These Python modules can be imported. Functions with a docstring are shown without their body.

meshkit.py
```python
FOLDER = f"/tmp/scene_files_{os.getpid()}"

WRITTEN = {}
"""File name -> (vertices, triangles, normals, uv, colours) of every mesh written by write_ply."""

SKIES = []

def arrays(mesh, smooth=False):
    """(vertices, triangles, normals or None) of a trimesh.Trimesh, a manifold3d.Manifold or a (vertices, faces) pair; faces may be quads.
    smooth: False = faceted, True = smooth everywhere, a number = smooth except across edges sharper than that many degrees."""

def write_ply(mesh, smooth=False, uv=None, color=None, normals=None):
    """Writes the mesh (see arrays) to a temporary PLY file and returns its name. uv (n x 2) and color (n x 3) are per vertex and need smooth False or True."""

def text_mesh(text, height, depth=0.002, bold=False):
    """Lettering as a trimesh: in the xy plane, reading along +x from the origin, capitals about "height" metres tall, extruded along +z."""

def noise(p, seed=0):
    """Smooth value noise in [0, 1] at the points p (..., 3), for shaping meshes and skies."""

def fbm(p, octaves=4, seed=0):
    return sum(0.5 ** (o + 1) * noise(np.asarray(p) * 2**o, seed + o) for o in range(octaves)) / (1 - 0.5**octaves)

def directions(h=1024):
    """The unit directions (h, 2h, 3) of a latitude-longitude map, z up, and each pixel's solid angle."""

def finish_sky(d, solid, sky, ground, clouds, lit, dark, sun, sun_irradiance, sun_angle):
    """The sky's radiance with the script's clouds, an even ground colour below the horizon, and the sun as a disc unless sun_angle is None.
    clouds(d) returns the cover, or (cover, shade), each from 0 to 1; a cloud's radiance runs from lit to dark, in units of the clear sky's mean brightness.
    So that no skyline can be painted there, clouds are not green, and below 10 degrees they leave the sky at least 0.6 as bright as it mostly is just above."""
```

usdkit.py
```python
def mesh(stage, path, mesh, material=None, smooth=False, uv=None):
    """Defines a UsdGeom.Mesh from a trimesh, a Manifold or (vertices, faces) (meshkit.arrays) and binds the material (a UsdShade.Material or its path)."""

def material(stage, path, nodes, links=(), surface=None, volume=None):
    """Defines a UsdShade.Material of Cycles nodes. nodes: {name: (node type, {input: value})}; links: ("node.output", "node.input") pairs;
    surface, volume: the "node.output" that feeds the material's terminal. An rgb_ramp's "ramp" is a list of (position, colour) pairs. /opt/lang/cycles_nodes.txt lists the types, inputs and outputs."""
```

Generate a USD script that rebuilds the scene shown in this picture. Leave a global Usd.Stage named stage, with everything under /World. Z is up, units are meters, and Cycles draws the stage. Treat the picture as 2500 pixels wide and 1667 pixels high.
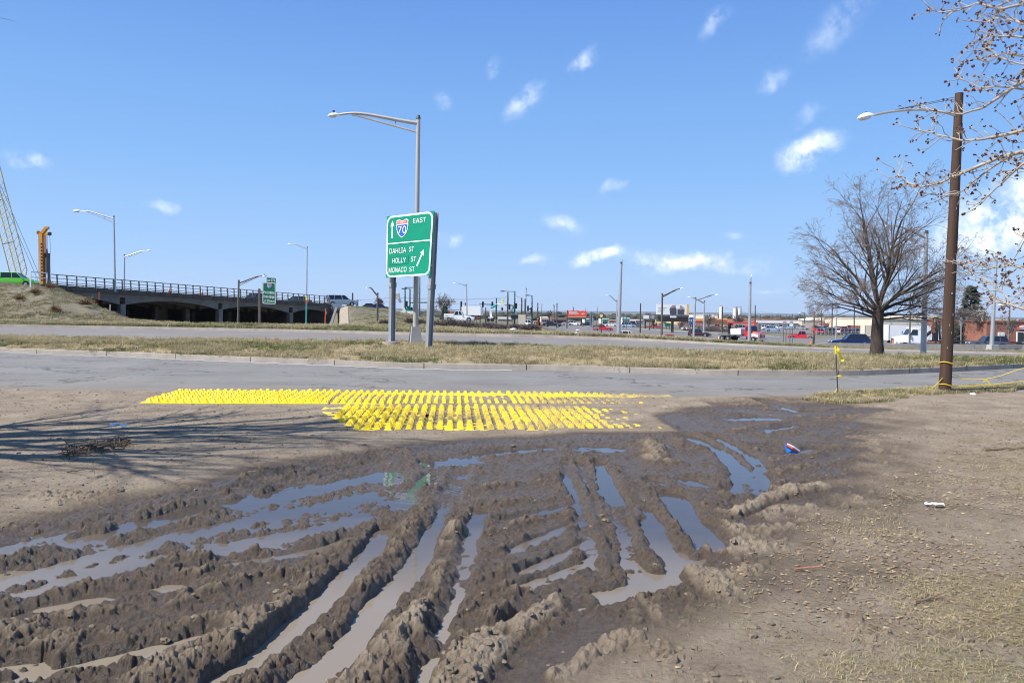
import math, random
import numpy as np, trimesh, manifold3d, usdkit, meshkit
from manifold3d import Manifold, CrossSection
from pxr import Usd, UsdGeom, UsdLux, UsdShade, Gf, Sdf, Vt

stage = Usd.Stage.CreateInMemory()
UsdGeom.SetStageUpAxis(stage, 'Z'); UsdGeom.SetStageMetersPerUnit(stage, 1.0)
UsdGeom.Xform.Define(stage, '/World'); UsdGeom.Scope.Define(stage, '/World/Looks')

# ------------------------------------------------------------------ camera
F, CX, CY = 1940.0, 1250.0, 833.5          # focal length and centre in pixels of the 2500 px wide photograph
EYE = np.array([0.0, 0.0, 1.7])
PITCH, ROLL = math.atan(70.5 / F), 0.0135
FWD = np.array([0, math.cos(PITCH), -math.sin(PITCH)])
_u0, _r0 = np.array([0, math.sin(PITCH), math.cos(PITCH)]), np.array([1.0, 0, 0])
RIGHT = math.cos(ROLL) * _r0 + math.sin(ROLL) * _u0
UP = -math.sin(ROLL) * _r0 + math.cos(ROLL) * _u0
cam = UsdGeom.Camera.Define(stage, '/World/camera')
cam.CreateHorizontalApertureAttr(36.0); cam.CreateVerticalApertureAttr(36.0 * 682 / 1024)
cam.CreateFocalLengthAttr(F / 2500 * 36.0); cam.CreateClippingRangeAttr(Gf.Vec2f(0.05, 40000))
_m = np.eye(4); _m[0, :3], _m[1, :3], _m[2, :3], _m[3, :3] = RIGHT, UP, -FWD, EYE
cam.AddTransformOp().Set(Gf.Matrix4d(_m.tolist()))
cam.CreateExposureAttr(EXPOSURE := 0.6)

# ------------------------------------------------------------------ sun and sky
SUN_EL, SUN_AZ = math.radians(51), math.atan2(-0.915, -0.40)      # azimuth = atan2(x, y) towards the sun
TO_SUN = np.array([math.sin(SUN_AZ) * math.cos(SUN_EL), math.cos(SUN_AZ) * math.cos(SUN_EL), math.sin(SUN_EL)])
sun = UsdLux.DistantLight.Define(stage, '/World/sun')
sun.CreateIntensityAttr(1.25); sun.CreateAngleAttr(0.53); sun.CreateNormalizeAttr(True); sun.CreateColorAttr(Gf.Vec3f(1.0, 0.955, 0.88))
_z = TO_SUN; _x = np.cross([0, 0, 1.0], _z); _x /= np.linalg.norm(_x); _y = np.cross(_z, _x)
_m = np.eye(4); _m[0, :3], _m[1, :3], _m[2, :3] = _x, _y, _z
sun.AddTransformOp().Set(Gf.Matrix4d(_m.tolist()))

def pix_dir(px, py):
    d = F * FWD + (px - CX) * RIGHT + (CY - py) * UP
    return d / np.linalg.norm(d)

# (px, py, half width, half height, tilt degrees, strength) of each small cloud, as a direction on the dome
CLOUDS = [(1277, 250, 75, 34, 38, .62), (1425, 152, 42, 22, 35, .62), (1212, 160, 28, 22, 60, .45), (1072, 245, 24, 32, 55, .3),
          (1757, 50, 52, 26, 35, .55), (1895, 188, 44, 26, 40, .4), (1978, 372, 84, 44, 12, 1.3), (66, 400, 42, 22, -8, .62),
          (392, 500, 50, 18, 4, .5), (1500, 452, 34, 16, 20, .4), (1366, 548, 80, 27, -10, .6), (1302, 638, 44, 15, 4, .62),
          (1093, 587, 46, 22, -4, .75), (1468, 628, 96, 24, 6, 1.3), (1690, 638, 210, 30, -3, 1.15), (2452, 545, 150, 95, 12, 1.7),
          (2345, 585, 120, 55, 0, .65), (2050, 55, 95, 50, 50, .33), (1790, 582, 24, 14, 0, .3), (1870, 702, 60, 10, 0, .3),
          (1975, 283, 40, 24, 30, .25), (2560, 480, 110, 90, 0, 1.5)]
nodes = {'co': ('texture_coordinate', {}),
         'sky': ('sky_texture', {'sky_type': 'single_scattering', 'sun_disc': False, 'sun_elevation': SUN_EL, 'sun_rotation': SUN_AZ, 'altitude': 300.0,
                                 'air_density': 1.0, 'aerosol_density': 0.55, 'ozone_density': 4.0}),
         'nz': ('noise_texture', {'scale': 16.0, 'detail': 6.0, 'roughness': 0.62}),
         'nsub': ('vector_math', {'math_type': 'subtract', 'vector2': (.5, .5, .5)}),
         'nsc': ('vector_math', {'math_type': 'scale', 'scale': 0.042}),
         'wv': ('vector_math', {'math_type': 'add'}),
         'n2': ('noise_texture', {'scale': 42.0, 'detail': 5.0, 'roughness': 0.6}),
         'bg': ('background_shader', {'strength': 0.078})}
links = [('co.generated', 'nz.vector'), ('nz.color', 'nsub.vector1'), ('nsub.vector', 'nsc.vector1'), ('co.generated', 'wv.vector1'), ('nsc.vector', 'wv.vector2'), ('co.generated', 'n2.vector')]
last = None
for i, (px, py, w, h, tilt, s) in enumerate(CLOUDS):
    c = pix_dir(px, py); t = math.radians(tilt)
    r = math.cos(t) * RIGHT + math.sin(t) * UP; u = -math.sin(t) * RIGHT + math.cos(t) * UP
    r = r - c * (r @ c); u = u - c * (u @ c)
    nodes[f'a{i}'] = ('vector_math', {'math_type': 'dot_product', 'vector2': tuple(r * F / w)})
    nodes[f'b{i}'] = ('vector_math', {'math_type': 'dot_product', 'vector2': tuple(u * F / h)})
    nodes[f'c{i}'] = ('combine_xyz', {'z': 0.0})
    nodes[f'l{i}'] = ('vector_math', {'math_type': 'length'})
    nodes[f'f{i}'] = ('vector_math', {'math_type': 'dot_product', 'vector2': tuple(c)})
    nodes[f'g{i}'] = ('math', {'math_type': 'greater_than', 'value2': 0.3})
    nodes[f'm{i}'] = ('map_range', {'range_type': 'smoothstep', 'from_min': 1.05, 'from_max': 0.0, 'to_min': 0.0, 'to_max': s})
    nodes[f'q{i}'] = ('math', {'math_type': 'multiply'})
    links += [('wv.vector', f'a{i}.vector1'), ('wv.vector', f'b{i}.vector1'), (f'a{i}.value', f'c{i}.x'), (f'b{i}.value', f'c{i}.y'), (f'c{i}.vector', f'l{i}.vector1'),
              ('co.generated', f'f{i}.vector1'), (f'f{i}.value', f'g{i}.value1'), (f'l{i}.value', f'm{i}.value'), (f'm{i}.result', f'q{i}.value1'), (f'g{i}.value', f'q{i}.value2')]
    if last:
        nodes[f'x{i}'] = ('math', {'math_type': 'maximum'})
        links += [(last, f'x{i}.value1'), (f'q{i}.value', f'x{i}.value2')]
        last = f'x{i}.value'
    else:
        last = f'q{i}.value'
nodes['n2r'] = ('map_range', {'from_min': 0.36, 'from_max': 0.66, 'to_min': 0.05, 'to_max': 1.0, 'clamp': True})
nodes['cv'] = ('math', {'math_type': 'multiply', 'use_clamp': True})
nodes['cl'] = ('mix_color', {'b': (10.6, 11.2, 12.0)})
nodes['hs'] = ('mix_color', {'blend_type': 'multiply', 'fac': 1.0, 'b': (1.0, 1.0, 1.0)})
nodes['sx'] = ('separate_xyz', {})                        # clear high-plains air: a blue that pales towards the horizon all round
nodes['sr'] = ('map_range', {'from_min': 0.0, 'from_max': 0.6, 'clamp': True})
nodes['sc'] = ('rgb_ramp', {'ramp': [(0.0, (4.3, 6.1, 9.0)), (0.1, (3.4, 5.55, 9.0)), (0.3, (2.25, 4.55, 8.6)), (0.6, (1.3, 3.1, 7.5)), (1.0, (.8, 2.2, 5.6))]})
nodes['sb'] = ('mix_color', {'fac': .85})
links += [('co.generated', 'sx.vector'), ('sx.z', 'sr.value'), ('sr.result', 'sc.fac'), ('sky.color', 'sb.a'), ('sc.color', 'sb.b')]
links += [('n2.fac', 'n2r.value'), (last, 'cv.value1'), ('n2r.result', 'cv.value2'), ('sb.result', 'hs.a'), ('hs.result', 'cl.a'), ('cv.value', 'cl.fac'), ('cl.result', 'bg.color')]
sky_mat = usdkit.material(stage, '/World/Looks/sky_dome', nodes, links, surface='bg.background')
dome = UsdLux.DomeLight.Define(stage, '/World/sky')
dome.CreateIntensityAttr(1.0)
UsdShade.MaterialBindingAPI.Apply(dome.GetPrim()).Bind(sky_mat)
dome.GetPrim().SetCustomDataByKey('kind', 'structure')

HAZE = .00005

# ------------------------------------------------------------------ helpers: placing
def at(px, py, d):
    """World point that the photograph shows at pixel (px, py), d metres ahead."""
    v = F * FWD + (px - CX) * RIGHT + (CY - py) * UP
    return EYE + v * (d / v[1])

def on(px, py, z=0.0):
    """World point on the level z that the photograph shows at pixel (px, py)."""
    v = F * FWD + (px - CX) * RIGHT + (CY - py) * UP
    return EYE + v * ((z - EYE[2]) / v[2])

def ppm(d): return F / d
def hor(px): return 763.0 + (px - 1250) * 0.0135

# ------------------------------------------------------------------ helpers: meshes
class MB:
    def __init__(s): s.v, s.f, s.n = [], [], 0
    def add(s, v, f):
        v = np.asarray(v, float); f = np.asarray(f, int)
        if f.shape[1] == 4: f = np.vstack([f[:, [0, 1, 2]], f[:, [0, 2, 3]]])
        s.v.append(v); s.f.append(f + s.n); s.n += len(v); return s
    def box(s, c, size, rz=0.0, taper=1.0):
        x, y, z = np.asarray(size, float) / 2
        v = np.array([[a * x * (taper if e > 0 else 1), b * y * (taper if e > 0 else 1), e * z] for e in (-1, 1) for b in (-1, 1) for a in (-1, 1)])
        if rz: 
            cz, sz = math.cos(rz), math.sin(rz); v = v @ np.array([[cz, sz, 0], [-sz, cz, 0], [0, 0, 1]])
        return s.add(v + np.asarray(c, float), [[0, 2, 3, 1], [4, 5, 7, 6], [0, 1, 5, 4], [2, 6, 7, 3], [0, 4, 6, 2], [1, 3, 7, 5]])
    def bar(s, a, b, w, h, up=(0, 0, 1)):
        a, b = np.asarray(a, float), np.asarray(b, float); t = b - a; L = np.linalg.norm(t); t = t / max(L, 1e-9)
        up = np.asarray(up, float)
        if abs(t @ up) > .98: up = np.array([1.0, 0, 0]) if abs(t[0]) < .9 else np.array([0, 1.0, 0])
        r = np.cross(t, up); r /= np.linalg.norm(r); u = np.cross(r, t)
        v = [p + i * r * w / 2 + j * u * h / 2 for p in (a, b) for j in (-1, 1) for i in (-1, 1)]
        return s.add(v, [[0, 2, 3, 1], [4, 5, 7, 6], [0, 1, 5, 4], [2, 6, 7, 3], [0, 4, 6, 2], [1, 3, 7, 5]])
    def tube(s, pts, r, sides=8, cap=True):
        p = np.asarray(pts, float); n = len(p); r = np.broadcast_to(np.asarray(r, float), (n,))
        t = np.gradient(p, axis=0); t /= np.linalg.norm(t, axis=1, keepdims=True) + 1e-12
        ref = np.array([0, 0, 1.0]) if abs(t[:, 2].mean()) < .9 else np.array([1.0, 0, 0])
        a = np.cross(t, ref); a /= np.linalg.norm(a, axis=1, keepdims=True) + 1e-12; b = np.cross(t, a)
        ang = np.arange(sides) * 2 * np.pi / sides
        v = (p[:, None] + r[:, None, None] * (np.cos(ang)[None, :, None] * a[:, None] + np.sin(ang)[None, :, None] * b[:, None])).reshape(-1, 3)
        i, j = np.meshgrid(np.arange(n - 1), np.arange(sides), indexing='ij')
        f = np.stack([i * sides + j, i * sides + (j + 1) % sides, (i + 1) * sides + (j + 1) % sides, (i + 1) * sides + j], -1).reshape(-1, 4)
        f = np.vstack([f[:, [0, 1, 2]], f[:, [0, 2, 3]]])[:, ::-1]
        if cap:
            k = np.arange(1, sides - 1)
            f = np.vstack([f, np.stack([0 * k, k, k + 1], 1), np.stack([0 * k, k + 1, k], 1) + (n - 1) * sides])
        return s.add(v, f)
    def cyl(s, a, b, r, sides=16, r2=None): return s.tube([a, b], [r, r if r2 is None else r2], sides)
    def hull(s, pts):
        m = trimesh.convex.convex_hull(np.asarray(pts, float)); return s.add(m.vertices, m.faces)
    def prism(s, poly, a, b, axis='y'):
        """A side outline [(x, z)] drawn out along y from a to b."""
        cs = CrossSection([np.asarray(poly, float)]) if not isinstance(poly, CrossSection) else poly
        m = Manifold.extrude(cs, b - a).to_mesh(); v = np.array(m.vert_properties[:, :3]); f = np.array(m.tri_verts)
        if axis == 'y': v = np.stack([v[:, 0], b - v[:, 2], v[:, 1]], 1)
        else: v = v + [0, 0, a]
        return s.add(v, f)
    def get(s): return np.vstack(s.v), np.vstack(s.f)

counts = {}
def number(parent, name):
    k = (parent, name); n = counts.get(k, -1) + 1; counts[k] = n
    return name if n == 0 else f'{name}_{n:03d}'

def tag(prim, label=None, cat=None, group=None, kind=None):
    for k, x in (('label', label), ('category', cat), ('group', group), ('kind', kind)):
        if x: prim.SetCustomDataByKey(k, x)
    return prim

def get(m): return m.get() if isinstance(m, MB) else m

class Part:
    def __init__(s, path, loc): s.path, s.loc = path, loc
    def part(s, name, mesh, mat, smooth=False, label=None, world=None):
        v, f = meshkit.arrays(get(mesh))[:2]
        w = s.world if world is None else world
        if w: v = v - s.loc
        p = f'{s.path}/{number(s.path, name)}'
        g = usdkit.mesh(stage, p, (v, f), M[mat] if isinstance(mat, str) else mat, smooth=smooth)
        if label: g.GetPrim().SetCustomDataByKey('label', label)
        q = Part(p, s.loc); q.world = s.world; return q
    def holder(s, name):
        p = f'{s.path}/{number(s.path, name)}'; UsdGeom.Xform.Define(stage, p)
        q = Part(p, s.loc); q.world = s.world; return q

def thing(name, label, cat, loc=(0, 0, 0), rz=0.0, group=None, world=True, kind=None, scale=None):
    """world: the parts' meshes are given in world coordinates, else about the thing's own base."""
    p = '/World/' + number('/World', name)
    x = UsdGeom.Xform.Define(stage, p); x.AddTranslateOp().Set(Gf.Vec3d(*map(float, loc)))
    if not world: x.AddRotateZOp().Set(math.degrees(rz))
    tag(x.GetPrim(), label, cat, group, kind)
    t = Part(p, np.asarray(loc, float)); t.world = world; return t

def dup(src, name, label, cat, loc, rz, group=None):
    p = '/World/' + number('/World', name)
    x = UsdGeom.Xform.Define(stage, p); x.GetPrim().GetReferences().AddInternalReference(src.path)
    x.GetPrim().CreateAttribute('xformOp:translate', Sdf.ValueTypeNames.Double3).Set(Gf.Vec3d(*map(float, loc)))
    x.GetPrim().CreateAttribute('xformOp:rotateZ', Sdf.ValueTypeNames.Float).Set(math.degrees(rz))
    tag(x.GetPrim(), label, cat, group); x.GetPrim().SetInstanceable(True)
    return Part(p, np.asarray(loc, float))

def single(name, mesh, mat, label=None, cat=None, group=None, kind=None, smooth=False, prims=None):
    v, f = meshkit.arrays(get(mesh))[:2]
    g = usdkit.mesh(stage, '/World/' + number('/World', name), (v, f), M[mat] if isinstance(mat, str) else mat, smooth=smooth)
    for k, x in (prims or {}).items():
        UsdGeom.PrimvarsAPI(g).CreatePrimvar(k, Sdf.ValueTypeNames.FloatArray, 'vertex').Set(Vt.FloatArray.FromNumpy(np.asarray(x, np.float32)))
    tag(g.GetPrim(), label, cat, group, kind); return g

def scatter(name, protos, pos, scale, yaw, idx, label=None, cat=None, tilt=None):
    """One PointInstancer of things nobody could count. protos: [(name, mesh, material)]."""
    p = '/World/' + number('/World', name); pi = UsdGeom.PointInstancer.Define(stage, p)
    rel = pi.CreatePrototypesRel(); UsdGeom.Scope.Define(stage, p + '/kinds')
    for n, mesh, mat in protos:
        q = f'{p}/kinds/{number(p, n)}'; usdkit.mesh(stage, q, get(mesh), M[mat]); rel.AddTarget(q)
    pos = np.asarray(pos, np.float32); n = len(pos); scale = np.asarray(scale, np.float32)
    pi.CreatePositionsAttr(Vt.Vec3fArray.FromNumpy(pos))
    pi.CreateScalesAttr(Vt.Vec3fArray.FromNumpy(np.repeat(scale[:, None], 3, 1) if scale.ndim == 1 else scale))
    yaw = np.asarray(yaw) / 2; q = np.zeros((n, 4), np.float32); q[:, 0] = np.cos(yaw); q[:, 3] = np.sin(yaw)
    if tilt is not None:   # tilt about x, applied first
        tx = np.asarray(tilt) / 2; cw, cx = np.cos(tx), np.sin(tx)
        q = np.stack([np.cos(yaw) * cw, np.cos(yaw) * cx, np.sin(yaw) * cx, np.sin(yaw) * cw], 1).astype(np.float32)
    pi.CreateOrientationsAttr(Vt.QuathArray([Gf.Quath(float(a), float(b), float(c), float(d)) for a, b, c, d in q]))
    pi.CreateProtoIndicesAttr(Vt.IntArray.FromNumpy(np.asarray(idx, np.int32)))
    tag(pi.GetPrim(), label, cat, None, 'stuff'); return pi

def smoothstep(a, b, x):
    t = np.clip((np.asarray(x, float) - a) / (b - a), 0, 1); return t * t * (3 - 2 * t)

# ------------------------------------------------------------------ materials
M = {}
def mat(name, col, rough=.6, metal=0.0, var=.12, scale=6.0, spec=None, col2=None, bump=0.0, bscale=None, detail=5.0, coat=0.0, rnd=0.0, stretch=None):
    """A principled surface whose colour drifts with noise in object space, with relief if bump > 0."""
    c2 = col2 or tuple(min(1, x * (1 + var)) for x in col); c1 = col if col2 else tuple(x * (1 - var) for x in col)
    n = {'co': ('texture_coordinate', {}), 'mp': ('mapping', {'scale': stretch or (1, 1, 1)}), 'n': ('noise_texture', {'scale': scale, 'detail': detail, 'roughness': .6}), 'mr': ('map_range', {'from_min': .3, 'from_max': .7, 'clamp': True}),
         'm': ('mix_color', {'a': c1, 'b': c2}), 'p': ('principled_bsdf', {'roughness': rough, 'metallic': metal, **({'coat_weight': coat, 'coat_roughness': .08} if coat else {}), **({'specular_ior_level': spec} if spec is not None else {})})}
    l = [('co.object', 'mp.vector'), ('mp.vector', 'n.vector'), ('n.fac', 'mr.value'), ('mr.result', 'm.fac'), ('m.result', 'p.base_color')]
    if rnd:
        n['oi'] = ('object_info', {}); n['hv'] = ('hsv', {}); n['rr'] = ('map_range', {'to_min': 1 - rnd, 'to_max': 1 + rnd})
        l = [x for x in l if x[0] != 'm.result'] + [('oi.random', 'rr.value'), ('rr.result', 'hv.value'), ('m.result', 'hv.color'), ('hv.color', 'p.base_color')]
    if bump:
        n['bn'] = ('noise_texture', {'scale': bscale or scale * 4, 'detail': 6.0, 'roughness': .65}); n['bp'] = ('bump', {'strength': 1.0, 'distance': bump})
        l += [('mp.vector', 'bn.vector'), ('bn.fac', 'bp.height'), ('bp.normal', 'p.normal')]
    M[name] = usdkit.material(stage, f'/World/Looks/{name}', n, l, surface='p.BSDF'); return M[name]

def leafmat(name, a, b, trans=.3, rnd=.35):
    n = {'oi': ('object_info', {}), 'co': ('geometry', {}), 'n': ('noise_texture', {'scale': .35, 'detail': 3.0}), 'ad': ('math', {'math_type': 'multiply_add', 'value2': .6}), 'sb': ('math', {'math_type': 'subtract', 'value2': .12}),
         'm': ('mix_color', {'a': a, 'b': b}), 'd': ('diffuse_bsdf', {}), 't': ('translucent_bsdf', {}), 'x': ('mix_closure', {'fac': trans})}
    l = [('co.position', 'n.vector'), ('oi.random', 'ad.value1'), ('n.fac', 'ad.value3'), ('ad.value', 'sb.value1'), ('sb.value', 'm.fac'), ('m.result', 'd.color'), ('m.result', 't.color'), ('d.BSDF', 'x.closure1'), ('t.BSDF', 'x.closure2')]
    M[name] = usdkit.material(stage, f'/World/Looks/{name}', n, l, surface='x.closure'); return M[name]

mat('pebble', (.22, .18, .14), .9, var=.3)
mat('crane_red', (.30, .03, .03), .5)
def paint(name, col, metal=0.0, rough=.28): return mat(name, col, rough, metal, var=.05, scale=1.2, coat=.6)

mat('asphalt', (.188, .181, .170), .85, var=.16, scale=.5, bump=.004, bscale=90, detail=8)
mat('asphalt_far', (.178, .160, .145), .88, var=.14, scale=.35, bump=.003, bscale=60, detail=8)
mat('asphalt_highway', (.15, .14, .13), .9, var=.12, scale=.12)
mat('concrete_curb', (.27, .235, .2), .85, var=.2, scale=2.0, bump=.004, bscale=40)
mat('concrete', (.36, .345, .32), .85, var=.16, scale=1.4, bump=.003, bscale=30)
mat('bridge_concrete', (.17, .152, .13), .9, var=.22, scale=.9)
mat('concrete_light', (.29, .24, .185), .85, var=.14, scale=.7)
mat('concrete_wall', (.33, .31, .28), .85, var=.16, scale=.8)
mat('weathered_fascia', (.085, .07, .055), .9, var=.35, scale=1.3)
mat('rusty_rail', (.12, .105, .09), .7, var=.3, scale=3)
mat('road_paint', (.72, .72, .70), .7, var=.12, scale=5)
mat('galvanised', (.46, .47, .47), .45, .55, var=.12, scale=8)
mat('pole_paint', (.42, .40, .365), .5, .15, var=.1, scale=2.5, stretch=(1, 1, .2))
mat('dark_steel', (.06, .066, .075), .55, .2, var=.25, scale=6)
mat('post_steel', (.30, .325, .34), .55, .3, var=.15, scale=5, stretch=(1, 1, .15))
mat('lamp_white', (.74, .76, .74), .4, var=.06)
mat('lamp_dark', (.05, .05, .055), .5)
mat('lamp_glass', (.62, .66, .66), .12, var=.05)
mat('weathered_brown', (.13, .105, .085), .7, .2, var=.25, scale=5)
mat('sign_green', (.0, .245, .135), .38, var=.08, scale=1.1)
mat('sign_green_dark', (.0, .14, .07), .4, var=.08, scale=1.1)
mat('sign_white', (.80, .81, .80), .4, var=.04)
mat('sign_patch', (.0, .215, .12), .4, var=.06)
mat('sign_red', (.66, .1, .09), .4)
mat('sign_blue', (.03, .11, .48), .4)
mat('sign_back', (.30, .29, .28), .5, .6, var=.2, scale=3)
mat('wood_pole', (.062, .033, .019), .8, var=.4, scale=9, bump=.006, bscale=30, stretch=(1, 1, .06))
mat('wood_pole_far', (.075, .06, .05), .9, var=.3)
mat('signal_green', (.015, .06, .045), .5)
mat('black', (.014, .014, .016), .5)
mat('rubber', (.02, .02, .021), .85)
mat('rim', (.5, .5, .51), .3, .8)
mat('glass_dark', (.012, .016, .02), .06, spec=.7, var=.02)
mat('headlight', (.7, .72, .74), .1)
mat('taillight', (.42, .01, .012), .2)
mat('chrome', (.7, .7, .71), .15, .9)
mat('grey_plastic', (.08, .08, .085), .6)
for n, c in dict(green=(.12, .52, .02), blue=(.008, .018, .10), navy=(.012, .022, .06), silver=(.42, .43, .45), white=(.74, .75, .76), red=(.5, .012, .02), burgundy=(.035, .009, .016), black=(.012, .012, .014), grey=(.09, .09, .11), charcoal=(.04, .042, .05), orange=(.75, .16, .02), yellow=(.7, .42, .02), teal=(.05, .35, .32), tan=(.4, .33, .25), skyblue=(.25, .36, .52)).items():
    paint('paint_' + n, c, .35 if n in ('silver', 'grey', 'charcoal', 'blue', 'navy') else 0.0)
mat('mat_yellow', (.80, .60, .008), .42, var=.1, scale=3)
mat('cone_orange', (.85, .14, .03), .5)
mat('brick', (.33, .13, .085), .85, var=.25, scale=.9)
mat('brick_bright', (.27, .105, .068), .85, var=.25, scale=.6)
mat('stucco_white', (.74, .74, .72), .8, var=.06, scale=.2)
mat('stucco_beige', (.50, .45, .38), .85, var=.12, scale=.3)
mat('stucco_cream', (.66, .58, .45), .85, var=.08, scale=.2)
mat('stucco_orange', (.62, .40, .18), .85, var=.12, scale=.3)
mat('fascia_yellow', (.74, .58, .2), .7)
mat('canopy_grey', (.17, .175, .175), .8)
mat('window_glass', (.03, .04, .05), .1, spec=.6)
mat('billboard_red', (.80, .09, .05), .5, var=.05)
mat('billboard_white', (.80, .81, .80), .5, var=.03)
mat('billboard_amber', (.78, .45, .12), .5)
mat('photo_dark', (.06, .065, .085), .5, var=.5, scale=.8)
mat('photo_mid', (.32, .34, .38), .5, var=.4, scale=.6)
mat('skin', (.42, .25, .17), .6)
mat('hivis', (.55, .72, .05), .7)
mat('cloth_dark', (.02, .022, .028), .9)
mat('tower_glass', (.22, .31, .40), .3, var=.15, scale=.05)
mat('tape_yellow', (.80, .62, .01), .5, var=.05)
mat('rope_yellow', (.75, .5, .02), .7)
mat('paper', (.74, .76, .78), .7, var=.06)
mat('bag_blue', (.02, .19, .62), .35)
mat('bag_red', (.55, .08, .05), .4)
mat('bark_dark', (.060, .045, .036), .95, var=.35, scale=14, bump=.008, bscale=40, stretch=(1, 1, .3))
mat('bark_twig', (.20, .16, .135), .9, var=.3, scale=4)
mat('bark_far', (.16, .13, .115), .95, var=.25, scale=2)
mat('bark_pale', (.34, .295, .245), .85, var=.25, scale=9)
mat('bud', (.095, .036, .030), .8, var=.4, scale=30)
mat('bud_light', (.15, .09, .045), .8, var=.4, scale=30)
mat('shrub_twig', (.115, .09, .082), .95, var=.35, scale=1.5)
mat('conifer', (.028, .042, .030), .9, var=.4, scale=1.2)
mat('stick', (.20, .14, .09), .9, var=.3)
mat('pink_stick', (.42, .16, .12), .9, var=.3)
mat('far_hill', (.10, .11, .10), 1.0, var=.2, scale=.004)
mat('far_trees', (.055, .06, .045), 1.0, var=.4, scale=.05)
n = {'g': ('geometry', {}), 'n1': ('noise_texture', {'scale': .45, 'detail': 5.0, 'roughness': .6}), 'n2': ('noise_texture', {'scale': 70.0, 'detail': 4.0, 'roughness': .8}), 'mp': ('mapping', {'scale': (.16, .42, .3)}), 'wn': ('noise_texture', {'scale': 1.4, 'detail': 5.0}), 'ws': ('vector_math', {'math_type': 'scale', 'scale': .5}), 'wa': ('vector_math', {'math_type': 'add'}), 'v': ('voronoi_texture', {'feature': 'distance_to_edge', 'scale': 1.0}),
     'r1': ('rgb_ramp', {'ramp': [(.3, (.158, .150, .138)), (.55, (.190, .183, .172)), (.72, (.215, .204, .188))]}), 'r2': ('rgb_ramp', {'ramp': [(.3, (.62, .62, .62)), (.5, (1, 1, 1)), (.72, (1.35, 1.33, 1.3))]}), 'm1': ('mix_color', {'blend_type': 'multiply', 'fac': .75}), 'cr': ('map_range', {'from_min': .004, 'from_max': .016, 'to_min': .45, 'to_max': 1.0, 'clamp': True}), 'm2': ('mix_color', {'blend_type': 'multiply', 'fac': 1.0}),
     'sx': ('separate_xyz', {}), 'st': ('noise_texture', {'scale': .9, 'detail': 6.0, 'roughness': .7}), 'sy': ('map_range', {'from_min': 15.8, 'from_max': 20.5, 'to_min': .62, 'to_max': .20, 'clamp': True}), 'sa': ('math', {'math_type': 'add'}), 'sm': ('map_range', {'from_min': .82, 'from_max': 1.25, 'to_max': .75, 'clamp': True}), 'm3': ('mix_color', {'b': (.215, .175, .132)}), 'bp': ('bump', {'distance': .003}), 'p': ('principled_bsdf', {'roughness': .88, 'specular_ior_level': .3})}
l = [('g.position', 'n1.vector'), ('g.position', 'n2.vector'), ('g.position', 'wn.vector'), ('wn.color', 'ws.vector1'), ('g.position', 'mp.vector'), ('mp.vector', 'wa.vector1'), ('ws.vector', 'wa.vector2'), ('wa.vector', 'v.vector'), ('n1.fac', 'r1.fac'), ('n2.fac', 'r2.fac'), ('r1.color', 'm1.a'), ('r2.color', 'm1.b'), ('v.distance', 'cr.value'), ('m1.result', 'm2.a'), ('cr.result', 'm2.b'),
     ('g.position', 'sx.vector'), ('g.position', 'st.vector'), ('sx.y', 'sy.value'), ('sy.result', 'sa.value1'), ('st.fac', 'sa.value2'), ('sa.value', 'sm.value'), ('sm.result', 'm3.fac'), ('m2.result', 'm3.a'), ('m3.result', 'p.base_color'), ('n2.fac', 'bp.height'), ('bp.normal', 'p.normal')]
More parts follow.
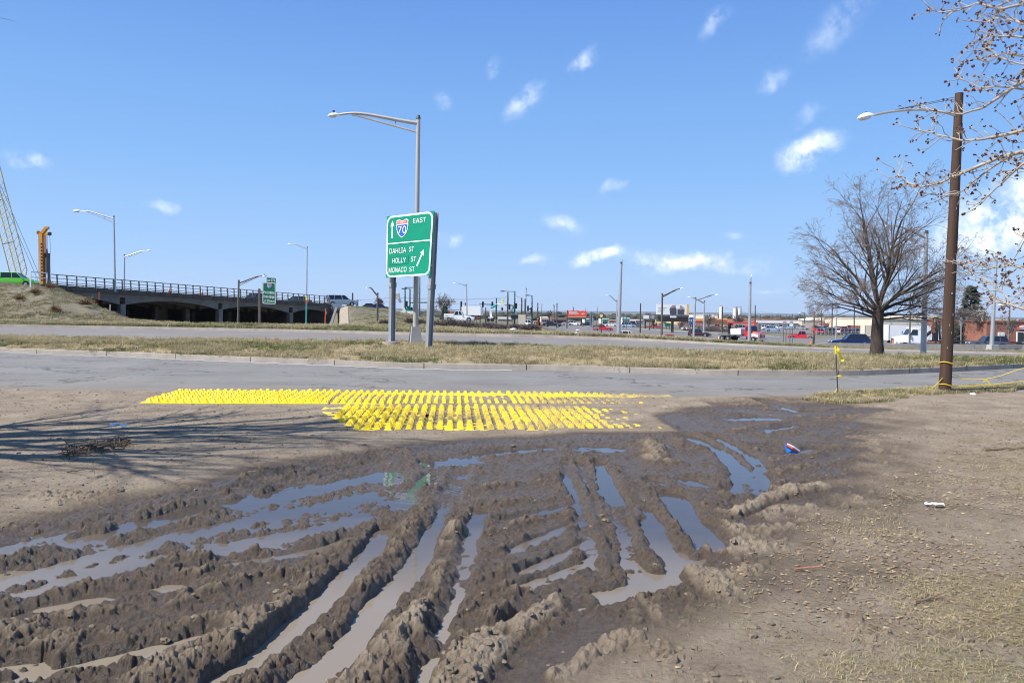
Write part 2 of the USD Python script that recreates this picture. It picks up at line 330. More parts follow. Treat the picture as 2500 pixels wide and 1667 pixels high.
M['asphalt'] = usdkit.material(stage, '/World/Looks/worn_asphalt', n, l, surface='p.BSDF')
leafmat('straw', (.20, .165, .095), (.54, .46, .28))
leafmat('green_grass', (.07, .095, .036), (.24, .245, .11))
leafmat('dead_leaf', (.15, .105, .065), (.44, .34, .22), .15)
leafmat('dull_grass', (.17, .145, .09), (.40, .34, .215))
# ================================================================== THE GROUND
rng = np.random.default_rng(7)
fb = meshkit.fbm
def line(pts):
    pts = np.asarray(pts, float)
    from scipy.interpolate import PchipInterpolator
    f = PchipInterpolator(pts[:, 0], pts[:, 1], extrapolate=False)
    x0, y0, x1, y1 = pts[0, 0], pts[0, 1], pts[-1, 0], pts[-1, 1]
    sa, sb = (pts[1, 1] - y0) / (pts[1, 0] - x0), (y1 - pts[-2, 1]) / (x1 - pts[-2, 0])
    return lambda p: np.where(p < x0, y0 + sa * .7 * (p - x0), np.where(p > x1, y1 + sb * .7 * (p - x1), np.nan_to_num(f(np.clip(p, x0, x1)))))
# outlines of the two ramps, read along the picture and laid on the ground
E0 = line([(0, 953), (330, 957), (700, 962), (1000, 967), (1250, 971), (1600, 974), (1900, 971), (2050, 966), (2300, 953), (2500, 945)])
E1 = line([(0, 858.5), (86, 863), (263, 869), (520, 880), (700, 887), (784, 890), (1026, 899.5), (1371, 905), (1594, 912), (1800, 917), (2010, 918), (2299, 908.6), (2500, 898)])
EC = line([(0, 821), (700, 830), (1017, 834), (1500, 849), (1900, 860), (2141, 867), (2500, 876)])
E3 = line([(0, 798), (700, 810), (1017, 818), (1200, 821.5), (1500, 830), (1900, 848), (2130, 855), (2500, 864)])
ZC = lambda px: np.interp(px, [1250, 2150], [.42, .20])          # the island's far rim
def edge(fn, px, z): return np.array([on(a, b, c) for a, b, c in zip(px, fn(px), np.broadcast_to(z, len(px)))])
PXS = np.linspace(-500, 3000, 281)
A0 = edge(E0, PXS, 0.0); A1 = edge(E1, PXS, 0.0); AC = edge(EC, PXS, ZC(PXS)); A3 = edge(E3, PXS, ZC(PXS) - .10)
def strip(a, b, nv, zf=None):
    t = np.linspace(0, 1, nv)[:, None, None]; v = a[None] * (1 - t) + b[None] * t
    if zf is not None: v = zf(v, t)
    n = a.shape[0]; i, j = np.meshgrid(np.arange(nv - 1), np.arange(n - 1), indexing='ij')
    f = np.stack([i * n + j, i * n + j + 1, (i + 1) * n + j + 1, (i + 1) * n + j], -1).reshape(-1, 4)
    return v.reshape(-1, 3), f
def towards(a, b, m):
    d = b - a; d[:, 2] = 0; d /= np.linalg.norm(d, axis=1, keepdims=True); return a + d * m

# ---- near ramp
a0 = towards(A0, A1.copy(), -.28); a0[:, 2] = -.012; a1 = A1.copy(); a1[:, 2] = 0
single('ramp_road', strip(a0, a1, 24), 'asphalt', 'grey asphalt ramp crossing just beyond the yellow mats', kind='structure', smooth=True)
l0, l1 = towards(A1, A0.copy(), .30), towards(A1, A0.copy(), .20); l0[:, 2] = l1[:, 2] = .004
k = PXS < 1260
single('lane_line', strip(l0[k], l1[k], 2), 'road_paint', kind='structure', label='worn white edge line along the island kerb')
# ---- island kerb, in lengths of about three metres
kl = np.concatenate([[0], np.cumsum(np.linalg.norm(np.diff(A1, axis=0), axis=1))])
def at_len(arr, L): return np.stack([np.interp(L, kl, arr[:, k]) for k in range(3)], -1)
kerb_in = towards(A1, AC.copy(), 1.0) - A1
kt = UsdGeom.Xform.Define(stage, '/World/island_kerb'); tag(kt.GetPrim(), 'tan concrete kerb of the island between the two ramps', None, None, 'structure')
KT = Part('/World/island_kerb', np.zeros(3)); KT.world = True
L = 1.0
while L < kl[-1] - 4:
    Ls = np.linspace(L + .012, L + 3.05 - .012, 9); base = at_len(A1, Ls); inn = at_len(kerb_in, Ls); inn /= np.linalg.norm(inn, axis=1, keepdims=True)
    prof = [(-.02, -.1), (.0, .0), (.05, .145), (.09, .16), (.2, .16), (.2, -.1)]
    v = np.concatenate([base + inn * p + [0, 0, q] + [0, 0, rng.normal(0, .003)] for p, q in prof]); n = 9
    f = [[k * n + i, k * n + i + 1, (k + 1) * n + i + 1, (k + 1) * n + i] for k in range(5) for i in range(n - 1)]
    f += [[e, e + n, e + 2 * n, e + 5 * n] for e in (0, n - 1)] + [[e + 2 * n, e + 3 * n, e + 4 * n, e + 5 * n] for e in (0, n - 1)]
    KT.part('kerb_stone', (v, np.array(f)), 'concrete_curb'); L += 3.05
# ---- island
def isl(v, t):
    rise = smoothstep(0, 1, t) * .0
    nz = fb(v * [.5, .5, 0] + 3, 4) - .5
    v = v.copy(); v[..., 2] += nz * .16 * np.sin(np.pi * np.clip(t[..., 0], 0, 1)) ** .6 + .06 * np.sin(np.pi * t[..., 0]); return v
i0 = towards(A1, AC.copy(), .165); i0[:, 2] = .14
ICV, ICF = strip(i0, AC, 26, isl)
icr = ICV.reshape(26, len(PXS), 3)
a_back = towards(AC, A3.copy(), 1.5); a_back[:, 2] = AC[:, 2] - .25
vb, fbk = strip(icr[-1], a_back, 4)
single('island_ground', (np.vstack([ICV, vb]), np.vstack([ICF, fbk + len(ICV)])), None or 'asphalt', kind='structure', smooth=True)
ISL_PATH = '/World/island_ground'
# ---- far ramp
f0 = towards(AC, A3.copy(), .5); f0[:, 2] = AC[:, 2] - .11
single('far_ramp_road', strip(f0, A3, 14), 'asphalt_far', 'sun-bleached asphalt ramp behind the grass island', kind='structure', smooth=True)
kb = [A3 + d for d in ()]; n3 = towards(A3, A3 + (A3 - AC), 1.0) - A3; KH = np.interp(PXS, [1500, 2050], [1.0, .35])
prof = [(-.03, -.1), (0, 0), (.05, .145), (.2, .155), (.2, -.1)]
v = np.concatenate([A3 + n3 * p + np.outer(KH * q, [0, 0, 1.0]) for p, q in prof]); n = len(PXS)
f = np.array([[k * n + i, k * n + i + 1, (k + 1) * n + i + 1, (k + 1) * n + i] for k in range(4) for i in range(n - 1)])
single('far_kerb', (v, f), 'concrete_curb', 'low kerb along the far side of the far ramp', kind='structure')

# ---- terrain beyond the far ramp: profiles of (distance, height) for columns of the picture
PROF = {-700: [(60, .5), (66, 1.6), (85, 4.05), (200, 4.0), (330, 0), (500, -3)],
        0: [(60, .5), (66, 1.5), (76, 3.0), (85, 4.1), (200, 4.0), (330, 0), (500, -3)],
        116: [(60, .5), (66, 1.7), (74, 3.2), (80, 3.85), (84, 3.6), (120, 3.4), (220, 2.5), (350, -1), (500, -3)],
        199: [(60, .5), (66, 1.4), (76, 2.75), (80, 2.3), (95, 1.8), (130, 1.0), (250, 0), (500, -3)],
        260: [(60, .5), (65, 1.0), (72, 1.55), (78, .7), (88, -.6), (110, -1.5), (250, -1), (500, -3)],
        330: [(58, .5), (66, .65), (74, -1.2), (82, -2.9), (160, -3), (500, -3)],
        420: [(56, .52), (62, .5), (72, -1.6), (80, -2.9), (200, -3), (500, -3)],
        700: [(54, .5), (60, .48), (70, -1.4), (80, -2.9), (200, -3), (500, -3)],
        785: [(54, .5), (60, .45), (70, -1.0), (80, -2.8), (104, -2.7), (121, 1.9), (160, 2.2), (300, 0), (500, -3)],
        850: [(54, .5), (62, .45), (84, -.2), (98, .5), (112, 2.25), (122, 2.32), (160, 2.2), (300, .5), (500, -3)],
        930: [(54, .45), (64, .45), (90, .7), (118, 1.6), (138, 2.15), (170, 2.0), (300, 0), (500, -3)],
        1000: [(52, .42), (64, .4), (90, .5), (118, .8), (138, 1.2), (170, .9), (300, -1.2), (500, -3)],
        1100: [(52, .4), (64, .3), (90, .1), (115, .0), (128, .1), (170, -.8), (250, -1.6), (500, -3)],
        1200: [(50, .36), (60, .25), (80, .05), (108, .05), (130, -.5), (180, -1.3), (250, -1.6), (500, -3)],
        1300: [(49, .33), (60, .2), (80, .05), (95, -.3), (120, -1.2), (150, -1.7), (194, -1.95), (260, -2.4), (500, -3)],
        1400: [(48, .3), (55, .25), (75, -.3), (100, -1.3), (150, -2.2), (206, -2.7), (300, -3), (500, -3)],
        1500: [(46, .28), (50, .27), (75, -.7), (100, -1.6), (150, -2.75), (200, -2.8), (500, -3)],
        1640: [(45, .22), (49, .2), (75, -1.0), (110, -2.4), (150, -3.5), (163, -3.4), (172, -2.95), (300, -3), (500, -3)],
        1900: [(43, .1), (46, .05), (75, -1.2), (90, -1.85), (140, -2.95), (300, -3), (500, -3)],
        2200: [(41, .05), (45, -.16), (75, -1.6), (90, -1.78), (97, -2.05), (105, -2.3), (150, -2.95), (500, -3)],
        3300: [(40, .03), (45, -.18), (75, -1.6), (90, -1.78), (97, -2.05), (105, -2.3), (150, -2.95), (500, -3)]}
PK = sorted(PROF)
def hterr(px, d):
    px = np.clip(np.asarray(px, float), PK[0], PK[-1] - 1e-3); d = np.asarray(d, float)
    z = np.zeros(np.broadcast(px, d).shape); px = np.broadcast_to(px, z.shape); d = np.broadcast_to(d, z.shape)
    for a, b in zip(PK[:-1], PK[1:]):
        k = (px >= a) & (px < b)
        if k.any():
            t = (px[k] - a) / (b - a); t = t * t * (3 - 2 * t)
            za = np.interp(d[k], *zip(*PROF[a])); zb = np.interp(d[k], *zip(*PROF[b])); z[k] = za * (1 - t) + zb * t
    return z
def col_of(x, y): return 1250 + F * x / (y * math.cos(PITCH)) * 1.0
def H(x, y): return float(hterr(col_of(x, y), y)) 
def terr_point(px, d):
    x = (px - 1250) / F * d; return np.array([x, d, float(hterr(px, d))])
cols = np.linspace(-680, 3280, 397)
d3 = np.interp(cols, PXS, A3[:, 1]); 
s = np.concatenate([np.linspace(0, 1, 90) ** 1.5])
rows = []
D = d3[None] * 1.004 * (np.geomspace(1, 150, 230)[:, None] ** np.linspace(0, 1, 230)[:, None] ** .0) if False else None
q = np.concatenate([np.linspace(0, 1, 26), 1 + np.linspace(0, 1, 131)[1:]])
near_end = 62.0
def dist(c, qq): 
    return np.where(qq <= 1, c * 1.0045 + (near_end - c) * qq, near_end * (12000 / near_end) ** np.clip((qq - 1), 0, 1) ** 1.25)
D = dist(d3[None, :], q[:, None]); PX = np.broadcast_to(cols[None], D.shape)
Z = hterr(PX, D); X = (PX - 1250) / F * D
rimz = np.interp(cols, PXS, A3[:, 2]) + .15 * np.interp(cols, [1500, 2050], [1.0, .35])
w = smoothstep(0, .35, np.clip(q, 0, 1))[:, None]
Z = rimz[None] * (1 - w) + Z * w
nz = fb(np.stack([X, D, 0 * X], -1) * .35, 4, 5) - .5; n2 = fb(np.stack([X, D, 0 * X], -1) * 1.3, 3, 9) - .5
Z = Z + (nz * .3 + n2 * .16) * w * np.clip(60 / D, .25, 1) * np.where((D > 78) & (PX > 1320), .25, 1) * np.interp(PX, [1800, 2050], [1, .3])
nr, nc = D.shape; i, j = np.meshgrid(np.arange(nr - 1), np.arange(nc - 1), indexing='ij')
TF = np.stack([i * nc + j, i * nc + j + 1, (i + 1) * nc + j + 1, (i + 1) * nc + j], -1).reshape(-1, 4)
TV = np.stack([X, D, Z], -1).reshape(-1, 3)
TQ, TZ, TCOL, TD3 = q.copy(), Z.copy(), cols.copy(), d3.copy()
def terr_z(px, d):
    """Height of the built terrain, with its bumps."""
    from scipy.ndimage import map_coordinates
    sc = np.ndim(px) == 0; px = np.atleast_1d(np.asarray(px, float)); d = np.atleast_1d(np.asarray(d, float)); c = np.interp(px, TCOL, np.arange(len(TCOL))); dd3 = np.interp(px, TCOL, TD3)
    qq = np.where(d < near_end, (d - dd3 * 1.0045) / (near_end - dd3), 1 + np.clip(np.log(np.maximum(d, near_end) / near_end) / math.log(12000 / near_end), 0, 1) ** (1 / 1.25))
    r = np.interp(qq, TQ, np.arange(len(TQ))); o = map_coordinates(TZ, [r, c], order=1); return float(o[0]) if sc else o

# earth with dry grass: colour from noise, brown earth showing through
def earth(name, cols_, scale=.6, fine=9.0, bump=.03):
    n = {'g': ('geometry', {}), 'n': ('noise_texture', {'scale': scale, 'detail': 5.0, 'roughness': .6}), 'n2': ('noise_texture', {'scale': fine, 'detail': 6.0, 'roughness': .7}),
         'ad': ('math', {'math_type': 'multiply_add', 'value2': .55}), 'sb': ('math', {'math_type': 'subtract', 'value2': .27}),
         'r': ('rgb_ramp', {'ramp': cols_}), 'bp': ('bump', {'distance': bump}), 'p': ('principled_bsdf', {'roughness': .95, 'specular_ior_level': .2})}
    l = [('g.position', 'n.vector'), ('g.position', 'n2.vector'), ('n2.fac', 'ad.value1'), ('n.fac', 'ad.value3'), ('ad.value', 'sb.value1'), ('sb.value', 'r.fac'), ('r.color', 'p.base_color'), ('n2.fac', 'bp.height'), ('bp.normal', 'p.normal')]
    M[name] = usdkit.material(stage, f'/World/Looks/{name}', n, l, surface='p.BSDF')
earth('earth_island', [(.25, (.13, .105, .062)), (.42, (.24, .19, .105)), (.55, (.30, .235, .135)), (.7, (.30, .215, .15))], .7, 9)
earth('earth_bank', [(.25, (.085, .082, .05)), (.42, (.135, .122, .082)), (.55, (.165, .148, .104)), (.72, (.20, .172, .125))], .35, 3.0)
UsdShade.MaterialBindingAPI.Apply(stage.GetPrimAtPath(ISL_PATH)).Bind(M['earth_island'])
tag(stage.GetPrimAtPath(ISL_PATH), 'long grassy island between the two ramps')
single('terrain', (TV, TF), 'earth_bank', 'grassy verge, road banks and plain beyond the far ramp', kind='structure', smooth=True)
single('ground', MB().add([[-15000, -15000, -4.6], [15000, -15000, -4.6], [15000, 15000, -4.6], [-15000, 15000, -4.6]], [[0, 1, 2, 3]]), 'earth_bank', 'wide plain reaching the horizon', kind='structure')

# ---- highway on the plain, laid over the terrain
def ribbon(pts_a, pts_b, lift=.05, n=60):
    ta, tb = np.asarray(pts_a, float), np.asarray(pts_b, float)
    def res(p, n):
        t = np.linspace(0, len(p) - 1, n); return np.stack([np.interp(t, np.arange(len(p)), p[:, k]) for k in range(2)], -1)
    a, b = res(ta, n), res(tb, n); out = []
    for w in np.linspace(0, 1, 14):
        r = a * (1 - w) + b * w; x = (r[:, 0] - 1250) / F * r[:, 1]; out.append(np.stack([x, r[:, 1], terr_z(r[:, 0], r[:, 1]) + lift], -1))
    v = np.array(out); i, j = np.meshgrid(np.arange(13), np.arange(n - 1), indexing='ij')
    return v.reshape(-1, 3), np.stack([i * n + j, i * n + j + 1, (i + 1) * n + j + 1, (i + 1) * n + j], -1).reshape(-1, 4)
single('highway', ribbon([(1330, 185), (1400, 160), (1500, 140), (1640, 122), (1850, 108), (2100, 97), (2600, 93), (3100, 92)], [(1330, 345), (1400, 320), (1500, 272), (1640, 232), (1850, 186), (2000, 172), (2600, 165), (3100, 165)], .10), 'asphalt_highway', 'wide highway carrying traffic behind the far ramp', kind='structure', smooth=True)
single('parking_lot', ribbon([(1500, 300), (1700, 262), (1900, 215), (2050, 200), (2300, 190)], [(1500, 420), (1700, 400), (1900, 330), (2050, 315), (2300, 300)], .12), 'asphalt_highway', 'parking lot in front of the long white-roofed building', kind='structure', smooth=True)

# ================================================================== THE MUD LOT
rowd = np.geomspace(2.15, 20.5, 640)
mcol = np.linspace(-.86, .86, 1250)
MX = (mcol[None] * rowd[:, None]); MY = np.repeat(rowd[:, None], len(mcol), 1)
GP = np.stack([MX, MY, 0 * MX], -1)
def N(scale, seed=0, octv=1, sx=1.0, sy=1.0): return (fb(GP * [scale * sx, scale * sy, 0], octv, seed) if octv > 1 else meshkit.noise(GP * [scale * sx, scale * sy, 0], seed)) - .5
nA, nB, nC, nD, nE = N(.45, 1, 3), N(2.2, 2, 2), N(8, 3, 2), N(23, 4, 2), N(60, 5)
rid = 1 - 2 * np.abs(N(13, 11, 3) * 1.6)                       # crumbs: sharp ridges between clods
rid2 = 1 - 2 * np.abs(N(5.0, 12, 3) * 1.6)
wx, wy = N(1.6, 21, 3) * .22, N(1.6, 22, 3) * .22
QX, QY = MX + wx * .6, MY + wy * .6                             # slightly warped, so tracks wander
QX2, QY2 = MX + wx * .25 + N(6, 23, 2) * .05, MY + wy * .25 + N(6, 24, 2) * .05

def seg_dist(pts, qx, qy, pad):
    """Distance to a track, signed side and length along it."""
    p = np.array([on(a, b, 0.0)[:2] for a, b in pts]); best = np.full(qx.shape, 9.0); side = np.zeros(qx.shape); along = np.zeros(qx.shape); s0 = 0.0
    lo, hi = p.min(0) - pad, p.max(0) + pad; r0, r1 = np.searchsorted(rowd, [lo[1] - .3, hi[1] + .3]); r0, r1 = max(r0 - 1, 0), min(r1 + 1, len(rowd))
    sl = slice(r0, r1); X_, Y_ = qx[sl], qy[sl]; b_, s_, a_ = best[sl], side[sl], along[sl]
    for k in range(len(p) - 1):
        d = p[k + 1] - p[k]; L = np.linalg.norm(d); d = d / L; rx, ry = X_ - p[k, 0], Y_ - p[k, 1]
        t = np.clip(rx * d[0] + ry * d[1], 0, L); ex, ey = rx - t * d[0], ry - t * d[1]; dd = np.hypot(ex, ey); m = dd < b_
        b_[m] = dd[m]; s_[m] = np.sign(rx * d[1] - ry * d[0])[m]; a_[m] = (s0 + t)[m]; s0 += L
    return best, side, along
def inside(poly, soft=.25):
    """1 inside the outline on the ground, falling to 0 within soft metres outside."""
    import shapely
    p = np.array([on(a, b, 0.0)[:2] for a, b in poly]); g = shapely.Polygon(p).buffer(0)
    out = np.zeros(MX.shape); lo, hi = p.min(0) - soft - .5, p.max(0) + soft + .5; r0, r1 = np.searchsorted(rowd, [lo[1], hi[1]]); sl = slice(max(r0 - 1, 0), min(r1 + 1, len(rowd)))
    x, y = QX[sl], QY[sl]; k = (x > lo[0]) & (x < hi[0]); shapely.prepare(g); d = np.zeros(x.shape); pts = shapely.points(x[k], y[k])
    ins = shapely.contains(g, pts); bd = shapely.distance(g.exterior if g.geom_type == 'Polygon' else g.boundary, pts)
    d[k] = np.where(ins, 1 + bd, np.clip(1 - bd / soft, 0, 1)); out[sl] = d; return out

ZW = -.042
HT = .012 * nA + .010 * nB
churn = np.zeros(MX.shape); wet = np.zeros(MX.shape)
# zones -------------------------------------------------------------
zone_mud = inside([(-700, 1500), (-200, 1380), (0, 1300), (300, 1235), (520, 1185), (760, 1125), (960, 1100), (1150, 1078), (1350, 1070), (1550, 1040), (1640, 1015), (1760, 985), (1900, 965), (2050, 985), (2150, 1005),
                   (2080, 1060), (2120, 1110), (2050, 1180), (2000, 1215), (1860, 1260), (1780, 1310), (1760, 1370), (1700, 1420), (1560, 1480), (1460, 1500), (1330, 1560), (1230, 1640), (1150, 1760), (900, 1900), (-700, 1900)], .6)
zone_wide = inside([(-700, 1500), (-200, 1380), (0, 1300), (300, 1235), (520, 1185), (760, 1125), (960, 1100), (1150, 1078), (1350, 1070), (1550, 1040), (1660, 1015), (1760, 990), (1900, 975), (1990, 985), (2050, 1005),
                   (2020, 1060), (2040, 1110), (1990, 1180), (1950, 1210), (1830, 1260), (1770, 1310), (1750, 1370), (1690, 1420), (1560, 1480), (1460, 1500), (1330, 1560), (1230, 1640), (1150, 1760), (900, 1900), (-700, 1900)], 2.2)
wr_ = smoothstep(.5, 2.0, MX - .12 * MY)
zm = np.clip(zone_mud, 0, 1) * (1 - wr_) + wr_ * np.clip(np.clip(zone_wide, 0, 1) + .5 * nB * (zone_wide < 1.3) * (zone_wide > 0), 0, 1); deepz = smoothstep(1.0, 1.25, zone_mud)
HT += zm * (-.012 + .022 * nB + .016 * nC) - deepz * .012
churn += zm * .55
wet += zm * (.50 + .5 * nB) * (1 - .25 * wr_)
shallow = inside([(-300, 1400), (0, 1345), (330, 1255), (600, 1205), (930, 1150), (985, 1165), (960, 1225), (830, 1300), (560, 1335), (300, 1355), (60, 1400), (-300, 1480)], .35)
sh = smoothstep(0, 1.0, shallow)
HT = HT * (1 - .6 * sh) + sh * (-.055 + .036 * nB + .030 * N(3.0, 31, 3, .55, 1.6))
churn *= (1 - .45 * sh)
def rut(pts, hw, depth, berm=.03, bw=None, tread=0.0, flat=.5, rough=1.0, pitch=.075, skew=.6, qx=None, qy=None, dry=0.0):
    global HT, churn, wet
    bw = bw or hw * .8
    d, side, al = seg_dist(pts, QX2 if qx is None else qx, QY2 if qy is None else qy, hw * 3 + .3)
    hwv = hw * (1 + .35 * nB + .3 * nC)
    m = 1 - smoothstep(hwv * flat, hwv * 1.1, d)
    fl = -depth * (1 + .8 * nB + .5 * nC) + tread * (np.abs(((al + skew * side * d) / pitch) % 1 - .5) * 4 - 1) * (1 - smoothstep(hwv * .6, hwv * .9, d)) + .006 * nD
    b = np.exp(-((d - hwv * 1.25 - bw * .35) / bw) ** 2) * (d > hwv * .6)
    b *= np.clip(.75 + 1.3 * nB + .9 * rid2 * .5, .0, 2.2)
    HT = np.maximum(HT * (1 - m) + np.minimum(fl, HT) * m, -.16) *1.0
    HT = np.maximum(HT, HT + (berm * .26 * b - np.maximum(HT, 0) * .8 * np.clip(b, 0, 1)) * (1 - m))
    churn = np.maximum(churn * (1 - .85 * m), b * rough * (1 - m)) if rough else churn * (1 - .85 * m)
    wet = np.clip(wet + .35 * m * (1 - dry) - .25 * b * dry, 0, 1.4)
def ridge(pts, hw, h, rough=1.2, dry=0.0, lump=1.0, steep=0.0):
    global HT, churn, wet
    d, side, al = seg_dist(pts, QX2, QY2, hw * 3 + .3)
    x = d / (hw * (1 + .5 * nB)); x = np.where(side > 0, x * (1 + steep), x)
    g = np.exp(-np.abs(x) ** 2.4) * np.clip(.8 + lump * (1.1 * nB + .5 * nC + .35 * (rid2 - .4)), .05, 2)
    hh = h * (.28 if h < .1 else .42)
    HT = np.where(g > .01, np.maximum(HT, HT * (1 - np.clip(g, 0, 1)) + (hh * g - .012) * np.clip(g * 3, 0, 1)), HT); churn = np.maximum(churn, np.clip(g, 0, 1) * rough); wet = np.clip(wet - dry * np.clip(g, 0, 1), 0, 2)
# tyre-marked strips on the left edge of the mud
for o in (0, 14, 30, 44):
    rut([(-150, 1350 + o), (0, 1312 + o), (215, 1268 + o * .9), (400, 1222 + o * .8), (560, 1188 + o * .6), (760, 1142 + o * .5), (930, 1112 + o * .35)], .045, .030, .022, .05, tread=.006, rough=.7)
rut([(640, 1165), (800, 1128), (960, 1102)], .11, .03, .06, .09, tread=.012)
ridge([(740, 1128), (860, 1112), (950, 1104)], .12, .055)
# long ruts through the shallow water, left
rut([(-150, 1420), (0, 1368), (170, 1310), (340, 1265), (560, 1222), (760, 1190), (930, 1150)], .14, .066, .025)
rut([(-150, 1475), (0, 1425), (230, 1350), (470, 1290), (700, 1240), (900, 1205)], .14, .066, .025)
rut([(60, 1440), (300, 1372), (520, 1330), (760, 1285), (900, 1250)], .13, .060, .025)
rut([(460, 1385), (620, 1358), (770, 1335), (860, 1305)], .09, .062, .05)
rut([(-100, 1530), (90, 1480), (300, 1440), (420, 1420)], .12, .048, .06)
ridge([(-100, 1402), (70, 1350), (120, 1335)], .10, .08); ridge([(240, 1285), (262, 1278)], .07, .07); ridge([(170, 1300), (220, 1285)], .05, .05); ridge([(290, 1305), (400, 1280), (480, 1262), (540, 1240)], .10, .05); ridge([(340, 1250), (420, 1232), (560, 1208), (680, 1180)], .07, .05)
ridge([(395, 1372), (500, 1352), (640, 1338)], .08, .06); ridge([(760, 1370), (800, 1345), (845, 1330)], .09, .09)
# churned ridges, lower left
ridge([(-100, 1585), (0, 1545), (150, 1512), (260, 1490), (420, 1470), (520, 1440), (640, 1400), (760, 1392)], .10, .075)
ridge([(-60, 1580), (60, 1545), (170, 1560), (100, 1590)], .13, .095); ridge([(100, 1570), (230, 1556), (350, 1538), (560, 1505)], .07, .07)
ridge([(410, 1478), (470, 1446), (560, 1412), (700, 1398)], .07, .06); ridge([(520, 1545), (610, 1500), (690, 1470), (760, 1425)], .12, .085)
ridge([(160, 1625), (260, 1590), (420, 1558), (560, 1530)], .09, .08)
rut([(-120, 1650), (20, 1622), (95, 1612)], .09, .10, .06, rough=1.0)
rut([(-200, 1720), (0, 1664), (230, 1606), (380, 1572), (505, 1543)], .095, .085, .05)
ridge([(300, 1690), (383, 1644), (536, 1587), (640, 1520), (700, 1478)], .14, .11)
# the pair of long water-filled ruts
rut([(480, 1720), (570, 1645), (700, 1530), (815, 1430), (880, 1368), (915, 1325), (945, 1290)], .105, .095, .03, .10)
rut([(650, 1740), (735, 1660), (850, 1560), (925, 1470), (995, 1395), (1045, 1320), (1072, 1275), (1100, 1230)], .115, .098, .03, .10)
ridge([(560, 1700), (597, 1667), (708, 1598), (823, 1522), (880, 1445), (911, 1395), (945, 1361), (985, 1310), (1020, 1262)], .075, .085, 1.2)
rut([(955, 1760), (1030, 1620), (1085, 1490), (1112, 1400), (1140, 1340), (1160, 1280), (1175, 1235)], .095, .058, .03, .10)
ridge([(820, 1730), (900, 1630), (985, 1560), (1045, 1500), (1075, 1430), (1090, 1370), (1105, 1320), (1118, 1280)], .14, .135, 1.35, lump=1.2, steep=.8)
ridge([(900, 1655), (960, 1590), (1010, 1560)], .14, .10, 1.3)
rut([(1085, 1110), (1070, 1140), (1035, 1180), (985, 1235)], .13, .052, .03, tread=.010)
rut([(1140, 1115), (1125, 1150), (1105, 1200), (1090, 1235)], .13, .050, .03, tread=.012)
ridge([(1010, 1270), (1030, 1225), (1045, 1190)], .09, .07); ridge([(1100, 1260), (1110, 1225)], .08, .06)
# flat strip of water behind, under the mats
rut([(1060, 1120), (1110, 1112), (1170, 1104), (1265, 1096), (1345, 1088)], .21, .066, .025); rut([(1062, 1128), (1072, 1128)], .22, .075, .02); rut([(1120, 1122), (1150, 1120)], .24, .072, .02)
rut([(1440, 1090), (1490, 1090)], .30, .07, .02); rut([(1410, 1090), (1425, 1100)], .13, .062, .02)
# cross ridges in the middle
for pts, hw in (([(1190, 1188), (1300, 1176), (1430, 1178)], .075), ([(1187, 1232), (1290, 1222), (1395, 1210)], .08), ([(1215, 1296), (1300, 1272), (1392, 1252)], .085), ([(1192, 1345), (1300, 1310), (1420, 1280)], .09),
                ([(1220, 1395), (1330, 1360), (1458, 1312)], .095), ([(1188, 1450), (1250, 1425), (1318, 1402)], .085), ([(1205, 1508), (1225, 1480), (1250, 1458)], .085), ([(1300, 1165), (1340, 1160), (1420, 1150)], .06), ([(1380, 1395), (1430, 1375), (1470, 1360)], .07)):
    ridge(pts, hw, .085, 1.25, lump=1.25, steep=.5)
for pts in ([(1230, 1262), (1330, 1240), (1400, 1222)], [(1255, 1330), (1340, 1298), (1420, 1262)], [(1275, 1385), (1370, 1345), (1450, 1310)], [(1260, 1425), (1380, 1385), (1470, 1345)], [(1260, 1500), (1330, 1478), (1420, 1440)]):
    rut(pts, .085, .066, .012, rough=.4)
# lane with tread marks, right of the middle
rut([(1400, 1125), (1425, 1180), (1455, 1250), (1475, 1320), (1495, 1390)], .17, .045, .045, .06, tread=.006, flat=.9, pitch=.05)
rut([(1470, 1125), (1500, 1190), (1530, 1270), (1555, 1340), (1568, 1400)], .12, .060, .045, .06, tread=.005, flat=.9, pitch=.05)
ridge([(1395, 1120), (1425, 1195), (1450, 1260), (1470, 1330), (1478, 1390)], .05, .05, .9)
rut([(1480, 1445), (1545, 1432), (1610, 1405), (1668, 1365), (1680, 1352)], .15, .098, .02, .08)
rut([(1390, 1470), (1480, 1450), (1520, 1440)], .09, .085, .02)
rut([(1565, 1240), (1590, 1270), (1618, 1310), (1640, 1345)], .16, .098, .05, .08)
rut([(1640, 1200), (1662, 1235), (1690, 1280), (1728, 1330)], .15, .098, .06, .09); rut([(1700, 1270), (1735, 1325)], .15, .098, .02)
ridge([(1600, 1225), (1640, 1270), (1668, 1320), (1690, 1350)], .07, .07); ridge([(1535, 1235), (1570, 1320), (1600, 1380)], .07, .06)
ridge([(1490, 1130), (1530, 1190), (1560, 1250)], .07, .045)
# curving ruts, upper right
rut([(1680, 1060), (1724, 1080), (1765, 1098), (1790, 1122), (1812, 1142), (1818, 1180), (1780, 1200)], .15, .078, .045)
rut([(1735, 1060), (1770, 1075), (1810, 1096), (1835, 1112), (1857, 1136), (1868, 1158), (1864, 1185), (1835, 1210), (1795, 1235)], .11, .078, .05)
rut([(1845, 1200), (1820, 1222), (1790, 1240)], .13, .082, .03)
rut([(1840, 1054), (1885, 1044), (1950, 1034)], .20, .07, .05); rut([(1805, 1019), (1845, 1016), (1885, 1018)], .36, .07, .05); rut([(1867, 978), (1906, 990), (1936, 1001), (1980, 1000)], .22, .068, .06); rut([(1995, 1014), (2020, 1014)], .2, .065, .04)
rut([(1880, 1098), (1925, 1104), (1995, 1090)], .15, .066, .03); rut([(1855, 1081), (1890, 1081)], .12, .064, .03); rut([(1605, 1080), (1632, 1085)], .28, .066, .03)
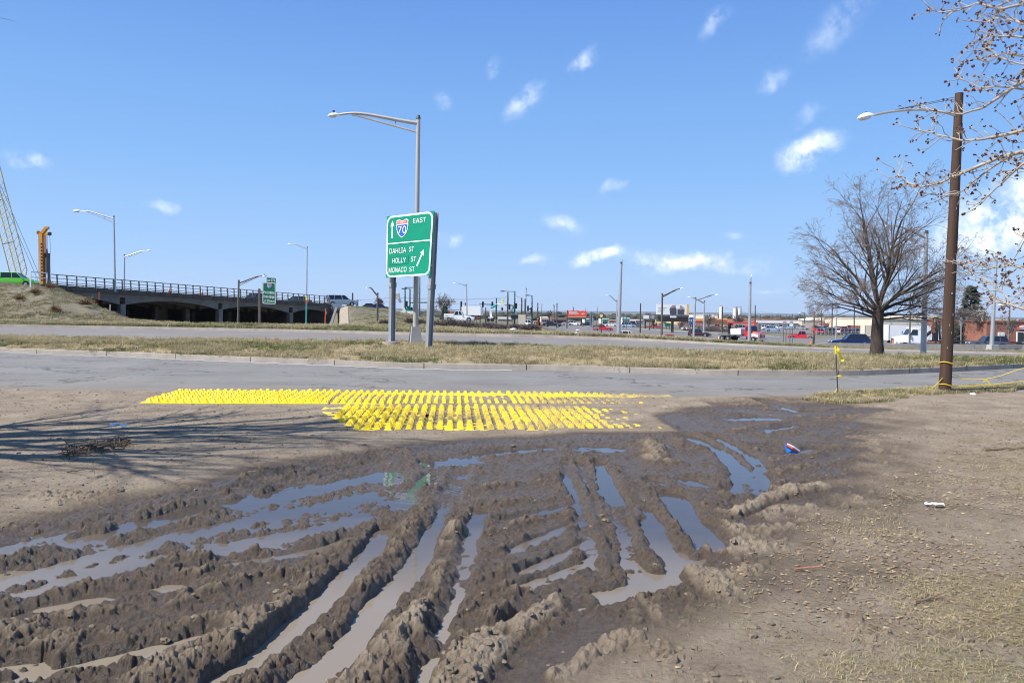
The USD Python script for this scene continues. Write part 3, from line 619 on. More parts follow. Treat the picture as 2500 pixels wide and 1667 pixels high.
rut([(1590, 1165), (1620, 1178)], .10, .064, .03); rut([(1680, 1165), (1720, 1180)], .15, .064, .02); rut([(1765, 1188), (1795, 1183)], .12, .068, .02); rut([(1540, 1070), (1560, 1060)], .12, .05, .03)
rut([(1700, 1000), (1800, 1002), (1900, 1010), (2050, 1008), (2150, 1000)], .3, .02, .05)
rut([(1900, 1060), (2000, 1072), (2090, 1075)], .2, .035, .05); rut([(1905, 1140), (2000, 1120), (2100, 1100)], .16, .03, .05)
for pts, hw, h in (([(1575, 1110), (1600, 1125), (1590, 1085)], .17, .13), ([(1640, 1128), (1700, 1128), (1735, 1130)], .14, .10), ([(1652, 1075), (1668, 1085)], .1, .08), ([(1790, 1050), (1840, 1045)], .2, .09), ([(1690, 1000), (1740, 1000)], .2, .07), ([(1900, 1150), (1960, 1140), (1995, 1135)], .14, .07),
                   ([(1745, 1250), (1800, 1230), (1838, 1200)], .09, .07), ([(1780, 990), (1860, 988)], .3, .07), ([(2020, 1030), (2050, 1020), (2090, 1010)], .25, .06)):
    ridge(pts, hw, h, 1.3, lump=1.3)
# pushed-up rim on the right and its clods
ridge([(1815, 1252), (1870, 1225), (1940, 1205), (2015, 1192)], .16, .15, 1.3, dry=.35, lump=.9, steep=1.2)
rut([(1840, 1262), (1900, 1240), (2010, 1212)], .10, .035, .0, rough=.0)
for pts, hw, h in (([(1870, 1260), (1900, 1245), (1990, 1240)], .13, .09), ([(1800, 1290), (1830, 1310), (1810, 1340), (1770, 1350)], .13, .09), ([(1850, 1300), (1900, 1280)], .12, .07), ([(1860, 1335), (1900, 1330)], .12, .08), ([(1720, 1405), (1760, 1440), (1735, 1425)], .12, .10), ([(1590, 1470), (1610, 1500)], .07, .06), ([(1600, 1580), (1630, 1600)], .05, .04),
                   ([(1790, 1400), (1830, 1390)], .12, .06), ([(1690, 1395), (1740, 1385)], .10, .07)):
    ridge(pts, hw, h, 1.3, dry=.6, lump=1.4)
# the broad dry mound at the bottom, with a scooped side
ridge([(1120, 1740), (1165, 1640), (1235, 1560), (1330, 1490), (1400, 1458), (1440, 1452)], .11, .13, .75, dry=.8, lump=.7, steep=.2)
ridge([(1150, 1580), (1190, 1545), (1240, 1535)], .09, .10, 1.2, dry=.7); ridge([(1370, 1640), (1440, 1590), (1490, 1540), (1540, 1560)], .08, .06, 1.2, dry=.5)
ridge([(1100, 1700), (1140, 1640), (1160, 1590)], .10, .11, 1.3, dry=.6)
rut([(1230, 1690), (1300, 1620), (1390, 1560), (1480, 1510)], .13, .03, .0, rough=0, tread=0.0)
# right-hand side: trodden earth
dry_r = smoothstep(.0, .9, (MX - 1.0 - .12 * MY))
HT += dry_r * (1 - zm) * (.018 * nC + .012 * nB + .05)
ridge([(2080, 1525), (2120, 1545), (2110, 1570)], .12, .05, 1.2); ridge([(100, 1210), (185, 1206), (250, 1204)], .16, .07, 1.3); ridge([(170, 1215), (215, 1212)], .18, .08, 1.3)
# crumbs and clods
from scipy.spatial import cKDTree
def clods(n, rmin, rmax, seed, hs=.8, k=2):
    g = np.random.default_rng(seed); y = np.exp(g.uniform(math.log(2.3), math.log(17), n)); x = g.uniform(-.8, .8, n) * y
    keep = (g.random(n) < np.interp(y, [2.3, 17], [1, .5])); x, y = x[keep], y[keep]
    r_ = np.clip(np.searchsorted(rowd, y), 0, len(rowd) - 1); c_ = np.clip(np.searchsorted(mcol, x / y), 0, len(mcol) - 1)
    ch = churn[r_, c_]; keep = g.random(len(x)) < np.clip(ch * 1.2 - .25, .0, 1); x, y = x[keep], y[keep]
    r = g.uniform(0, 1, len(x)) ** 2 * (rmax - rmin) + rmin; sq = g.uniform(.45, 1.0, len(x))
    Qx, Qy = MX + N(18, seed, 2) * .05, MY + N(18, seed + 1, 2) * .05; m = churn > .12
    d, i = cKDTree(np.stack([x, y], 1)).query(np.stack([Qx[m], Qy[m]], 1), k=k, distance_upper_bound=rmax * 1.3)
    h = np.zeros(d.shape); ok = i < len(x); ri = r[np.clip(i, 0, len(x) - 1)]; h[ok] = (np.sqrt(np.maximum(0, 1 - (d / ri) ** 2)) * ri * sq[np.clip(i, 0, len(x) - 1)])[ok]
    out = np.zeros(MX.shape); out[m] = h.max(1) * hs; return out
HT += clods(34000, .012, .05, 101, .72) + clods(90000, .007, .022, 102, .9)
cr = np.clip(churn, 0, 1.4)
HT += cr * (.019 * (rid - .45) + .012 * nD + .009 * (rid2 - .45) + .008 * nE + .010 * N(38, 6, 2))
HT += (1 - np.clip(cr, 0, 1)) * (.004 * nD + .0025 * nE + .003 * (rid - .5)) * np.where(sh > .6, .5, 1)
# dirt packed between and around the mats
MPX = 1250 + F * MX / MY
md_ = math.atan2(1105 - 1250, F); ma_ = np.array([math.cos(md_), -math.sin(md_)]); mb_ = np.array([math.sin(md_), math.cos(md_)])
def mat_mask(px, py, w, dl, soft):
    o = on(px, py)[:2]; a = (MX - o[0]) * ma_[0] + (MY - o[1]) * ma_[1]; q_ = (MX - o[0]) * mb_[0] + (MY - o[1]) * mb_[1]
    return smoothstep(-soft, 0, a) * smoothstep(w + soft, w, a) * smoothstep(-soft, 0, q_) * smoothstep(dl + soft, dl, q_), a / w
m1, a1 = mat_mask(343, 985, 10.2, 2.1, .3); m2, a2 = mat_mask(738, 1050, 5.3, 2.6, .3)
nM = .018 * N(3.5, 51, 3) + .010 * nC
HT = HT * (1 - m1) + m1 * (np.interp(a1, [0, .3, .5, 1], [-.006, -.004, .006, .018]) + nM * np.clip(a1 * 2.2, .15, 1)); HT = HT * (1 - m2) + m2 * (np.interp(a2, [0, .2, .7, 1], [.010, .008, .014, .026]) + nM)
mm = np.maximum(m1, m2); wet = wet * (1 - mm); churn = churn * (1 - mm)
# meets the ramp in a ragged line
e0y = np.interp(np.clip(col_of(MX, MY), -500, 3000), PXS, A0[:, 1]) + .35 * N(1.2, 41, 3) + .12 * N(7, 42, 2)
t = smoothstep(-.5, .35, MY - e0y); HT = HT * (1 - t) + (.03 - .10 * smoothstep(.0, .5, MY - e0y)) * t
HT += .055 * smoothstep(2.0, .3, e0y - MY) * (1 - t) * .6
GRASSR = None
wet = np.clip(wet * .75 + .9 * smoothstep(.06, -.045, HT) * zm + .25 * nB * zm - .24 * smoothstep(.04, .10, HT), 0, 1)
nr2, nc2 = MX.shape; i, j = np.meshgrid(np.arange(nr2 - 1), np.arange(nc2 - 1), indexing='ij')
MF = np.stack([i * nc2 + j, i * nc2 + j + 1, (i + 1) * nc2 + j + 1, (i + 1) * nc2 + j], -1).reshape(-1, 4)
def mud_z(x, y):
    from scipy.ndimage import map_coordinates
    sc = np.ndim(x) == 0; x, y = np.atleast_1d(np.asarray(x, float)), np.atleast_1d(np.asarray(y, float))
    r = np.interp(y, rowd, np.arange(len(rowd))); c = np.interp(x / y, mcol, np.arange(len(mcol))); o = map_coordinates(HT, [r, c], order=1); return float(o[0]) if sc else o
MARGIN = []
for sgn, c_ in ((-1, 4), (1, -5)):
    k_ = np.arange(0, len(rowd), 8); e_ = np.stack([MX[k_, c_], MY[k_, c_], HT[k_, c_] - .006], -1); o_ = np.stack([np.full(len(k_), sgn * 70.0), MY[k_, c_], np.full(len(k_), -.05)], -1); MARGIN.append((e_, o_))
n = {'w': ('attribute', {'attribute': 'wet'}), 'g': ('geometry', {}), 'n1': ('noise_texture', {'scale': 1.6, 'detail': 6.0, 'roughness': .65}), 'n2': ('noise_texture', {'scale': 26.0, 'detail': 7.0, 'roughness': .7}), 'n3': ('noise_texture', {'scale': 130.0, 'detail': 4.0, 'roughness': .7}),
     'd1': ('rgb_ramp', {'ramp': [(.3, (.230, .180, .130)), (.5, (.312, .250, .184)), (.7, (.39, .32, .24))]}),
     'd2': ('rgb_ramp', {'ramp': [(.28, (.48, .46, .45)), (.5, (1, 1, 1)), (.75, (1.22, 1.2, 1.17))]}),
     'dm': ('mix_color', {'blend_type': 'multiply', 'fac': .8}),
     'wc': ('rgb_ramp', {'ramp': [(.3, (.066, .047, .033)), (.55, (.118, .087, .061)), (.75, (.165, .126, .090))]}),
     'wn': ('math', {'math_type': 'multiply_add', 'value2': .7}), 'ws': ('math', {'math_type': 'subtract', 'value2': .35}), 'wr': ('map_range', {'from_min': .18, 'from_max': .72, 'clamp': True}),
     'm': ('mix_color', {}), 'rr': ('map_range', {'from_min': .45, 'from_max': 1.0, 'to_min': .92, 'to_max': .36, 'clamp': True}), 'sp': ('map_range', {'from_min': .45, 'from_max': 1.0, 'to_min': .15, 'to_max': .5, 'clamp': True}),
     'hb': ('math', {'math_type': 'multiply_add', 'value2': .6}), 'bp': ('bump', {'distance': .032}), 'p': ('principled_bsdf', {})}
l = [('g.position', 'n1.vector'), ('g.position', 'n2.vector'), ('g.position', 'n3.vector'), ('n1.fac', 'd1.fac'), ('n2.fac', 'd2.fac'), ('d1.color', 'dm.a'), ('d2.color', 'dm.b'), ('n2.fac', 'wc.fac'), ('n2.fac', 'wn.value1'), ('w.fac', 'wn.value3'), ('wn.value', 'ws.value1'), ('ws.value', 'wr.value'),
     ('wr.result', 'm.fac'), ('dm.result', 'm.a'), ('wc.color', 'm.b'), ('m.result', 'p.base_color'), ('ws.value', 'rr.value'), ('ws.value', 'sp.value'), ('rr.result', 'p.roughness'), ('sp.result', 'p.specular_ior_level'), ('n3.fac', 'hb.value1'), ('n2.fac', 'hb.value3'), ('hb.value', 'bp.height'), ('bp.normal', 'p.normal')]
M['mud'] = usdkit.material(stage, '/World/Looks/mud', n, l, surface='p.BSDF')
single('dirt_lot', (np.stack([MX, MY, HT], -1).reshape(-1, 3), MF), 'mud', 'rutted muddy lot drying to pale earth at its edges', kind='structure', smooth=True, prims={'wet': wet.ravel()})
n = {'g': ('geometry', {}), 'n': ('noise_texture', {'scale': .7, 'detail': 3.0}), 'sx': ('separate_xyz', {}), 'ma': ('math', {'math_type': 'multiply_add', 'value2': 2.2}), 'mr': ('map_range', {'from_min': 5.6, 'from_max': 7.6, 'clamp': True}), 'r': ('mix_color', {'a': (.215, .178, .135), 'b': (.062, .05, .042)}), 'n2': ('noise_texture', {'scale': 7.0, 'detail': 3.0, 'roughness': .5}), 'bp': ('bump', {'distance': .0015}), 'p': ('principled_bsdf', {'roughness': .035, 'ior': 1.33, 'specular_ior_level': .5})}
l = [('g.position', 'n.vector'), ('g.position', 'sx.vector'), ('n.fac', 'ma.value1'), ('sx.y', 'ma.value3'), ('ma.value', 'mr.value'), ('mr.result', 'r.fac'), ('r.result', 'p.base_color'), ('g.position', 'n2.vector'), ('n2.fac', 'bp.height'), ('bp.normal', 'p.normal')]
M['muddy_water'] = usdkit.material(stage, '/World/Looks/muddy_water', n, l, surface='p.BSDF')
wp = [on(a, b, 0) for a, b in [(-650, 1500), (-100, 1300), (700, 1080), (1400, 1050), (1720, 1000), (1860, 974), (2000, 990), (2120, 1000), (2130, 1120), (1880, 1290), (1760, 1450), (1500, 1560), (1250, 1700), (900, 2000), (-650, 2000)]]
wp = np.array([[p[0], p[1], ZW] for p in wp]); c = wp.mean(0)
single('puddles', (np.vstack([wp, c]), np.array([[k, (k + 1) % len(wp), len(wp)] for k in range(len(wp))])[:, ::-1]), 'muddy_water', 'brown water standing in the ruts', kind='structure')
mg = MB()
for e_, o_ in MARGIN:
    n_ = len(e_); mg.add(np.vstack([e_, o_]), [[i, i + 1, n_ + i + 1, n_ + i] for i in range(n_ - 1)])
mg.add([(-70, -60, -.05), (70, -60, -.05), (70, 2.2, -.05), (-70, 2.2, -.05)], [[0, 1, 2, 3]])
single('dirt_margin', mg, 'mud', 'bare earth going on beyond the rutted lot', kind='structure')
# ================================================================== THINGS ON THE LOT AND THE ISLAND
rnd = random.Random(11)
# ---- yellow track-out mats: a thin sheet with rows of moulded pyramids along the way out
n = {'g': ('geometry', {}), 'n': ('noise_texture', {'scale': 5.0, 'detail': 5.0, 'roughness': .65}), 'n2': ('noise_texture', {'scale': .55, 'detail': 3.0}), 'sx': ('separate_xyz', {}), 'px': ('math', {'math_type': 'multiply_add', 'value2': .055}), 'ad': ('math', {'math_type': 'multiply_add', 'value2': .55}), 'a2': ('math', {'math_type': 'multiply_add', 'value2': .22}),
     'mr': ('map_range', {'from_min': .70, 'from_max': 1.02, 'clamp': True}), 'm': ('mix_color', {'a': (.90, .66, .008), 'b': (.25, .195, .12)}), 'r': ('map_range', {'to_min': .4, 'to_max': .9}), 'p': ('principled_bsdf', {})}
l = [('g.position', 'n.vector'), ('g.position', 'n2.vector'), ('g.position', 'sx.vector'), ('sx.x', 'px.value1'), ('n2.fac', 'px.value3'), ('n.fac', 'ad.value1'), ('px.value', 'ad.value3'), ('g.random_per_island', 'a2.value1'), ('ad.value', 'a2.value3'), ('a2.value', 'mr.value'), ('mr.result', 'm.fac'), ('mr.result', 'r.value'), ('m.result', 'p.base_color'), ('r.result', 'p.roughness')]
mat('packed_dirt', (.17, .135, .095), .95, var=.3, scale=8, bump=.01)
M['muddied_yellow'] = usdkit.material(stage, '/World/Looks/muddied_yellow', n, l, surface='p.BSDF')
MDIR = math.atan2(1105 - 1250, F)                      # the rows run along the way the trucks leave
mx, my = np.array([math.cos(MDIR), -math.sin(MDIR)]), np.array([math.sin(MDIR), math.cos(MDIR)])
def lot_z(x, y): return float(mud_z(x, y))
def yellow_mat(p0, w, dlen, label, yaw=0.0, lift=.0, sink=0.0, cut=0.0):
    """p0: the near left corner on the ground; w across, dlen along the rows; sink: how deep the right end lies in the dirt; cut: the left front corner under the dirt."""
    ux, uy = mx, my; p0 = np.asarray(p0, float); c = p0 + ux * w / 2 + uy * dlen / 2; base = 0.0
    t = thing('yellow_mat', label, 'ground mat', (c[0], c[1], base), group='yellow mats laid at the lot exit')
    P3 = lambda a, b, z: np.array([*(p0 + ux * a + uy * b), base + z])
    e = MB(); lip = .04 if sink < .9 else -.03; k0 = cut * 2.2
    o = [(-lip, k0 - lip), (w * .45 * min(cut, 1), -lip), (w + lip, -lip), (w + lip, dlen + lip), (-lip, dlen + lip)]
    e.add([P3(a, b, z) for z in (-.02, .008) for a, b in o], [[5, 6, 7], [5, 7, 9], [7, 8, 9], [0, 2, 1], [0, 4, 2], [2, 4, 3]] + [q for k in range(5) for q in ([k, (k + 1) % 5, 5 + (k + 1) % 5], [k, 5 + (k + 1) % 5, 5 + k])])
    t.part('sheet', e, 'muddied_yellow')
    n, k = int(w / .138), int(dlen / .172)
    for i in range(n):
        r = MB()
        for j in range(k):
            a, b = (i + .5) * w / n, (j + .5) * dlen / k
            if b < k0 * (1 - a / (w * .45)): continue
            h = .082 * rnd.uniform(.75, 1.08); s = .058; sb = .074; jx, jy = rnd.uniform(-.012, .012), rnd.uniform(-.014, .014)
            dz = -.062 * sink * smoothstep(.1, 1.0, a / w + rnd.uniform(-.15, .15)) * (.6 + .8 * meshkit.noise(np.array([a * 2.2 + p0[0], b * 2.2, 1.0])))
            if dz < -.062: continue
            v = [P3(a + x * s, b + y * sb, -.02) for x, y in ((-1, -1), (1, -1), (1, 1), (-1, 1))] + [P3(a + x * s * .40 + jx, b + y * sb * .34 + jy, h + dz) for x, y in ((-1, -1), (1, -1), (1, 1), (-1, 1))]
            r.add(v, [[4, 5, 6, 7], [0, 1, 5, 4], [1, 2, 6, 5], [2, 3, 7, 6], [3, 0, 4, 7]])
        if len(r.v) > 7: t.part('pyramid_row', r, 'muddied_yellow')
bl = on(343, 985)[:2]
yellow_mat(bl + my * .1, 3.26, 1.95, 'cleanest yellow mat, at the left end of the row along the ramp')
yellow_mat(bl + mx * 3.30 + my * .1, 3.26, 1.95, 'yellow mat in the middle of the row along the ramp', sink=.4)
yellow_mat(bl + mx * 6.60 + my * .05, 3.5, 1.95, 'mud-caked yellow mat at the right end of the row along the ramp', sink=1)
fl = on(722, 1050)[:2]
yellow_mat(fl + mx * .02, 1.78, 2.70, 'near yellow mat beside the bare ground, its left front corner buried', cut=1.0)
yellow_mat(fl + mx * 1.80 + my * .02, 1.78, 2.68, 'near yellow mat between two others, half packed with mud')
yellow_mat(fl + mx * 3.58 + my * .12, 1.78, 2.58, 'near yellow mat nearest the puddles, almost buried in mud', sink=1)
# ---- lettering: text_mesh stretched into a box of a panel
def bilin(C, s, t, off, nrm):
    s, t, off = np.asarray(s)[:, None], np.asarray(t)[:, None], np.asarray(off)[:, None]
    return C[0] * (1 - s) * (1 - t) + C[1] * s * (1 - t) + C[2] * s * t + C[3] * (1 - s) * t + nrm * off
class Panel:
    """A flat sign given by its corners (top left, top right, bottom right, bottom left); s runs right, t down."""
    def __init__(s, corners, th=.02):
        s.C = np.asarray(corners, float); n = np.cross(s.C[1] - s.C[0], s.C[3] - s.C[0]); n /= np.linalg.norm(n); s.n = n if n @ (EYE - s.C.mean(0)) > 0 else -n; s.th = th
        s.w = np.linalg.norm(s.C[1] - s.C[0]); s.h = np.linalg.norm(s.C[3] - s.C[0])
    def put(s, p, lo, hi):
        """A flat outline [(s, t)] as a slab from lo to hi above the face."""
        import shapely
        from trimesh.creation import triangulate_polygon
        poly = p if hasattr(p, 'exterior') else shapely.Polygon(p)
        m = trimesh.creation.extrude_polygon(poly, 1.0, engine='earcut'); v = m.vertices
        return bilin(s.C, v[:, 0], v[:, 1], np.where(v[:, 2] > .5, hi, lo), s.n), np.asarray(m.faces)
    def box(s, s0, t0, s1, t1, lo, hi): return s.put([(s0, t0), (s1, t0), (s1, t1), (s0, t1)], lo, hi)
    def text(s, txt, s0, t0, s1, t1, bold=True, lo=.001, hi=.004):
        m = meshkit.text_mesh(txt, 1.0, 1.0, bold=bold); v = np.array(m.vertices); a, b = v.min(0), v.max(0)
        cap = meshkit.text_mesh('H', 1.0, 1.0, bold=bold).vertices; c0, c1 = cap[:, 1].min(), cap[:, 1].max()
        S = s0 + (v[:, 0] - a[0]) / (b[0] - a[0]) * (s1 - s0); T = t1 - (v[:, 1] - c0) / (c1 - c0) * (t1 - t0)
        return bilin(s.C, S, T, np.where(v[:, 2] > .5, hi, lo), s.n), np.asarray(m.faces)
def rrect(s0, t0, s1, t1, rs, rt, k=8):
    out = []
    for cx, cy, a in ((s1 - rs, t0 + rt, -90), (s1 - rs, t1 - rt, 0), (s0 + rs, t1 - rt, 90), (s0 + rs, t0 + rt, 180)):
        for i in range(k + 1):
            q = math.radians(a + 90 * i / k); out.append((cx + rs * math.cos(q), cy + rt * math.sin(q)))
    return out
def shield_outline(s0, t0, s1, t1):
    p = [(0, .06), (.1, .02), (.2, 0), (.3, .02), (.42, .07), (.5, .085), (.58, .07), (.7, .02), (.8, 0), (.9, .02), (1, .06), (.985, .2), (1.0, .36), (.97, .55), (.88, .74), (.72, .89), (.5, 1.0), (.28, .89), (.12, .74), (.03, .55), (0, .36), (.015, .2)]
    return [(s0 + a * (s1 - s0), t0 + b * (t1 - t0)) for a, b in p]
def arrow(s0, t0, s1, t1, w, head, aspect):
    """From tail to tip in panel units; aspect = width / height of the panel."""
    a, b = np.array([s0 * aspect, t0]), np.array([s1 * aspect, t1]); d = b - a; L = np.linalg.norm(d); d /= L; r = np.array([-d[1], d[0]]); k = b - d * head
    p = [a - r * w, k - r * w, k - r * head * .62 - d * head * .12, b, k + r * head * .62 - d * head * .12, k + r * w, a + r * w]
    return [(x / aspect, y) for x, y in p]
import shapely
# ---- the big guide sign
DL, DR = 31.1, 29.0
sp = Panel([at(944.7, 528.5, DL), at(1059.4, 514.8, DR), at(1050, 672.3, DR), at(942, 678.5, DL)], .03)
lb, rb = at(955, 836, 31.25), at(1044.5, 866, 29.3)
gs = thing('guide_sign', 'green freeway guide sign reading EAST and three street names', 'road sign', ((lb + rb) / 2) * [1, 1, 0] + [0, 0, .2])
gs.part('panel', sp.put([(0, 0), (1, 0), (1, 1), (0, 1)], -.03, 0), 'sign_green')
fr = shapely.Polygon(rrect(.004, .004, .990, .996, .115, .115)).difference(shapely.Polygon(rrect(.030, .032, .964, .968, .095, .095)))
gs.part('border', sp.put(fr, .001, .004), 'sign_white')
gs.part('divider', sp.box(.030, .441, .970, .458, .0012, .0045), 'sign_white')
asp = sp.w / sp.h
gs.part('arrow', sp.put(arrow(.130, .365, .130, .078, .018, .085, asp), .001, .004), 'sign_white', label='straight arrow pointing up')
gs.part('arrow', sp.put(arrow(.705, .840, .842, .585, .017, .085, asp), .001, .004), 'sign_white', label='slanting arrow pointing up to the right')
sh_ = gs.part('shield', sp.put(shield_outline(.222, .075, .480, .370), .001, .004), 'sign_white')
inner = shapely.Polygon(shield_outline(.235, .087, .467, .358))
sh_.part('shield_top', sp.put(inner.intersection(shapely.box(0, 0, 1, .150)), .0045, .006), 'sign_red')
sh_.part('shield_field', sp.put(inner.intersection(shapely.box(0, .162, 1, 1)), .0045, .006), 'sign_blue')
sh_.part('number', sp.text('70', .262, .186, .440, .300, bold=False, lo=.0065, hi=.008), 'sign_white')
sh_.part('lettering', sp.text('INTERSTATE', .262, .110, .440, .140, bold=False, lo=.0065, hi=.008), 'sign_white')
for w, a, b, c, d in (('EAST', .585, .085, .850, .160), ('DAHLIA', .078, .532, .452, .612), ('ST', .520, .530, .628, .605), ('HOLLY', .148, .690, .455, .768), ('ST', .570, .688, .682, .765), ('MONACO', .070, .842, .480, .920), ('ST', .545, .848, .655, .922)):
    gs.part('lettering', sp.text(w, a, b, c, d, bold=False), 'sign_white')
gs.part('overlay', sp.box(.065, .660, .510, .795, .0004, .0010), 'sign_patch', label='patch bearing the second street name')
nb = -sp.n
for top, bot in ((at(959, 545, DL + .12), lb), (at(1061, 519, DR + .12), rb)):
    mid = bot + (top - bot) * .47; m = MB()
    ax = (sp.C[1] - sp.C[0]) / sp.w; up = (top - bot) / np.linalg.norm(top - bot)
    for o, (ww, hh) in (((-.075), (.014, .19)), ((.075), (.014, .19)), (0, (.15, .012))):
        pass
    a, b = bot - up * .3, top
    m.bar(a + nb * -.07, b + nb * -.07, .17, .018, up=nb); m.bar(a + nb * .12, b + nb * .12, .17, .018, up=nb); m.bar(a + nb * .025, b + nb * .025, .02, .17, up=nb)
    po = gs.part('post', m, 'post_steel')
    g = MB()
    for k in (.0, ):
        g.bar(mid - up * .02 - nb * .10, mid + up * .16 - nb * .10, .19, .02, up=nb); g.bar(mid - up * .02 + nb * .15, mid + up * .16 + nb * .15, .19, .02, up=nb)
    po.part('hinge_plate', g, 'galvanised')
    f = MB(); f.box(bot + [0, 0, .03], (.42, .42, .05)); po.part('base_plate', f, 'galvanised')
for k in (.16, .5, .84):
    b = MB(); p, q = bilin(sp.C, [-.0], [k], [-.05], sp.n)[0], bilin(sp.C, [1.0], [k], [-.05], sp.n)[0]; gs.part('backing_rail', b.bar(p, q, .04, .06), 'galvanised')
pd = MB().cyl(lb - [0, 0, .25], lb + [0, 0, .02], .42, 20, .36); gs.part('footing', pd, 'concrete_light', smooth=30)

# ---- street lamps
def curve(pts, n=14):
    p = np.asarray(pts, float); t = np.linspace(0, 1, n)[:, None]
    if len(p) == 3: return (1 - t) ** 2 * p[0] + 2 * t * (1 - t) * p[1] + t ** 2 * p[2]
    return (1 - t) ** 3 * p[0] + 3 * t * (1 - t) ** 2 * p[1] + 3 * t ** 2 * (1 - t) * p[2] + t ** 3 * p[3]
def luminaire(tip, back, size):
    """A cobra head from its neck at back to its nose at tip."""
    ax = tip - back; L = np.linalg.norm(ax); ax = ax / L; side = np.cross(ax, [0, 0, 1.0]); side /= np.linalg.norm(side); up = np.cross(side, ax)
    prof = [(0, .18, .10), (.12, .55, .42), (.35, .95, .75), (.62, 1.0, .80), (.85, .75, .55), (1.0, .2, .1)]; v = []
    for t, w, h in prof:
        for k in range(10):
            a = 2 * math.pi * k / 10; z = math.sin(a); v.append(back + ax * L * t + side * math.cos(a) * w * size * .42 + up * (z * h * size * (.42 if z > 0 else .20)))
    f = [[i * 10 + k, i * 10 + (k + 1) % 10, (i + 1) * 10 + (k + 1) % 10, (i + 1) * 10 + k] for i in range(5) for k in range(10)]
    tri = [[0, k + 1, k] for k in range(1, 9)] + [[50, 50 + k, 50 + k + 1] for k in range(1, 9)]
    f = np.vstack([[[a, c, b], [a, d, c]] for a, b, c, d in f] + [np.array(tri)[None].reshape(-1, 3)]) if False else np.array([t for a, b, c, d in f for t in ([a, c, b], [a, d, c])] + tri)
    lens = np.array([back + ax * L * t + side * math.cos(a) * w * size * .34 - up * (.06 * size + .17 * size * w * k) for t, w in ((.3, .9), (.5, 1), (.8, .75)) for a in np.linspace(0, math.pi, 7) for k in (0, 1)])
    return (np.array(v), f), lens
def street_lamp(label, d, base, top, head_in, head_out, r=(.1, .06), arm_r=.05, brace=.09, mat_='pole_paint', head='lamp_white', pedestal=None, brace_y=None, group=None, cell=False, droop=0.0):
    b, t = at(*base, d), at(*top, d); up = (t - b) / np.linalg.norm(t - b)
    th = thing('street_lamp', label, 'street lamp', b, group=group)
    k = 14; z = np.linspace(0, 1, k); th.part('pole', MB().tube([b + (t - b) * q for q in z], r[0] + (r[1] - r[0]) * z, 12), mat_, smooth=35)
    th.part('pole_cap', MB().cyl(t - up * r[1], t + up * r[1] * .8, r[1] * 1.25, 10, r[1] * .8), 'lamp_dark', smooth=40)
    if head_in:
        hi, ho = at(*head_in, d), at(*head_out, d); L = np.linalg.norm((hi - t)[[0, 1]]); dx = (hi - t)
        root = t - up * max(.35 * r[0] * 6, .25)
        m1 = root + (hi - root) * .55 + [0, 0, abs(L) * (.02 + droop)]; m2 = hi - (ho - hi) / np.linalg.norm(ho - hi) * L * .28 + [0, 0, L * .015]
        th.part('arm', MB().tube(curve([root, m1, m2, hi], 16), np.linspace(arm_r * 1.3, arm_r * .75, 16), 8), mat_, smooth=35)
        if brace:
            r2 = t - up * (L * brace * 2.6); j = curve([root, m1, m2, hi], 16)[12] - [0, 0, arm_r]
            th.part('brace', MB().tube(curve([r2, r2 + (j - r2) * .5, j - (hi - t) / L * L * .10 + [0, 0, -.01 * L], j], 14), arm_r * .6, 7), mat_, smooth=35)
            q = .16; c = curve([root, m1, m2, hi], 16)[3]; c2 = r2 + (j - r2) * (np.linalg.norm(c - root) / np.linalg.norm(j - root))
            th.part('strut', MB().cyl(c, c2, arm_r * .4, 6), mat_)
        (lv, lf), lens = luminaire(ho, hi, np.linalg.norm(ho - hi) * .62)
        hd = th.part('lamp_head', (lv, lf), head, smooth=50); hd.part('lens', MB().hull(lens), 'lamp_glass', smooth=40)
        if cell: hd.part('photocell', MB().cyl((hi + ho) / 2 + [0, 0, .05], (hi + ho) / 2 + [0, 0, .19], .045, 8), 'lamp_dark')
    if pedestal:
        w0, w1, h = pedestal; th.part('pedestal', MB().box(b + [0, 0, h / 2 - .15], (w0, w0, h + .3), rz=.3, taper=w1 / w0), 'concrete'); 
    else: th.part('base_flange', MB().cyl(b, b + up * .06, r[0] * 1.9, 10), 'galvanised')
    return th
street_lamp('tall grey street lamp on a concrete pedestal behind the green guide sign', 31.5, (1014, 833), (1021.5, 286), (829, 280), (800, 284), (.112, .078), .062, .075, pedestal=(.50, .34, .58), cell=True)

# ---- wooden lamp pole
wd = 17.6; wb, wt = at(2306, 965, wd), at(2342, 228, wd); wz = lot_z(wb[0], wb[1])
wp_ = thing('wooden_lamp_pole', 'leaning brown wooden pole with a street lamp, wrapped with yellow rope', 'utility pole', wb)
zs = np.linspace(-.04, 1, 26); wp_.part('pole', MB().tube([wb + (wt - wb) * q for q in zs], np.interp(zs, [0, 1], [.128, .082]), 18), 'wood_pole', smooth=40)
rt_ = at(2332, 283, wd); hi, ho = at(2134, 281, wd), at(2093, 290, wd)
wp_.part('arm', MB().tube(curve([rt_, at(2290, 265, wd), at(2215, 262, wd), hi], 18), .028, 8), 'galvanised', smooth=40)
(lv, lf), lens = luminaire(ho, hi, .26); hd = wp_.part('lamp_head', (lv, lf), 'lamp_white', smooth=50); hd.part('lens', MB().hull(lens), 'lamp_glass', smooth=40)
hd.part('photocell', MB().cyl(at(2114, 280, wd), at(2114, 274, wd), .03, 8), 'lamp_dark')
for yy in (236, 241): wp_.part('stay_wire', MB().tube([at(2338, yy, wd), at(2170, 272, wd)], .006, 4), 'dark_steel')
cd = MB().tube([wb + (wt - wb) * q + np.array([.088 - .03 * q, -.085 + .02 * q, 0]) for q in np.linspace(.02, .9, 12)], .012, 6); wp_.part('conduit', cd, 'black')
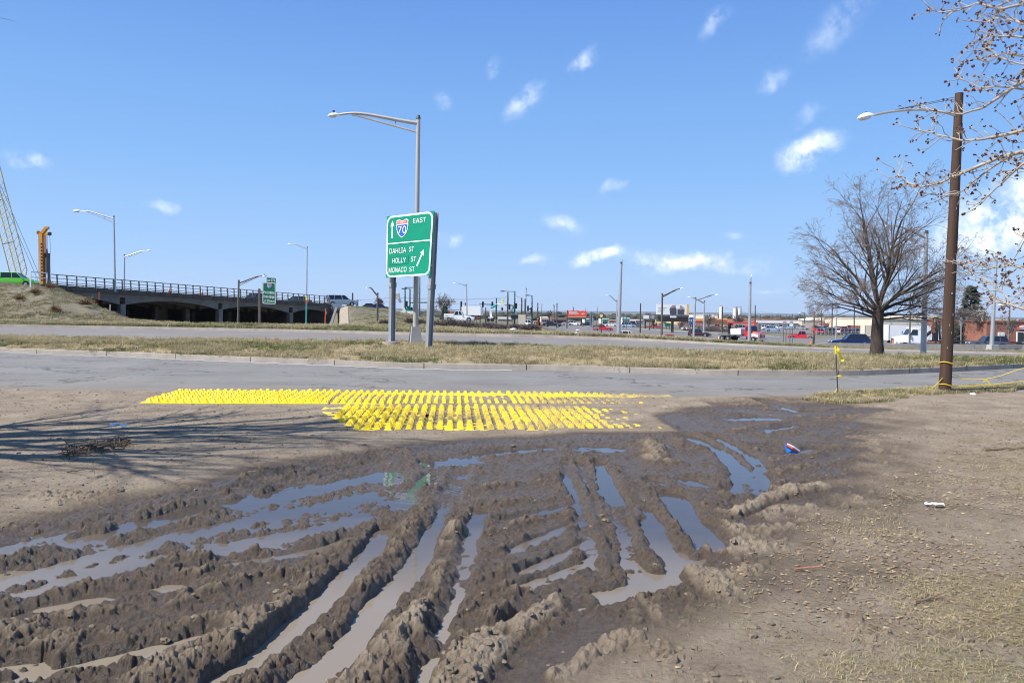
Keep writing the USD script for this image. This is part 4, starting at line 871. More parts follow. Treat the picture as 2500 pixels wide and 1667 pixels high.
for k in (.11, .036): wp_.part('rope_wrap', MB().tube([wb + (wt - wb) * k + np.array([math.cos(a), math.sin(a), .02 * math.sin(2 * a)]) * [.136, .136, 1] for a in np.linspace(0, 2 * math.pi, 17)], .012, 5), 'rope_yellow')
for k, (q, o) in enumerate(((.16, -.05), (.21, .02), (.235, -.03), (.27, .04), (.44, -.02), (.62, .01))): wp_.part('staple', MB().box(wb + (wt - wb) * q + [o, -.125 + .05 * q + abs(o) * .3, 0], (.012, .02, .05)), 'galvanised')
wp_.part('metal_tag', MB().box(wb + (wt - wb) * .34 + [-.01, -.118, 0], (.03, .008, .04)), 'galvanised')

# ---- stake with flagging tape
sd = 16.8; sb, st_ = at(2047, 972, sd), at(2040, 846, sd)
sk = thing('marker_stake', 'thin steel stake with yellow warning tape at the lot edge', 'stake', sb)
sk.part('stake', MB().tube([sb - [0, 0, .1], st_], .014, 7), 'dark_steel', smooth=40); sk.part('tape_wrap', MB().tube([sb + (st_ - sb) * .86, st_ + [0, 0, .01]], .022, 8), 'tape_yellow', smooth=40)
def ribbon_mesh(pts, w, wdir):
    p = np.asarray(pts, float); wdir = np.asarray(wdir, float); n = len(p); v = np.vstack([p - wdir * w / 2, p + wdir * w / 2, p - wdir * w / 2 + [0, .003, 0], p + wdir * w / 2 + [0, .003, 0]])
    f = [[i, i + 1, n + i + 1, n + i] for i in range(n - 1)] + [[2 * n + i, 3 * n + i, 3 * n + i + 1, 2 * n + i + 1] for i in range(n - 1)]; return v, np.array(f)
a, b = at(2042, 848, sd), at(2059, 882, sd)
sk.part('tape_tail', ribbon_mesh([a + (b - a) * t + [0, -.03 * math.sin(6 * t), 0] for t in np.linspace(0, 1, 9)], .055, (.86, 0, .42)), 'tape_yellow')
m_ = at(2045, 918, sd)
sk.part('tape_knot', MB().hull(np.random.default_rng(3).normal(0, .014, (14, 3)) + m_).add(*ribbon_mesh([m_ + [.0, 0, 0], m_ + [.06, -.01, .01], m_ + [.12, 0, -.05]], .035, (.3, 0, .95))), 'tape_yellow')
def rope(name, pts, label, r=.007, parts=()):
    p = np.asarray(pts, float); th = thing(name, label, 'rope', p[0]); t = np.linspace(0, len(p) - 1, len(p) * 6); q = np.stack([np.interp(t, np.arange(len(p)), p[:, k]) for k in range(3)], -1)
    for k in range(3): q[:, k] = np.convolve(np.pad(q[:, k], 4, mode='edge'), np.ones(9) / 9, 'valid')
    th.part('strand', MB().tube(q, r, 5), 'rope_yellow', smooth=40); return th
g_ = lambda px, py, dz=.012: (lambda p: np.array([p[0], p[1], max(lot_z(p[0], p[1]), 0) + dz]))(on(px, py, 0))
rope('rope', [at(2046, 945, sd), at(2036, 962, sd), g_(2024, 974), g_(2020, 980)], 'yellow rope hanging from the stake down to the ground')
rope('rope', [at(2050, 938, sd), at(2060, 955, sd), g_(2075, 970), g_(2110, 974), g_(2160, 972), g_(2230, 970)], 'slack yellow rope lying from the stake towards the wooden pole')
rope('rope', [at(2303, 920, wd - .13), at(2290, 935, wd), at(2272, 952, wd), g_(2240, 969), g_(2225, 973)], 'yellow rope slanting off the wooden pole to the grass on its left')
e1, e2 = at(2520, 891, 17), at(2500, 930, 17)
rope('rope', [at(2312, 918, wd), at(2360, 928, wd), at(2420, 925, wd), at(2470, 908, wd), e1], 'upper yellow rope stretching right from the wooden pole')
th = rope('rope', [at(2312, 943, wd), at(2380, 942, wd), at(2440, 938, wd), at(2510, 928, wd)], 'lower yellow rope stretching right from the wooden pole, tied with a tape knot')
m_ = at(2404, 930, wd); th.part('tape_knot', MB().hull(np.random.default_rng(5).normal(0, .014, (12, 3)) + m_).add(*ribbon_mesh([m_, m_ + [.05, 0, .02], m_ + [.12, 0, -.06]], .035, (.3, 0, .95))), 'tape_yellow')

# ---- litter
def crumple(c, size, seed, n=26):
    g = np.random.default_rng(seed); v = g.normal(0, 1, (n, 3)); v /= np.linalg.norm(v, axis=1, keepdims=True); v *= g.uniform(.55, 1, (n, 1)); return v * np.asarray(size) / 2 + c
def sheet(c, L, W, seed, h=.03, yaw=0.0):
    g = np.random.default_rng(seed); nx, ny = 9, 6; x, y = np.meshgrid(np.linspace(-.5, .5, nx), np.linspace(-.5, .5, ny), indexing='ij'); z = (meshkit.fbm(np.stack([x * 4, y * 4, 0 * x + seed], -1), 3) ) * h; ca, sa = math.cos(yaw), math.sin(yaw)
    taper = 1 - .6 * np.abs(x); X_, Y_ = x * L, y * W * taper; v = np.stack([c[0] + X_ * ca - Y_ * sa, c[1] + X_ * sa + Y_ * ca, c[2] + z + .004], -1).reshape(-1, 3); i, j = np.meshgrid(np.arange(nx - 1), np.arange(ny - 1), indexing='ij')
    f = np.stack([i * ny + j, (i + 1) * ny + j, (i + 1) * ny + j + 1, i * ny + j + 1], -1).reshape(-1, 4); v2 = v - [0, 0, .004]; return np.vstack([v, v2]), np.vstack([f, f[:, ::-1] + len(v)])
single('crumpled_paper', sheet(g_(292, 1047), .24, .13, 3, .09), 'paper', 'crumpled white paper lying on the bare ground left of the mats', 'litter')
single('plastic_wrapper', sheet(g_(2281, 1243), .16, .055, 8, .03, -.2), 'paper', 'flat white wrapper on the dry grass at the right', 'litter')
c = g_(1933, 1100); bg = thing('snack_bag', 'crumpled blue snack bag with a red stripe among the puddles', 'litter', c)
C4 = [at(1916, 1083, c[1]), at(1931, 1088, c[1] + .02), at(1951, 1102, c[1] + .01), at(1945, 1106, c[1] - .02), at(1921, 1104, c[1] - .02)]
pk = np.array(C4); bg.part('bag', MB().hull(np.vstack([pk + [0, .03, 0], pk - [0, .03, 0], pk.mean(0) + [0, -.07, .01], pk.mean(0) + [0, .07, .01]])), 'bag_blue')
bg.part('stripe', MB().tube([at(1920, 1086, c[1] - .045), at(1934, 1094, c[1] - .085), at(1948, 1102, c[1] - .05)], .014, 6), 'bag_red'); bg.part('silver_edge', MB().tube([at(1922, 1083, c[1] - .01), at(1938, 1091, c[1] - .03), at(1952, 1101, c[1] - .01)], .012, 6), 'paper')
def stick(px0, px1, label, r=.008, mat_='stick', seed=0, fork=False):
    g = np.random.default_rng(seed); a, b = g_(*px0, .015), g_(*px1, .02); p = np.array([a + (b - a) * t + [0, 0, 0] + g.normal(0, .006, 3) for t in np.linspace(0, 1, 7)]); p[:, 2] = np.maximum(p[:, 2], [lot_z(x, y) + r for x, y in p[:, :2]])
    m = MB().tube(p, np.linspace(r, r * .6, 7), 6)
    if fork: m.tube([p[3], p[3] + (b - a) * .4 + [0, .08, .02]], [r * .7, r * .4], 5)
    single('stick', m, mat_, label, 'stick', smooth=40)
stick((1940, 1398), (2010, 1393), 'straight pinkish stick lying on the trampled earth', .006, 'pink_stick', 1)
stick((2232, 1492), (2285, 1474), 'forked grey stick on the dry grass at lower right', .008, 'stick', 2, True); stick((2238, 1475), (2305, 1478), 'thin grey stick crossing the forked one', .007, 'stick', 3)
stick((2405, 1108), (2510, 1105), 'long pale stick at the right edge of the lot', .014, 'stick', 4); stick((165, 1155), (208, 1150), 'short tan stick on the shaded bare ground', .008, 'stick', 5)
mat('brush', (.10, .07, .048), .95, var=.4)
# brush pile in the shade
g = np.random.default_rng(12); m = MB()
for k in range(170):
    u_ = g.uniform(-1, 1); c = g_(235 + u_ * 78, 1096 - u_ * 12 + g.normal(0, 7), .015); d = np.array([g.normal(0, 1), g.normal(0, .7), g.normal(0, .28)]); d /= np.linalg.norm(d); L = g.uniform(.08, .30); c = c + [0, 0, abs(g.normal(0, .02))]
    m.tube([c - d * L / 2, c + d * L * .1 + g.normal(0, .015, 3), c + d * L / 2], [.006, .005, .002], 4, False)
single('brush_pile', m, 'brush', 'low heap of dead twigs on the shaded bare ground at left', 'brush pile')
# fallen sign pole on the island
zc = .27; a, b = on(-25, 839, zc), on(86, 836, zc); fp = thing('fallen_post', 'green and white post lying on the island grass at the left edge', 'post', a)
fp.part('shaft', MB().tube([a, b], .04, 8), 'paint_teal', smooth=40); fp.part('collar', MB().tube([a + (b - a) * .80, a + (b - a) * .86], .05, 8), 'paper', smooth=40); fp.part('end_cap', MB().hull(crumple(b, (.2, .12, .14), 4)), 'paper'); fp.part('bracket', MB().tube([b, b + [.2, 0, .03]], .03, 7), 'paper', smooth=40)
# ================================================================== THE OVERPASS
BA, BB = np.array([-45.0, 80.0]), np.array([-25.5, 115.0]); BD = (BB - BA) / np.linalg.norm(BB - BA); BL = np.linalg.norm(BB - BA); BN = np.array([-BD[1], BD[0]])   # BN: away from the camera
if BN @ np.array([0, 1.0]) < 0: BN = -BN
zdeck = lambda t: 3.80 - 1.22 * t
def bp(t, off=0.0, z=0.0): q = BA + BD * BL * t + BN * off; return np.array([q[0], q[1], z])
br = thing('overpass', 'concrete arched road overpass with rusty railings at the left', 'bridge', bp(.5, 5, -2.9))
T0, T1 = -.06, .975; ts = np.linspace(T0, T1, 41)
def along(o0, o1, zt, zb, ts=ts):
    m = MB(); v = []
    for t in ts:
        a, b = zt(t), zb(t); v += [bp(t, o0, b), bp(t, o1, b), bp(t, o1, a), bp(t, o0, a)]
    f = [[4 * i + k, 4 * i + (k + 1) % 4, 4 * i + 4 + (k + 1) % 4, 4 * i + 4 + k] for i in range(len(ts) - 1) for k in range(4)] + [[0, 3, 2, 1], [4 * len(ts) - 4 + k for k in range(4)]]
    return m.add(v, f)
br.part('deck_slab', along(.25, 45.5, lambda t: zdeck(t) - .35, lambda t: zdeck(t) - .85), 'bridge_concrete')
br.part('road_surface', along(.5, 45.2, lambda t: zdeck(t) - .30, lambda t: zdeck(t) - .345), 'asphalt_highway')
n_f = 14
for k in range(n_f):
    a, b = T0 + (T1 - T0) * k / n_f, T0 + (T1 - T0) * (k + 1) / n_f - .0012
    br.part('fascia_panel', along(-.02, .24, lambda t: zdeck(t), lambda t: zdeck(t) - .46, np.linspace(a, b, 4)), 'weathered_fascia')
br.part('far_parapet', along(45.3, 45.6, lambda t: zdeck(t) + .35, lambda t: zdeck(t) - .5), 'weathered_fascia')
piers = [-.16, .163, .489, .784, .990]
for off in (.30, 4.4, 8.8, 13.2, 22, 31, 44.5):
    for a, b in zip(piers[:-1], piers[1:]):
        tt = np.linspace(a + .008, b - .008, 21)
        if a < T0: tt = np.linspace(T0, b - .008, 15)
        crown = lambda t: zdeck(t) - 1.70 + .72 * (1 - ((t - (a + b) / 2) / ((b - a) / 2)) ** 2)
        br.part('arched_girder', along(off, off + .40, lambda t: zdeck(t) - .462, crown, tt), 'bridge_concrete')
for t in piers[1:4]:
    for off in (.50, 6.5, 12.4, 20, 28, 36, 44):
        z1 = zdeck(t) - 1.55; m = MB(); c = bp(t, off, 0); m.box([c[0], c[1], (z1 - 3.6) / 2], (.62, .62, z1 + 3.6), rz=math.atan2(BD[1], BD[0]), taper=1.0); br.part('pier', m, 'bridge_concrete')
# far abutment under the right end and its sloped paving
e = MB(); rz = math.atan2(BD[1], BD[0]); c = bp(.985, 22.8, -.6); e.box(c, (1.0, 45.0, 5.4), rz=rz); br.part('abutment', e, 'bridge_concrete')
c = bp(-.05, 22.8, -.6); br.part('abutment', MB().box(c, (1.0, 45.0, 6.4), rz=rz), 'bridge_concrete'); c = bp(.48, 45.9, -1.0); br.part('far_wall', MB().box(c, (44.0, .4, 7.6), rz=rz), 'bridge_concrete')
w = MB(); w.hull([bp(.975, -.1, zdeck(.98) + .05), bp(1.03, -.1, zdeck(.98) + .0), bp(.975, .25, zdeck(.98) + .05), bp(1.03, .25, zdeck(.98)), bp(.985, -.1, zdeck(1) - 1.2), bp(1.01, -.1, zdeck(1) - 1.2), bp(.985, .25, zdeck(1) - 1.2), bp(1.01, .25, zdeck(1) - 1.2)]); br.part('end_block', w, 'galvanised')
# railing: posts and rails of steel angle
pt = np.linspace(-.045, .965, 41)
for t in pt:
    a, b = bp(t, -.03, zdeck(t) - .32), bp(t, .05, zdeck(t) + 1.02); br.part('rail_post', MB().bar(a, b, .10, .12, up=(BN[0], BN[1], 0)), 'rusty_rail')
for h, r in ((1.02, .045), (.66, .032), (.30, .032), (.10, .05)): br.part('rail', MB().tube([bp(t, .04, zdeck(t) + h) for t in ts[1:-1]], r, 6), 'rusty_rail')
ef = bp(-.045, .0, zdeck(0)); m = MB(); f0, f1 = bp(-.085, 0, zdeck(-.085) + 1.1), bp(-.045, 0, zdeck(-.045) + 1.1)
m.bar(f0, f1, .08, .10).bar(f0 - [0, 0, 1.5], f0, .10, .10).bar(f0 - [0, 0, .5], f1 - [0, 0, .5], .07, .08).bar(f1 - [0, 0, 1.4], f1, .1, .1); br.part('end_frame', m, 'paper', label='white-topped rail frame at the left end')
# paved slopes below the bridge ends
def slope(name, pts, label, th=.12):
    p = np.array(pts, float); single(name, MB().hull(np.vstack([p, p - [0, 0, th]])), 'concrete_light', label, kind='structure')
tz = lambda px, d: float(terr_z(px, d))
pv = thing('slope_paving', 'pale concrete paving on the bank under the right end of the overpass', 'paving', terr_point(840, 100), kind='structure')
def drape(pts, lift=.08, n=14):
    a, b, c, d = [np.array(p, float) for p in pts]; v = []
    for i in np.linspace(0, 1, n):
        for j in np.linspace(0, 1, n):
            q = (a * (1 - j) + b * j) * (1 - i) + (d * (1 - j) + c * j) * i; v.append([(q[0] - 1250) / F * q[1], q[1], tz(q[0], q[1]) + lift])
    return v, np.array([[i * n + j, i * n + j + 1, (i + 1) * n + j + 1, (i + 1) * n + j] for i in range(n - 1) for j in range(n - 1)])
pv.part('slab', drape([(816, 80), (831, 79), (841, 115), (830, 115)]), 'concrete_light'); pv.part('slab', drape([(830, 78), (852, 80), (849, 112), (841, 115)], .10), 'concrete_light')
pv.part('kerb_wall', MB().bar(bp(.99, -.4, 2.0), np.array([(790 - 1250) / F * 76, 76, tz(790, 76) + .1]), .3, .3), 'bridge_concrete')
slope('underpass_bank', [at(360, 798, 104), at(398, 745, 108), at(410, 745, 112), at(410, 800, 112), at(345, 798, 108)], 'pale concrete bank glimpsed through the left arch')
slope('underpass_bank', [at(555, 800, 120), at(588, 762, 126), at(640, 758, 128), at(640, 800, 128)], 'dusty bank glimpsed through the middle arch')
# ---- things on the bridge
def deck_lamp(label, t, off, base, top, hi, ho, **k):
    d = (BA + BD * BL * t + BN * off)[1]; return street_lamp(label, d, base, top, hi, ho, **k)
deck_lamp('tall pale street lamp on the overpass, arm pointing left, at its left end', .135, .1, (281, 712), (278, 528), (197, 515), (178, 516), r=(.11, .075), arm_r=.055, brace=.075, mat_='galvanised')
deck_lamp('street lamp on the far edge of the overpass, arm pointing right', .20, 13, (303, 715), (304, 622), (358, 612), (368, 612), r=(.10, .07), arm_r=.06, brace=.07, mat_='galvanised')
deck_lamp('tall thin street lamp behind the right half of the overpass', .86, 13, (748, 760), (750, 603), (712, 596), (702, 596), r=(.12, .07), arm_r=.05, brace=0, mat_='galvanised')
def cone(label, p, h=.75, group=None):
    t = thing('traffic_cone', label, 'traffic cone', p, group=group); t.part('cone', MB().cyl(p + [0, 0, .04], p + [0, 0, h], h * .2, 12, .03), 'cone_orange', smooth=40); t.part('base', MB().box(p + [0, 0, .02], (h * .5, h * .5, .04)), 'cone_orange'); t.part('band', MB().cyl(p + [0, 0, h * .55], p + [0, 0, h * .75], h * .115, 12, h * .075), 'sign_white', smooth=40)
cone('orange cone on the overpass behind the railing, between the lamps', bp(.325, 1.2, zdeck(.325) - .25), 1.0); cone('orange cone on the overpass beside the lamp in front of the middle arch', bp(.44, 1.2, zdeck(.44) - .25), 1.0)
# ================================================================== VEHICLES
def car_parts(t, kind, L=4.6, W=1.82, Hh=1.46, paint_='paint_white', belt=.93, clear=.24, wheel=.33, detail=True):
    """Builds a car's parts about its base: x forward, z up."""
    x0, x1 = -L / 2, L / 2; rw = wheel; wf, wr = x1 - .95, x0 + .92
    P = dict(sedan=dict(hood=.80, nose=.62, tail=.90, xw=.62, rf=.05, rr=-1.05, rb=-1.62), suv=dict(hood=1.0, nose=.8, tail=1.05, xw=.78, rf=.25, rr=x0 + .42, rb=x0 + .12), van=dict(hood=.95, nose=.72, tail=1.05, xw=1.22, rf=.45, rr=x0 + .38, rb=x0 + .12),
             pickup=dict(hood=1.02, nose=.82, tail=1.02, xw=.75, rf=.30, rr=-.72, rb=-.98), wagon=dict(hood=.84, nose=.66, tail=.95, xw=.72, rf=.15, rr=x0 + .75, rb=x0 + .25))[kind]
    if kind in ('suv', 'van', 'pickup'): belt = max(belt, 1.04 * Hh / 1.72)
    xb = P['rb']
    prof = [(x0 + .06, clear), (x0, clear + .2), (x0 + .03, P['tail'] * .92), (x0 + .12, P['tail']), (xb, belt), (P['xw'], belt), (x1 - .55, P['hood'] * .97), (x1 - .16, P['hood'] * .90), (x1 - .02, P['nose']), (x1, clear + .16), (x1 - .08, clear)]
    cs = CrossSection([np.array(prof)]) if CrossSection([np.array(prof)]).area() > 0 else CrossSection([np.array(prof[::-1])])
    for wx_ in (wf, wr): cs = cs - CrossSection.circle(rw * 1.16, 24).translate((wx_, rw))
    if kind == 'pickup': cs = cs - CrossSection([np.array([(x0 + .1, P['tail'] - .45), (xb - .12, P['tail'] - .45), (xb - .12, 2), (x0 + .1, 2)])])
    m = Manifold.extrude(cs, W).to_mesh(); v = np.array(m.vert_properties[:, :3]); f = np.array(m.tri_verts); v = np.stack([v[:, 0], W / 2 - v[:, 2], v[:, 1]], 1)
    z = v[:, 2]; v[:, 1] *= 1 - .06 * smoothstep(.65, 1.1, z) - .05 * smoothstep(.45, .2, z); v[:, 1] *= 1 - .10 * smoothstep(x1 - .7, x1, v[:, 0]) - .05 * smoothstep(x0 + .5, x0, v[:, 0])
    b = t.part('body', (v, f), paint_, smooth=35)
    hb, hr = W / 2 * .925, W / 2 * .74; rz_ = Hh - .045
    base = [(xb + .02, belt - .03), (P['xw'] - .02, belt - .03)]; roof = [(P['rr'], rz_), (P['rf'], rz_)]
    gv = [(x, s * hb, z) for x, z in base for s in (-1, 1)] + [(x, s * hr, z) for x, z in roof for s in (-1, 1)]
    t.part('windows', MB().hull(gv), 'glass_dark')
    rf = MB(); rr_, rfx = P['rr'] - .02, P['rf'] + .03
    rf.hull([(x, s * y, z) for x, y, z in ((rr_, hr + .012, rz_ - .02), (rr_ + .15, hr - .08, Hh), (rfx, hr + .012, rz_ - .02), (rfx - .18, hr - .08, Hh)) for s in (-1, 1)])
    pil = MB()
    for s in (-1, 1):
        for (xa, za), (xc, zc_) in ((base[1], roof[1]), (base[0], roof[0])): pil.bar((xa, s * (hb + .004), za), (xc, s * (hr + .004), zc_), .07, .05, up=(0, 1, 0))
        mids = [(.0, -.1)] if kind not in ('van', 'suv', 'wagon') else [(.0, -.08), (x0 * .52, x0 * .50)]
        for xa, xc in mids: pil.bar((xa, s * (hb + .006), belt - .02), (xc, s * (hr + .006), rz_), .08, .03, up=(0, 1, 0))
    t.part('roof', rf, paint_); t.part('pillars', pil, paint_)
    for x in (wf, wr):
        for s in (-1, 1):
            w = t.part('wheel', MB().cyl((x, s * (W / 2 - .23), rw), (x, s * (W / 2 - .01), rw), rw, 20), 'rubber', smooth=40)
            w.part('rim', MB().cyl((x, s * (W / 2 - .04), rw), (x, s * (W / 2 + .005), rw), rw * .62, 14, rw * .56), 'rim', smooth=40)
    hz, tz_ = P['nose'] * .98, P['tail'] * .86
    for s in (-1, 1):
        t.part('headlight', MB().hull([(x1 - a, s * (W / 2 * .86 - b), hz + c) for a in (.0, .26) for b in (-.03 + .02, .32) for c in (-.06, .08)]), 'headlight')
        t.part('taillight', MB().hull([(x0 + a, s * (W / 2 * .91 - b), tz_ + c) for a in (-.01, .14) for b in (-.02, .14) for c in (-.16, .16)]), 'taillight')
        t.part('mirror', MB().box((P['xw'] - .12, s * (W / 2 + .08), belt + .04), (.16, .18, .13)), paint_)
    t.part('bumper', MB().box((x1 - .02, 0, clear + .14), (.10, W * .84, .18)), 'grey_plastic'); t.part('bumper', MB().box((x0 + .02, 0, clear + .14), (.10, W * .88, .18)), 'grey_plastic')
    t.part('number_plate', MB().box((x0 - .035, 0, .62), (.02, .32, .16)), 'sign_white')
    return b
def place(px, py, d, z=None):
    p = at(px, py, d); return p if z is None else np.array([p[0], p[1], z])
protos = {}
def vehicle(name, label, cat, kind, pt, loc, rz, group=None, **k):
    """rz: the way it faces; 0 is to the right of the picture, 90 degrees is away from the camera."""
    key = (kind, pt, tuple(sorted(k.items()))) 
    if key in protos: return dup(protos[key], name, label, cat, loc, rz, group)
    t = thing(name, label, cat, loc, rz, group, world=False); car_parts(t, kind, paint_=pt, **k); protos[key] = t; return t
R = math.radians
VAN = dict(L=5.0, W=1.95, Hh=1.76, wheel=.34); SUV = dict(L=4.7, W=1.88, Hh=1.72, wheel=.37); SED = dict(L=4.7, W=1.82, Hh=1.44); PIC = dict(L=5.4, W=1.95, Hh=1.82, wheel=.39); HAT = dict(L=4.2, W=1.75, Hh=1.48)
vehicle('car', 'bright green minivan on the embankment at the left edge', 'car', 'van', 'paint_green', place(36, 700, 98), R(12), **VAN)
zb_ = lambda t: zdeck(t) - .30
def on_deck(px, off):
    for t in np.linspace(-.05, .97, 400):
        q = bp(t, off, 0)
        if col_of(q[0], q[1]) > px: break
    return bp(t, off, zb_(t) - (.22 if off > 7 else .1))
brz = math.atan2(BD[1], BD[0])
vehicle('car', 'dark blue car on the overpass beside the far lamp, seen through the railing', 'car', 'sedan', 'paint_blue', on_deck(318, 26), brz, 'cars crossing the overpass', **SED)
vehicle('car', 'white car on the overpass beside the left orange cone', 'car', 'suv', 'paint_white', on_deck(452, 26), brz + math.pi, 'cars crossing the overpass', **SUV)
vehicle('car', 'black off-roader on the overpass just left of the small green sign', 'car', 'suv', 'paint_black', on_deck(620, 13), brz + math.pi, 'cars crossing the overpass', **dict(SUV, Hh=1.95))
vehicle('car', 'dark sedan on the overpass between the small green sign and the thin lamp', 'car', 'sedan', 'paint_charcoal', on_deck(722, 6), brz + math.pi, 'cars crossing the overpass', **SED)
vehicle('car', 'silver minivan just past the right end of the overpass', 'car', 'van', 'paint_silver', place(832, 747, 128), R(28), **VAN)
vehicle('car', 'dark blue sedan cresting the bank right of the overpass', 'car', 'sedan', 'paint_blue', place(930, 760, 150), R(15), **SED)
vehicle('car', 'dark car almost hidden behind the top of the bank', 'car', 'sedan', 'paint_charcoal', place(896, 759, 150), R(180), **SED)
vehicle('car', 'black sedan driving right, behind the orange fence on the highway', 'car', 'sedan', 'paint_black', place(1349, 798, 194), R(-14), **SED)
t = vehicle('pickup_truck', 'old red pickup with a grey topper on the highway', 'pickup truck', 'pickup', 'paint_red', place(1472, 808, 206), R(-12), L=5.2, W=1.85, Hh=1.66, wheel=.36)
t.part('topper', MB().hull([(x, s * .84, z) for x, z in ((-2.5, 1.0), (-.95, 1.0), (-2.45, 1.5), (-.95, 1.55)) for s in (-1, 1)]), 'grey_plastic')
vehicle('car', 'burgundy-black crossover on the highway beside the lamp post', 'car', 'suv', 'paint_burgundy', place(1708, 822, 172), R(-27), **SUV)
vehicle('car', 'red hatchback of which only the roof shows over the verge', 'car', 'wagon', 'paint_red', place(1641, 834.5, 158), R(-12), **HAT)
vehicle('car', 'white car of which only the roof shows over the verge', 'car', 'suv', 'paint_white', place(1534, 829.5, 150), R(-8), **SUV)
vehicle('pickup_truck', 'bright red pickup facing left near the end of the guardrail', 'pickup truck', 'pickup', 'paint_red', place(1956, 829, 168), R(158), **PIC)
vehicle('car', 'blue crossover behind the concrete wall, left of the bare tree', 'car', 'wagon', 'paint_blue', place(2075, 846, 97), R(172), L=4.7, W=1.85, Hh=1.58)
vehicle('car', 'dark grey sport utility car behind the concrete wall near the lamp post', 'car', 'suv', 'paint_grey', place(2410, 852, 102), R(168), **SUV)

def truck_wheels(t, xs, W, r, dual=()):
    for x in xs:
        for s in (-1, 1):
            w = t.part('wheel', MB().cyl((x, s * (W / 2 - (.5 if x in dual else .3)), r), (x, s * W / 2, r), r, 20), 'rubber', smooth=40); w.part('rim', MB().cyl((x, s * (W / 2 - .05), r), (x, s * (W / 2 + .01), r), r * .6, 14, r * .4), 'rim', smooth=40)
def cab_truck(name, label, cat, loc, rz, body, hood, L, sleeper=False):
    t = thing(name, label, cat, loc, rz, world=False); x1 = L / 2
    t.part('frame', MB().box((0, 0, .85), (L - .6, .9, .26)), 'black')
    t.part('hood', MB().hull([(x1 - a, s * b, z) for a, b, z in ((.05, .78, .75), (.0, .70, 1.45), (.25, .66, 1.72), (1.55, .88, 1.95), (1.6, 1.05, .85), (.7, 1.05, 1.0)) for s in (-1, 1)]), hood)
    g = t.part('grille', MB().box((x1 + .02, 0, 1.15), (.06, .98, .78)), 'chrome')
    for k in range(7): g.part('grille_bar', MB().box((x1 + .056, -.42 + .14 * k, 1.15), (.02, .05, .70)), 'black')
    ce = 3.3 if sleeper else 3.0
    t.part('cab', MB().hull([(x1 - a, s * b, z) for a, b, z in ((1.5, 1.08, .95), (ce, 1.08, .95), (1.55, 1.06, 1.95), (2.05, .98, 2.95), (ce, 1.0, 2.98)) for s in (-1, 1)]), body)
    t.part('windshield', MB().hull([(x1 - a, s * b, z) for a, b, z in ((1.54, .92, 2.0), (1.96, .86, 2.80), (1.60, .92, 2.0), (2.02, .86, 2.80)) for s in (-1, 1)]), 'glass_dark')
    for s in (-1, 1):
        t.part('side_window', MB().hull([(x1 - a, s * (y + o), z) for a, y, z in ((1.8, 1.065, 2.0), (2.75, 1.065, 2.0), (2.12, 1.02, 2.72), (2.75, 1.02, 2.72)) for o in (0, .02)]), 'glass_dark')
        t.part('mirror', MB().box((x1 - 1.62, s * 1.32, 2.2), (.1, .22, .5)), 'chrome'); t.part('headlight', MB().box((x1 - .12, s * .86, 1.08), (.14, .30, .22)), 'headlight'); t.part('fuel_tank', MB().cyl((x1 - 3.9, s * .85, .75), (x1 - 2.6, s * .85, .75), .3, 12), 'chrome', smooth=40)
    t.part('bumper', MB().box((x1 + .05, 0, .62), (.16, 2.3, .36)), 'chrome'); return t, x1
t, x1 = cab_truck('crane_truck', 'red and white flatbed truck with a folded red loader crane', 'truck', place(1811, 834, 143), R(-52), 'paint_red', 'paint_red', 8.6)
t.part('hood_side', MB().hull([(x1 - a, s * b, z) for a, b, z in ((.3, .985, .9), (1.5, 1.09, .9), (.3, .965, 1.30), (1.5, 1.09, 1.62)) for s in (-1, 1)]), 'paint_white'); truck_wheels(t, (x1 - 1.1, -x1 + .8, -x1 + 2.1), 2.4, .52, (-x1 + .8, -x1 + 2.1))
t.part('flatbed', MB().box((-x1 + 2.6, 0, 1.22), (5.2, 2.45, .18)), 'grey_plastic'); t.part('load', MB().box((-x1 + 3.6, 0, 1.82), (2.2, 1.9, 1.0)), 'paint_white', label='stacked pale bags on the bed'); t.part('crane_post', MB().box((-x1 + 1.6, 0, 2.3), (.4, .4, 2.0)), 'black'); t.part('boom', MB().bar((-x1 + .8, 0, 3.35), (x1 - 1.2, .1, 3.45), .2, .24), 'crane_red'); t.part('boom_ram', MB().bar((-x1 + .9, .3, 3.15), (x1 - 2.6, .3, 3.2), .16, .16), 'chrome'); t.part('outrigger', MB().box((-x1 + 1.6, 0, 3.0), (.4, 1.5, .2)), 'crane_red')
t, x1 = cab_truck('flatbed_truck', 'white long-nosed flatbed truck with a black loader crane behind the cab', 'truck', place(2330, 856, 105), R(172), 'paint_white', 'paint_white', 15.5, True)
truck_wheels(t, (x1 - 1.2, -x1 + 1.4, -x1 + 2.7), 2.5, .52, (-x1 + 1.4, -x1 + 2.7)); t.part('flatbed', MB().box((-x1 + 5.4, 0, 1.25), (10.6, 2.5, .16)), 'black'); t.part('crane_column', MB().box((x1 - 5.3, 0, 2.8), (.55, .55, 3.1)), 'black'); t.part('crane_arm', MB().bar((x1 - 5.0, .2, 4.1), (x1 - 4.9, .2, 2.3), .34, .4, up=(1, 0, 0)), 'brick_bright'); t.part('crane_arm', MB().bar((x1 - 6.0, -.2, 1.4), (x1 - 5.75, -.1, 3.9), .18, .22, up=(1, 0, 0)), 'grey_plastic'); t.part('hose_reel', MB().bar((x1 - 3.6, 0, 1.4), (x1 - 4.8, 0, 2.5), .5, .3), 'black'); t.part('warning_lamp', MB().box((x1 - 5.3, 0, 4.42), (.4, .3, .14)), 'fascia_yellow')
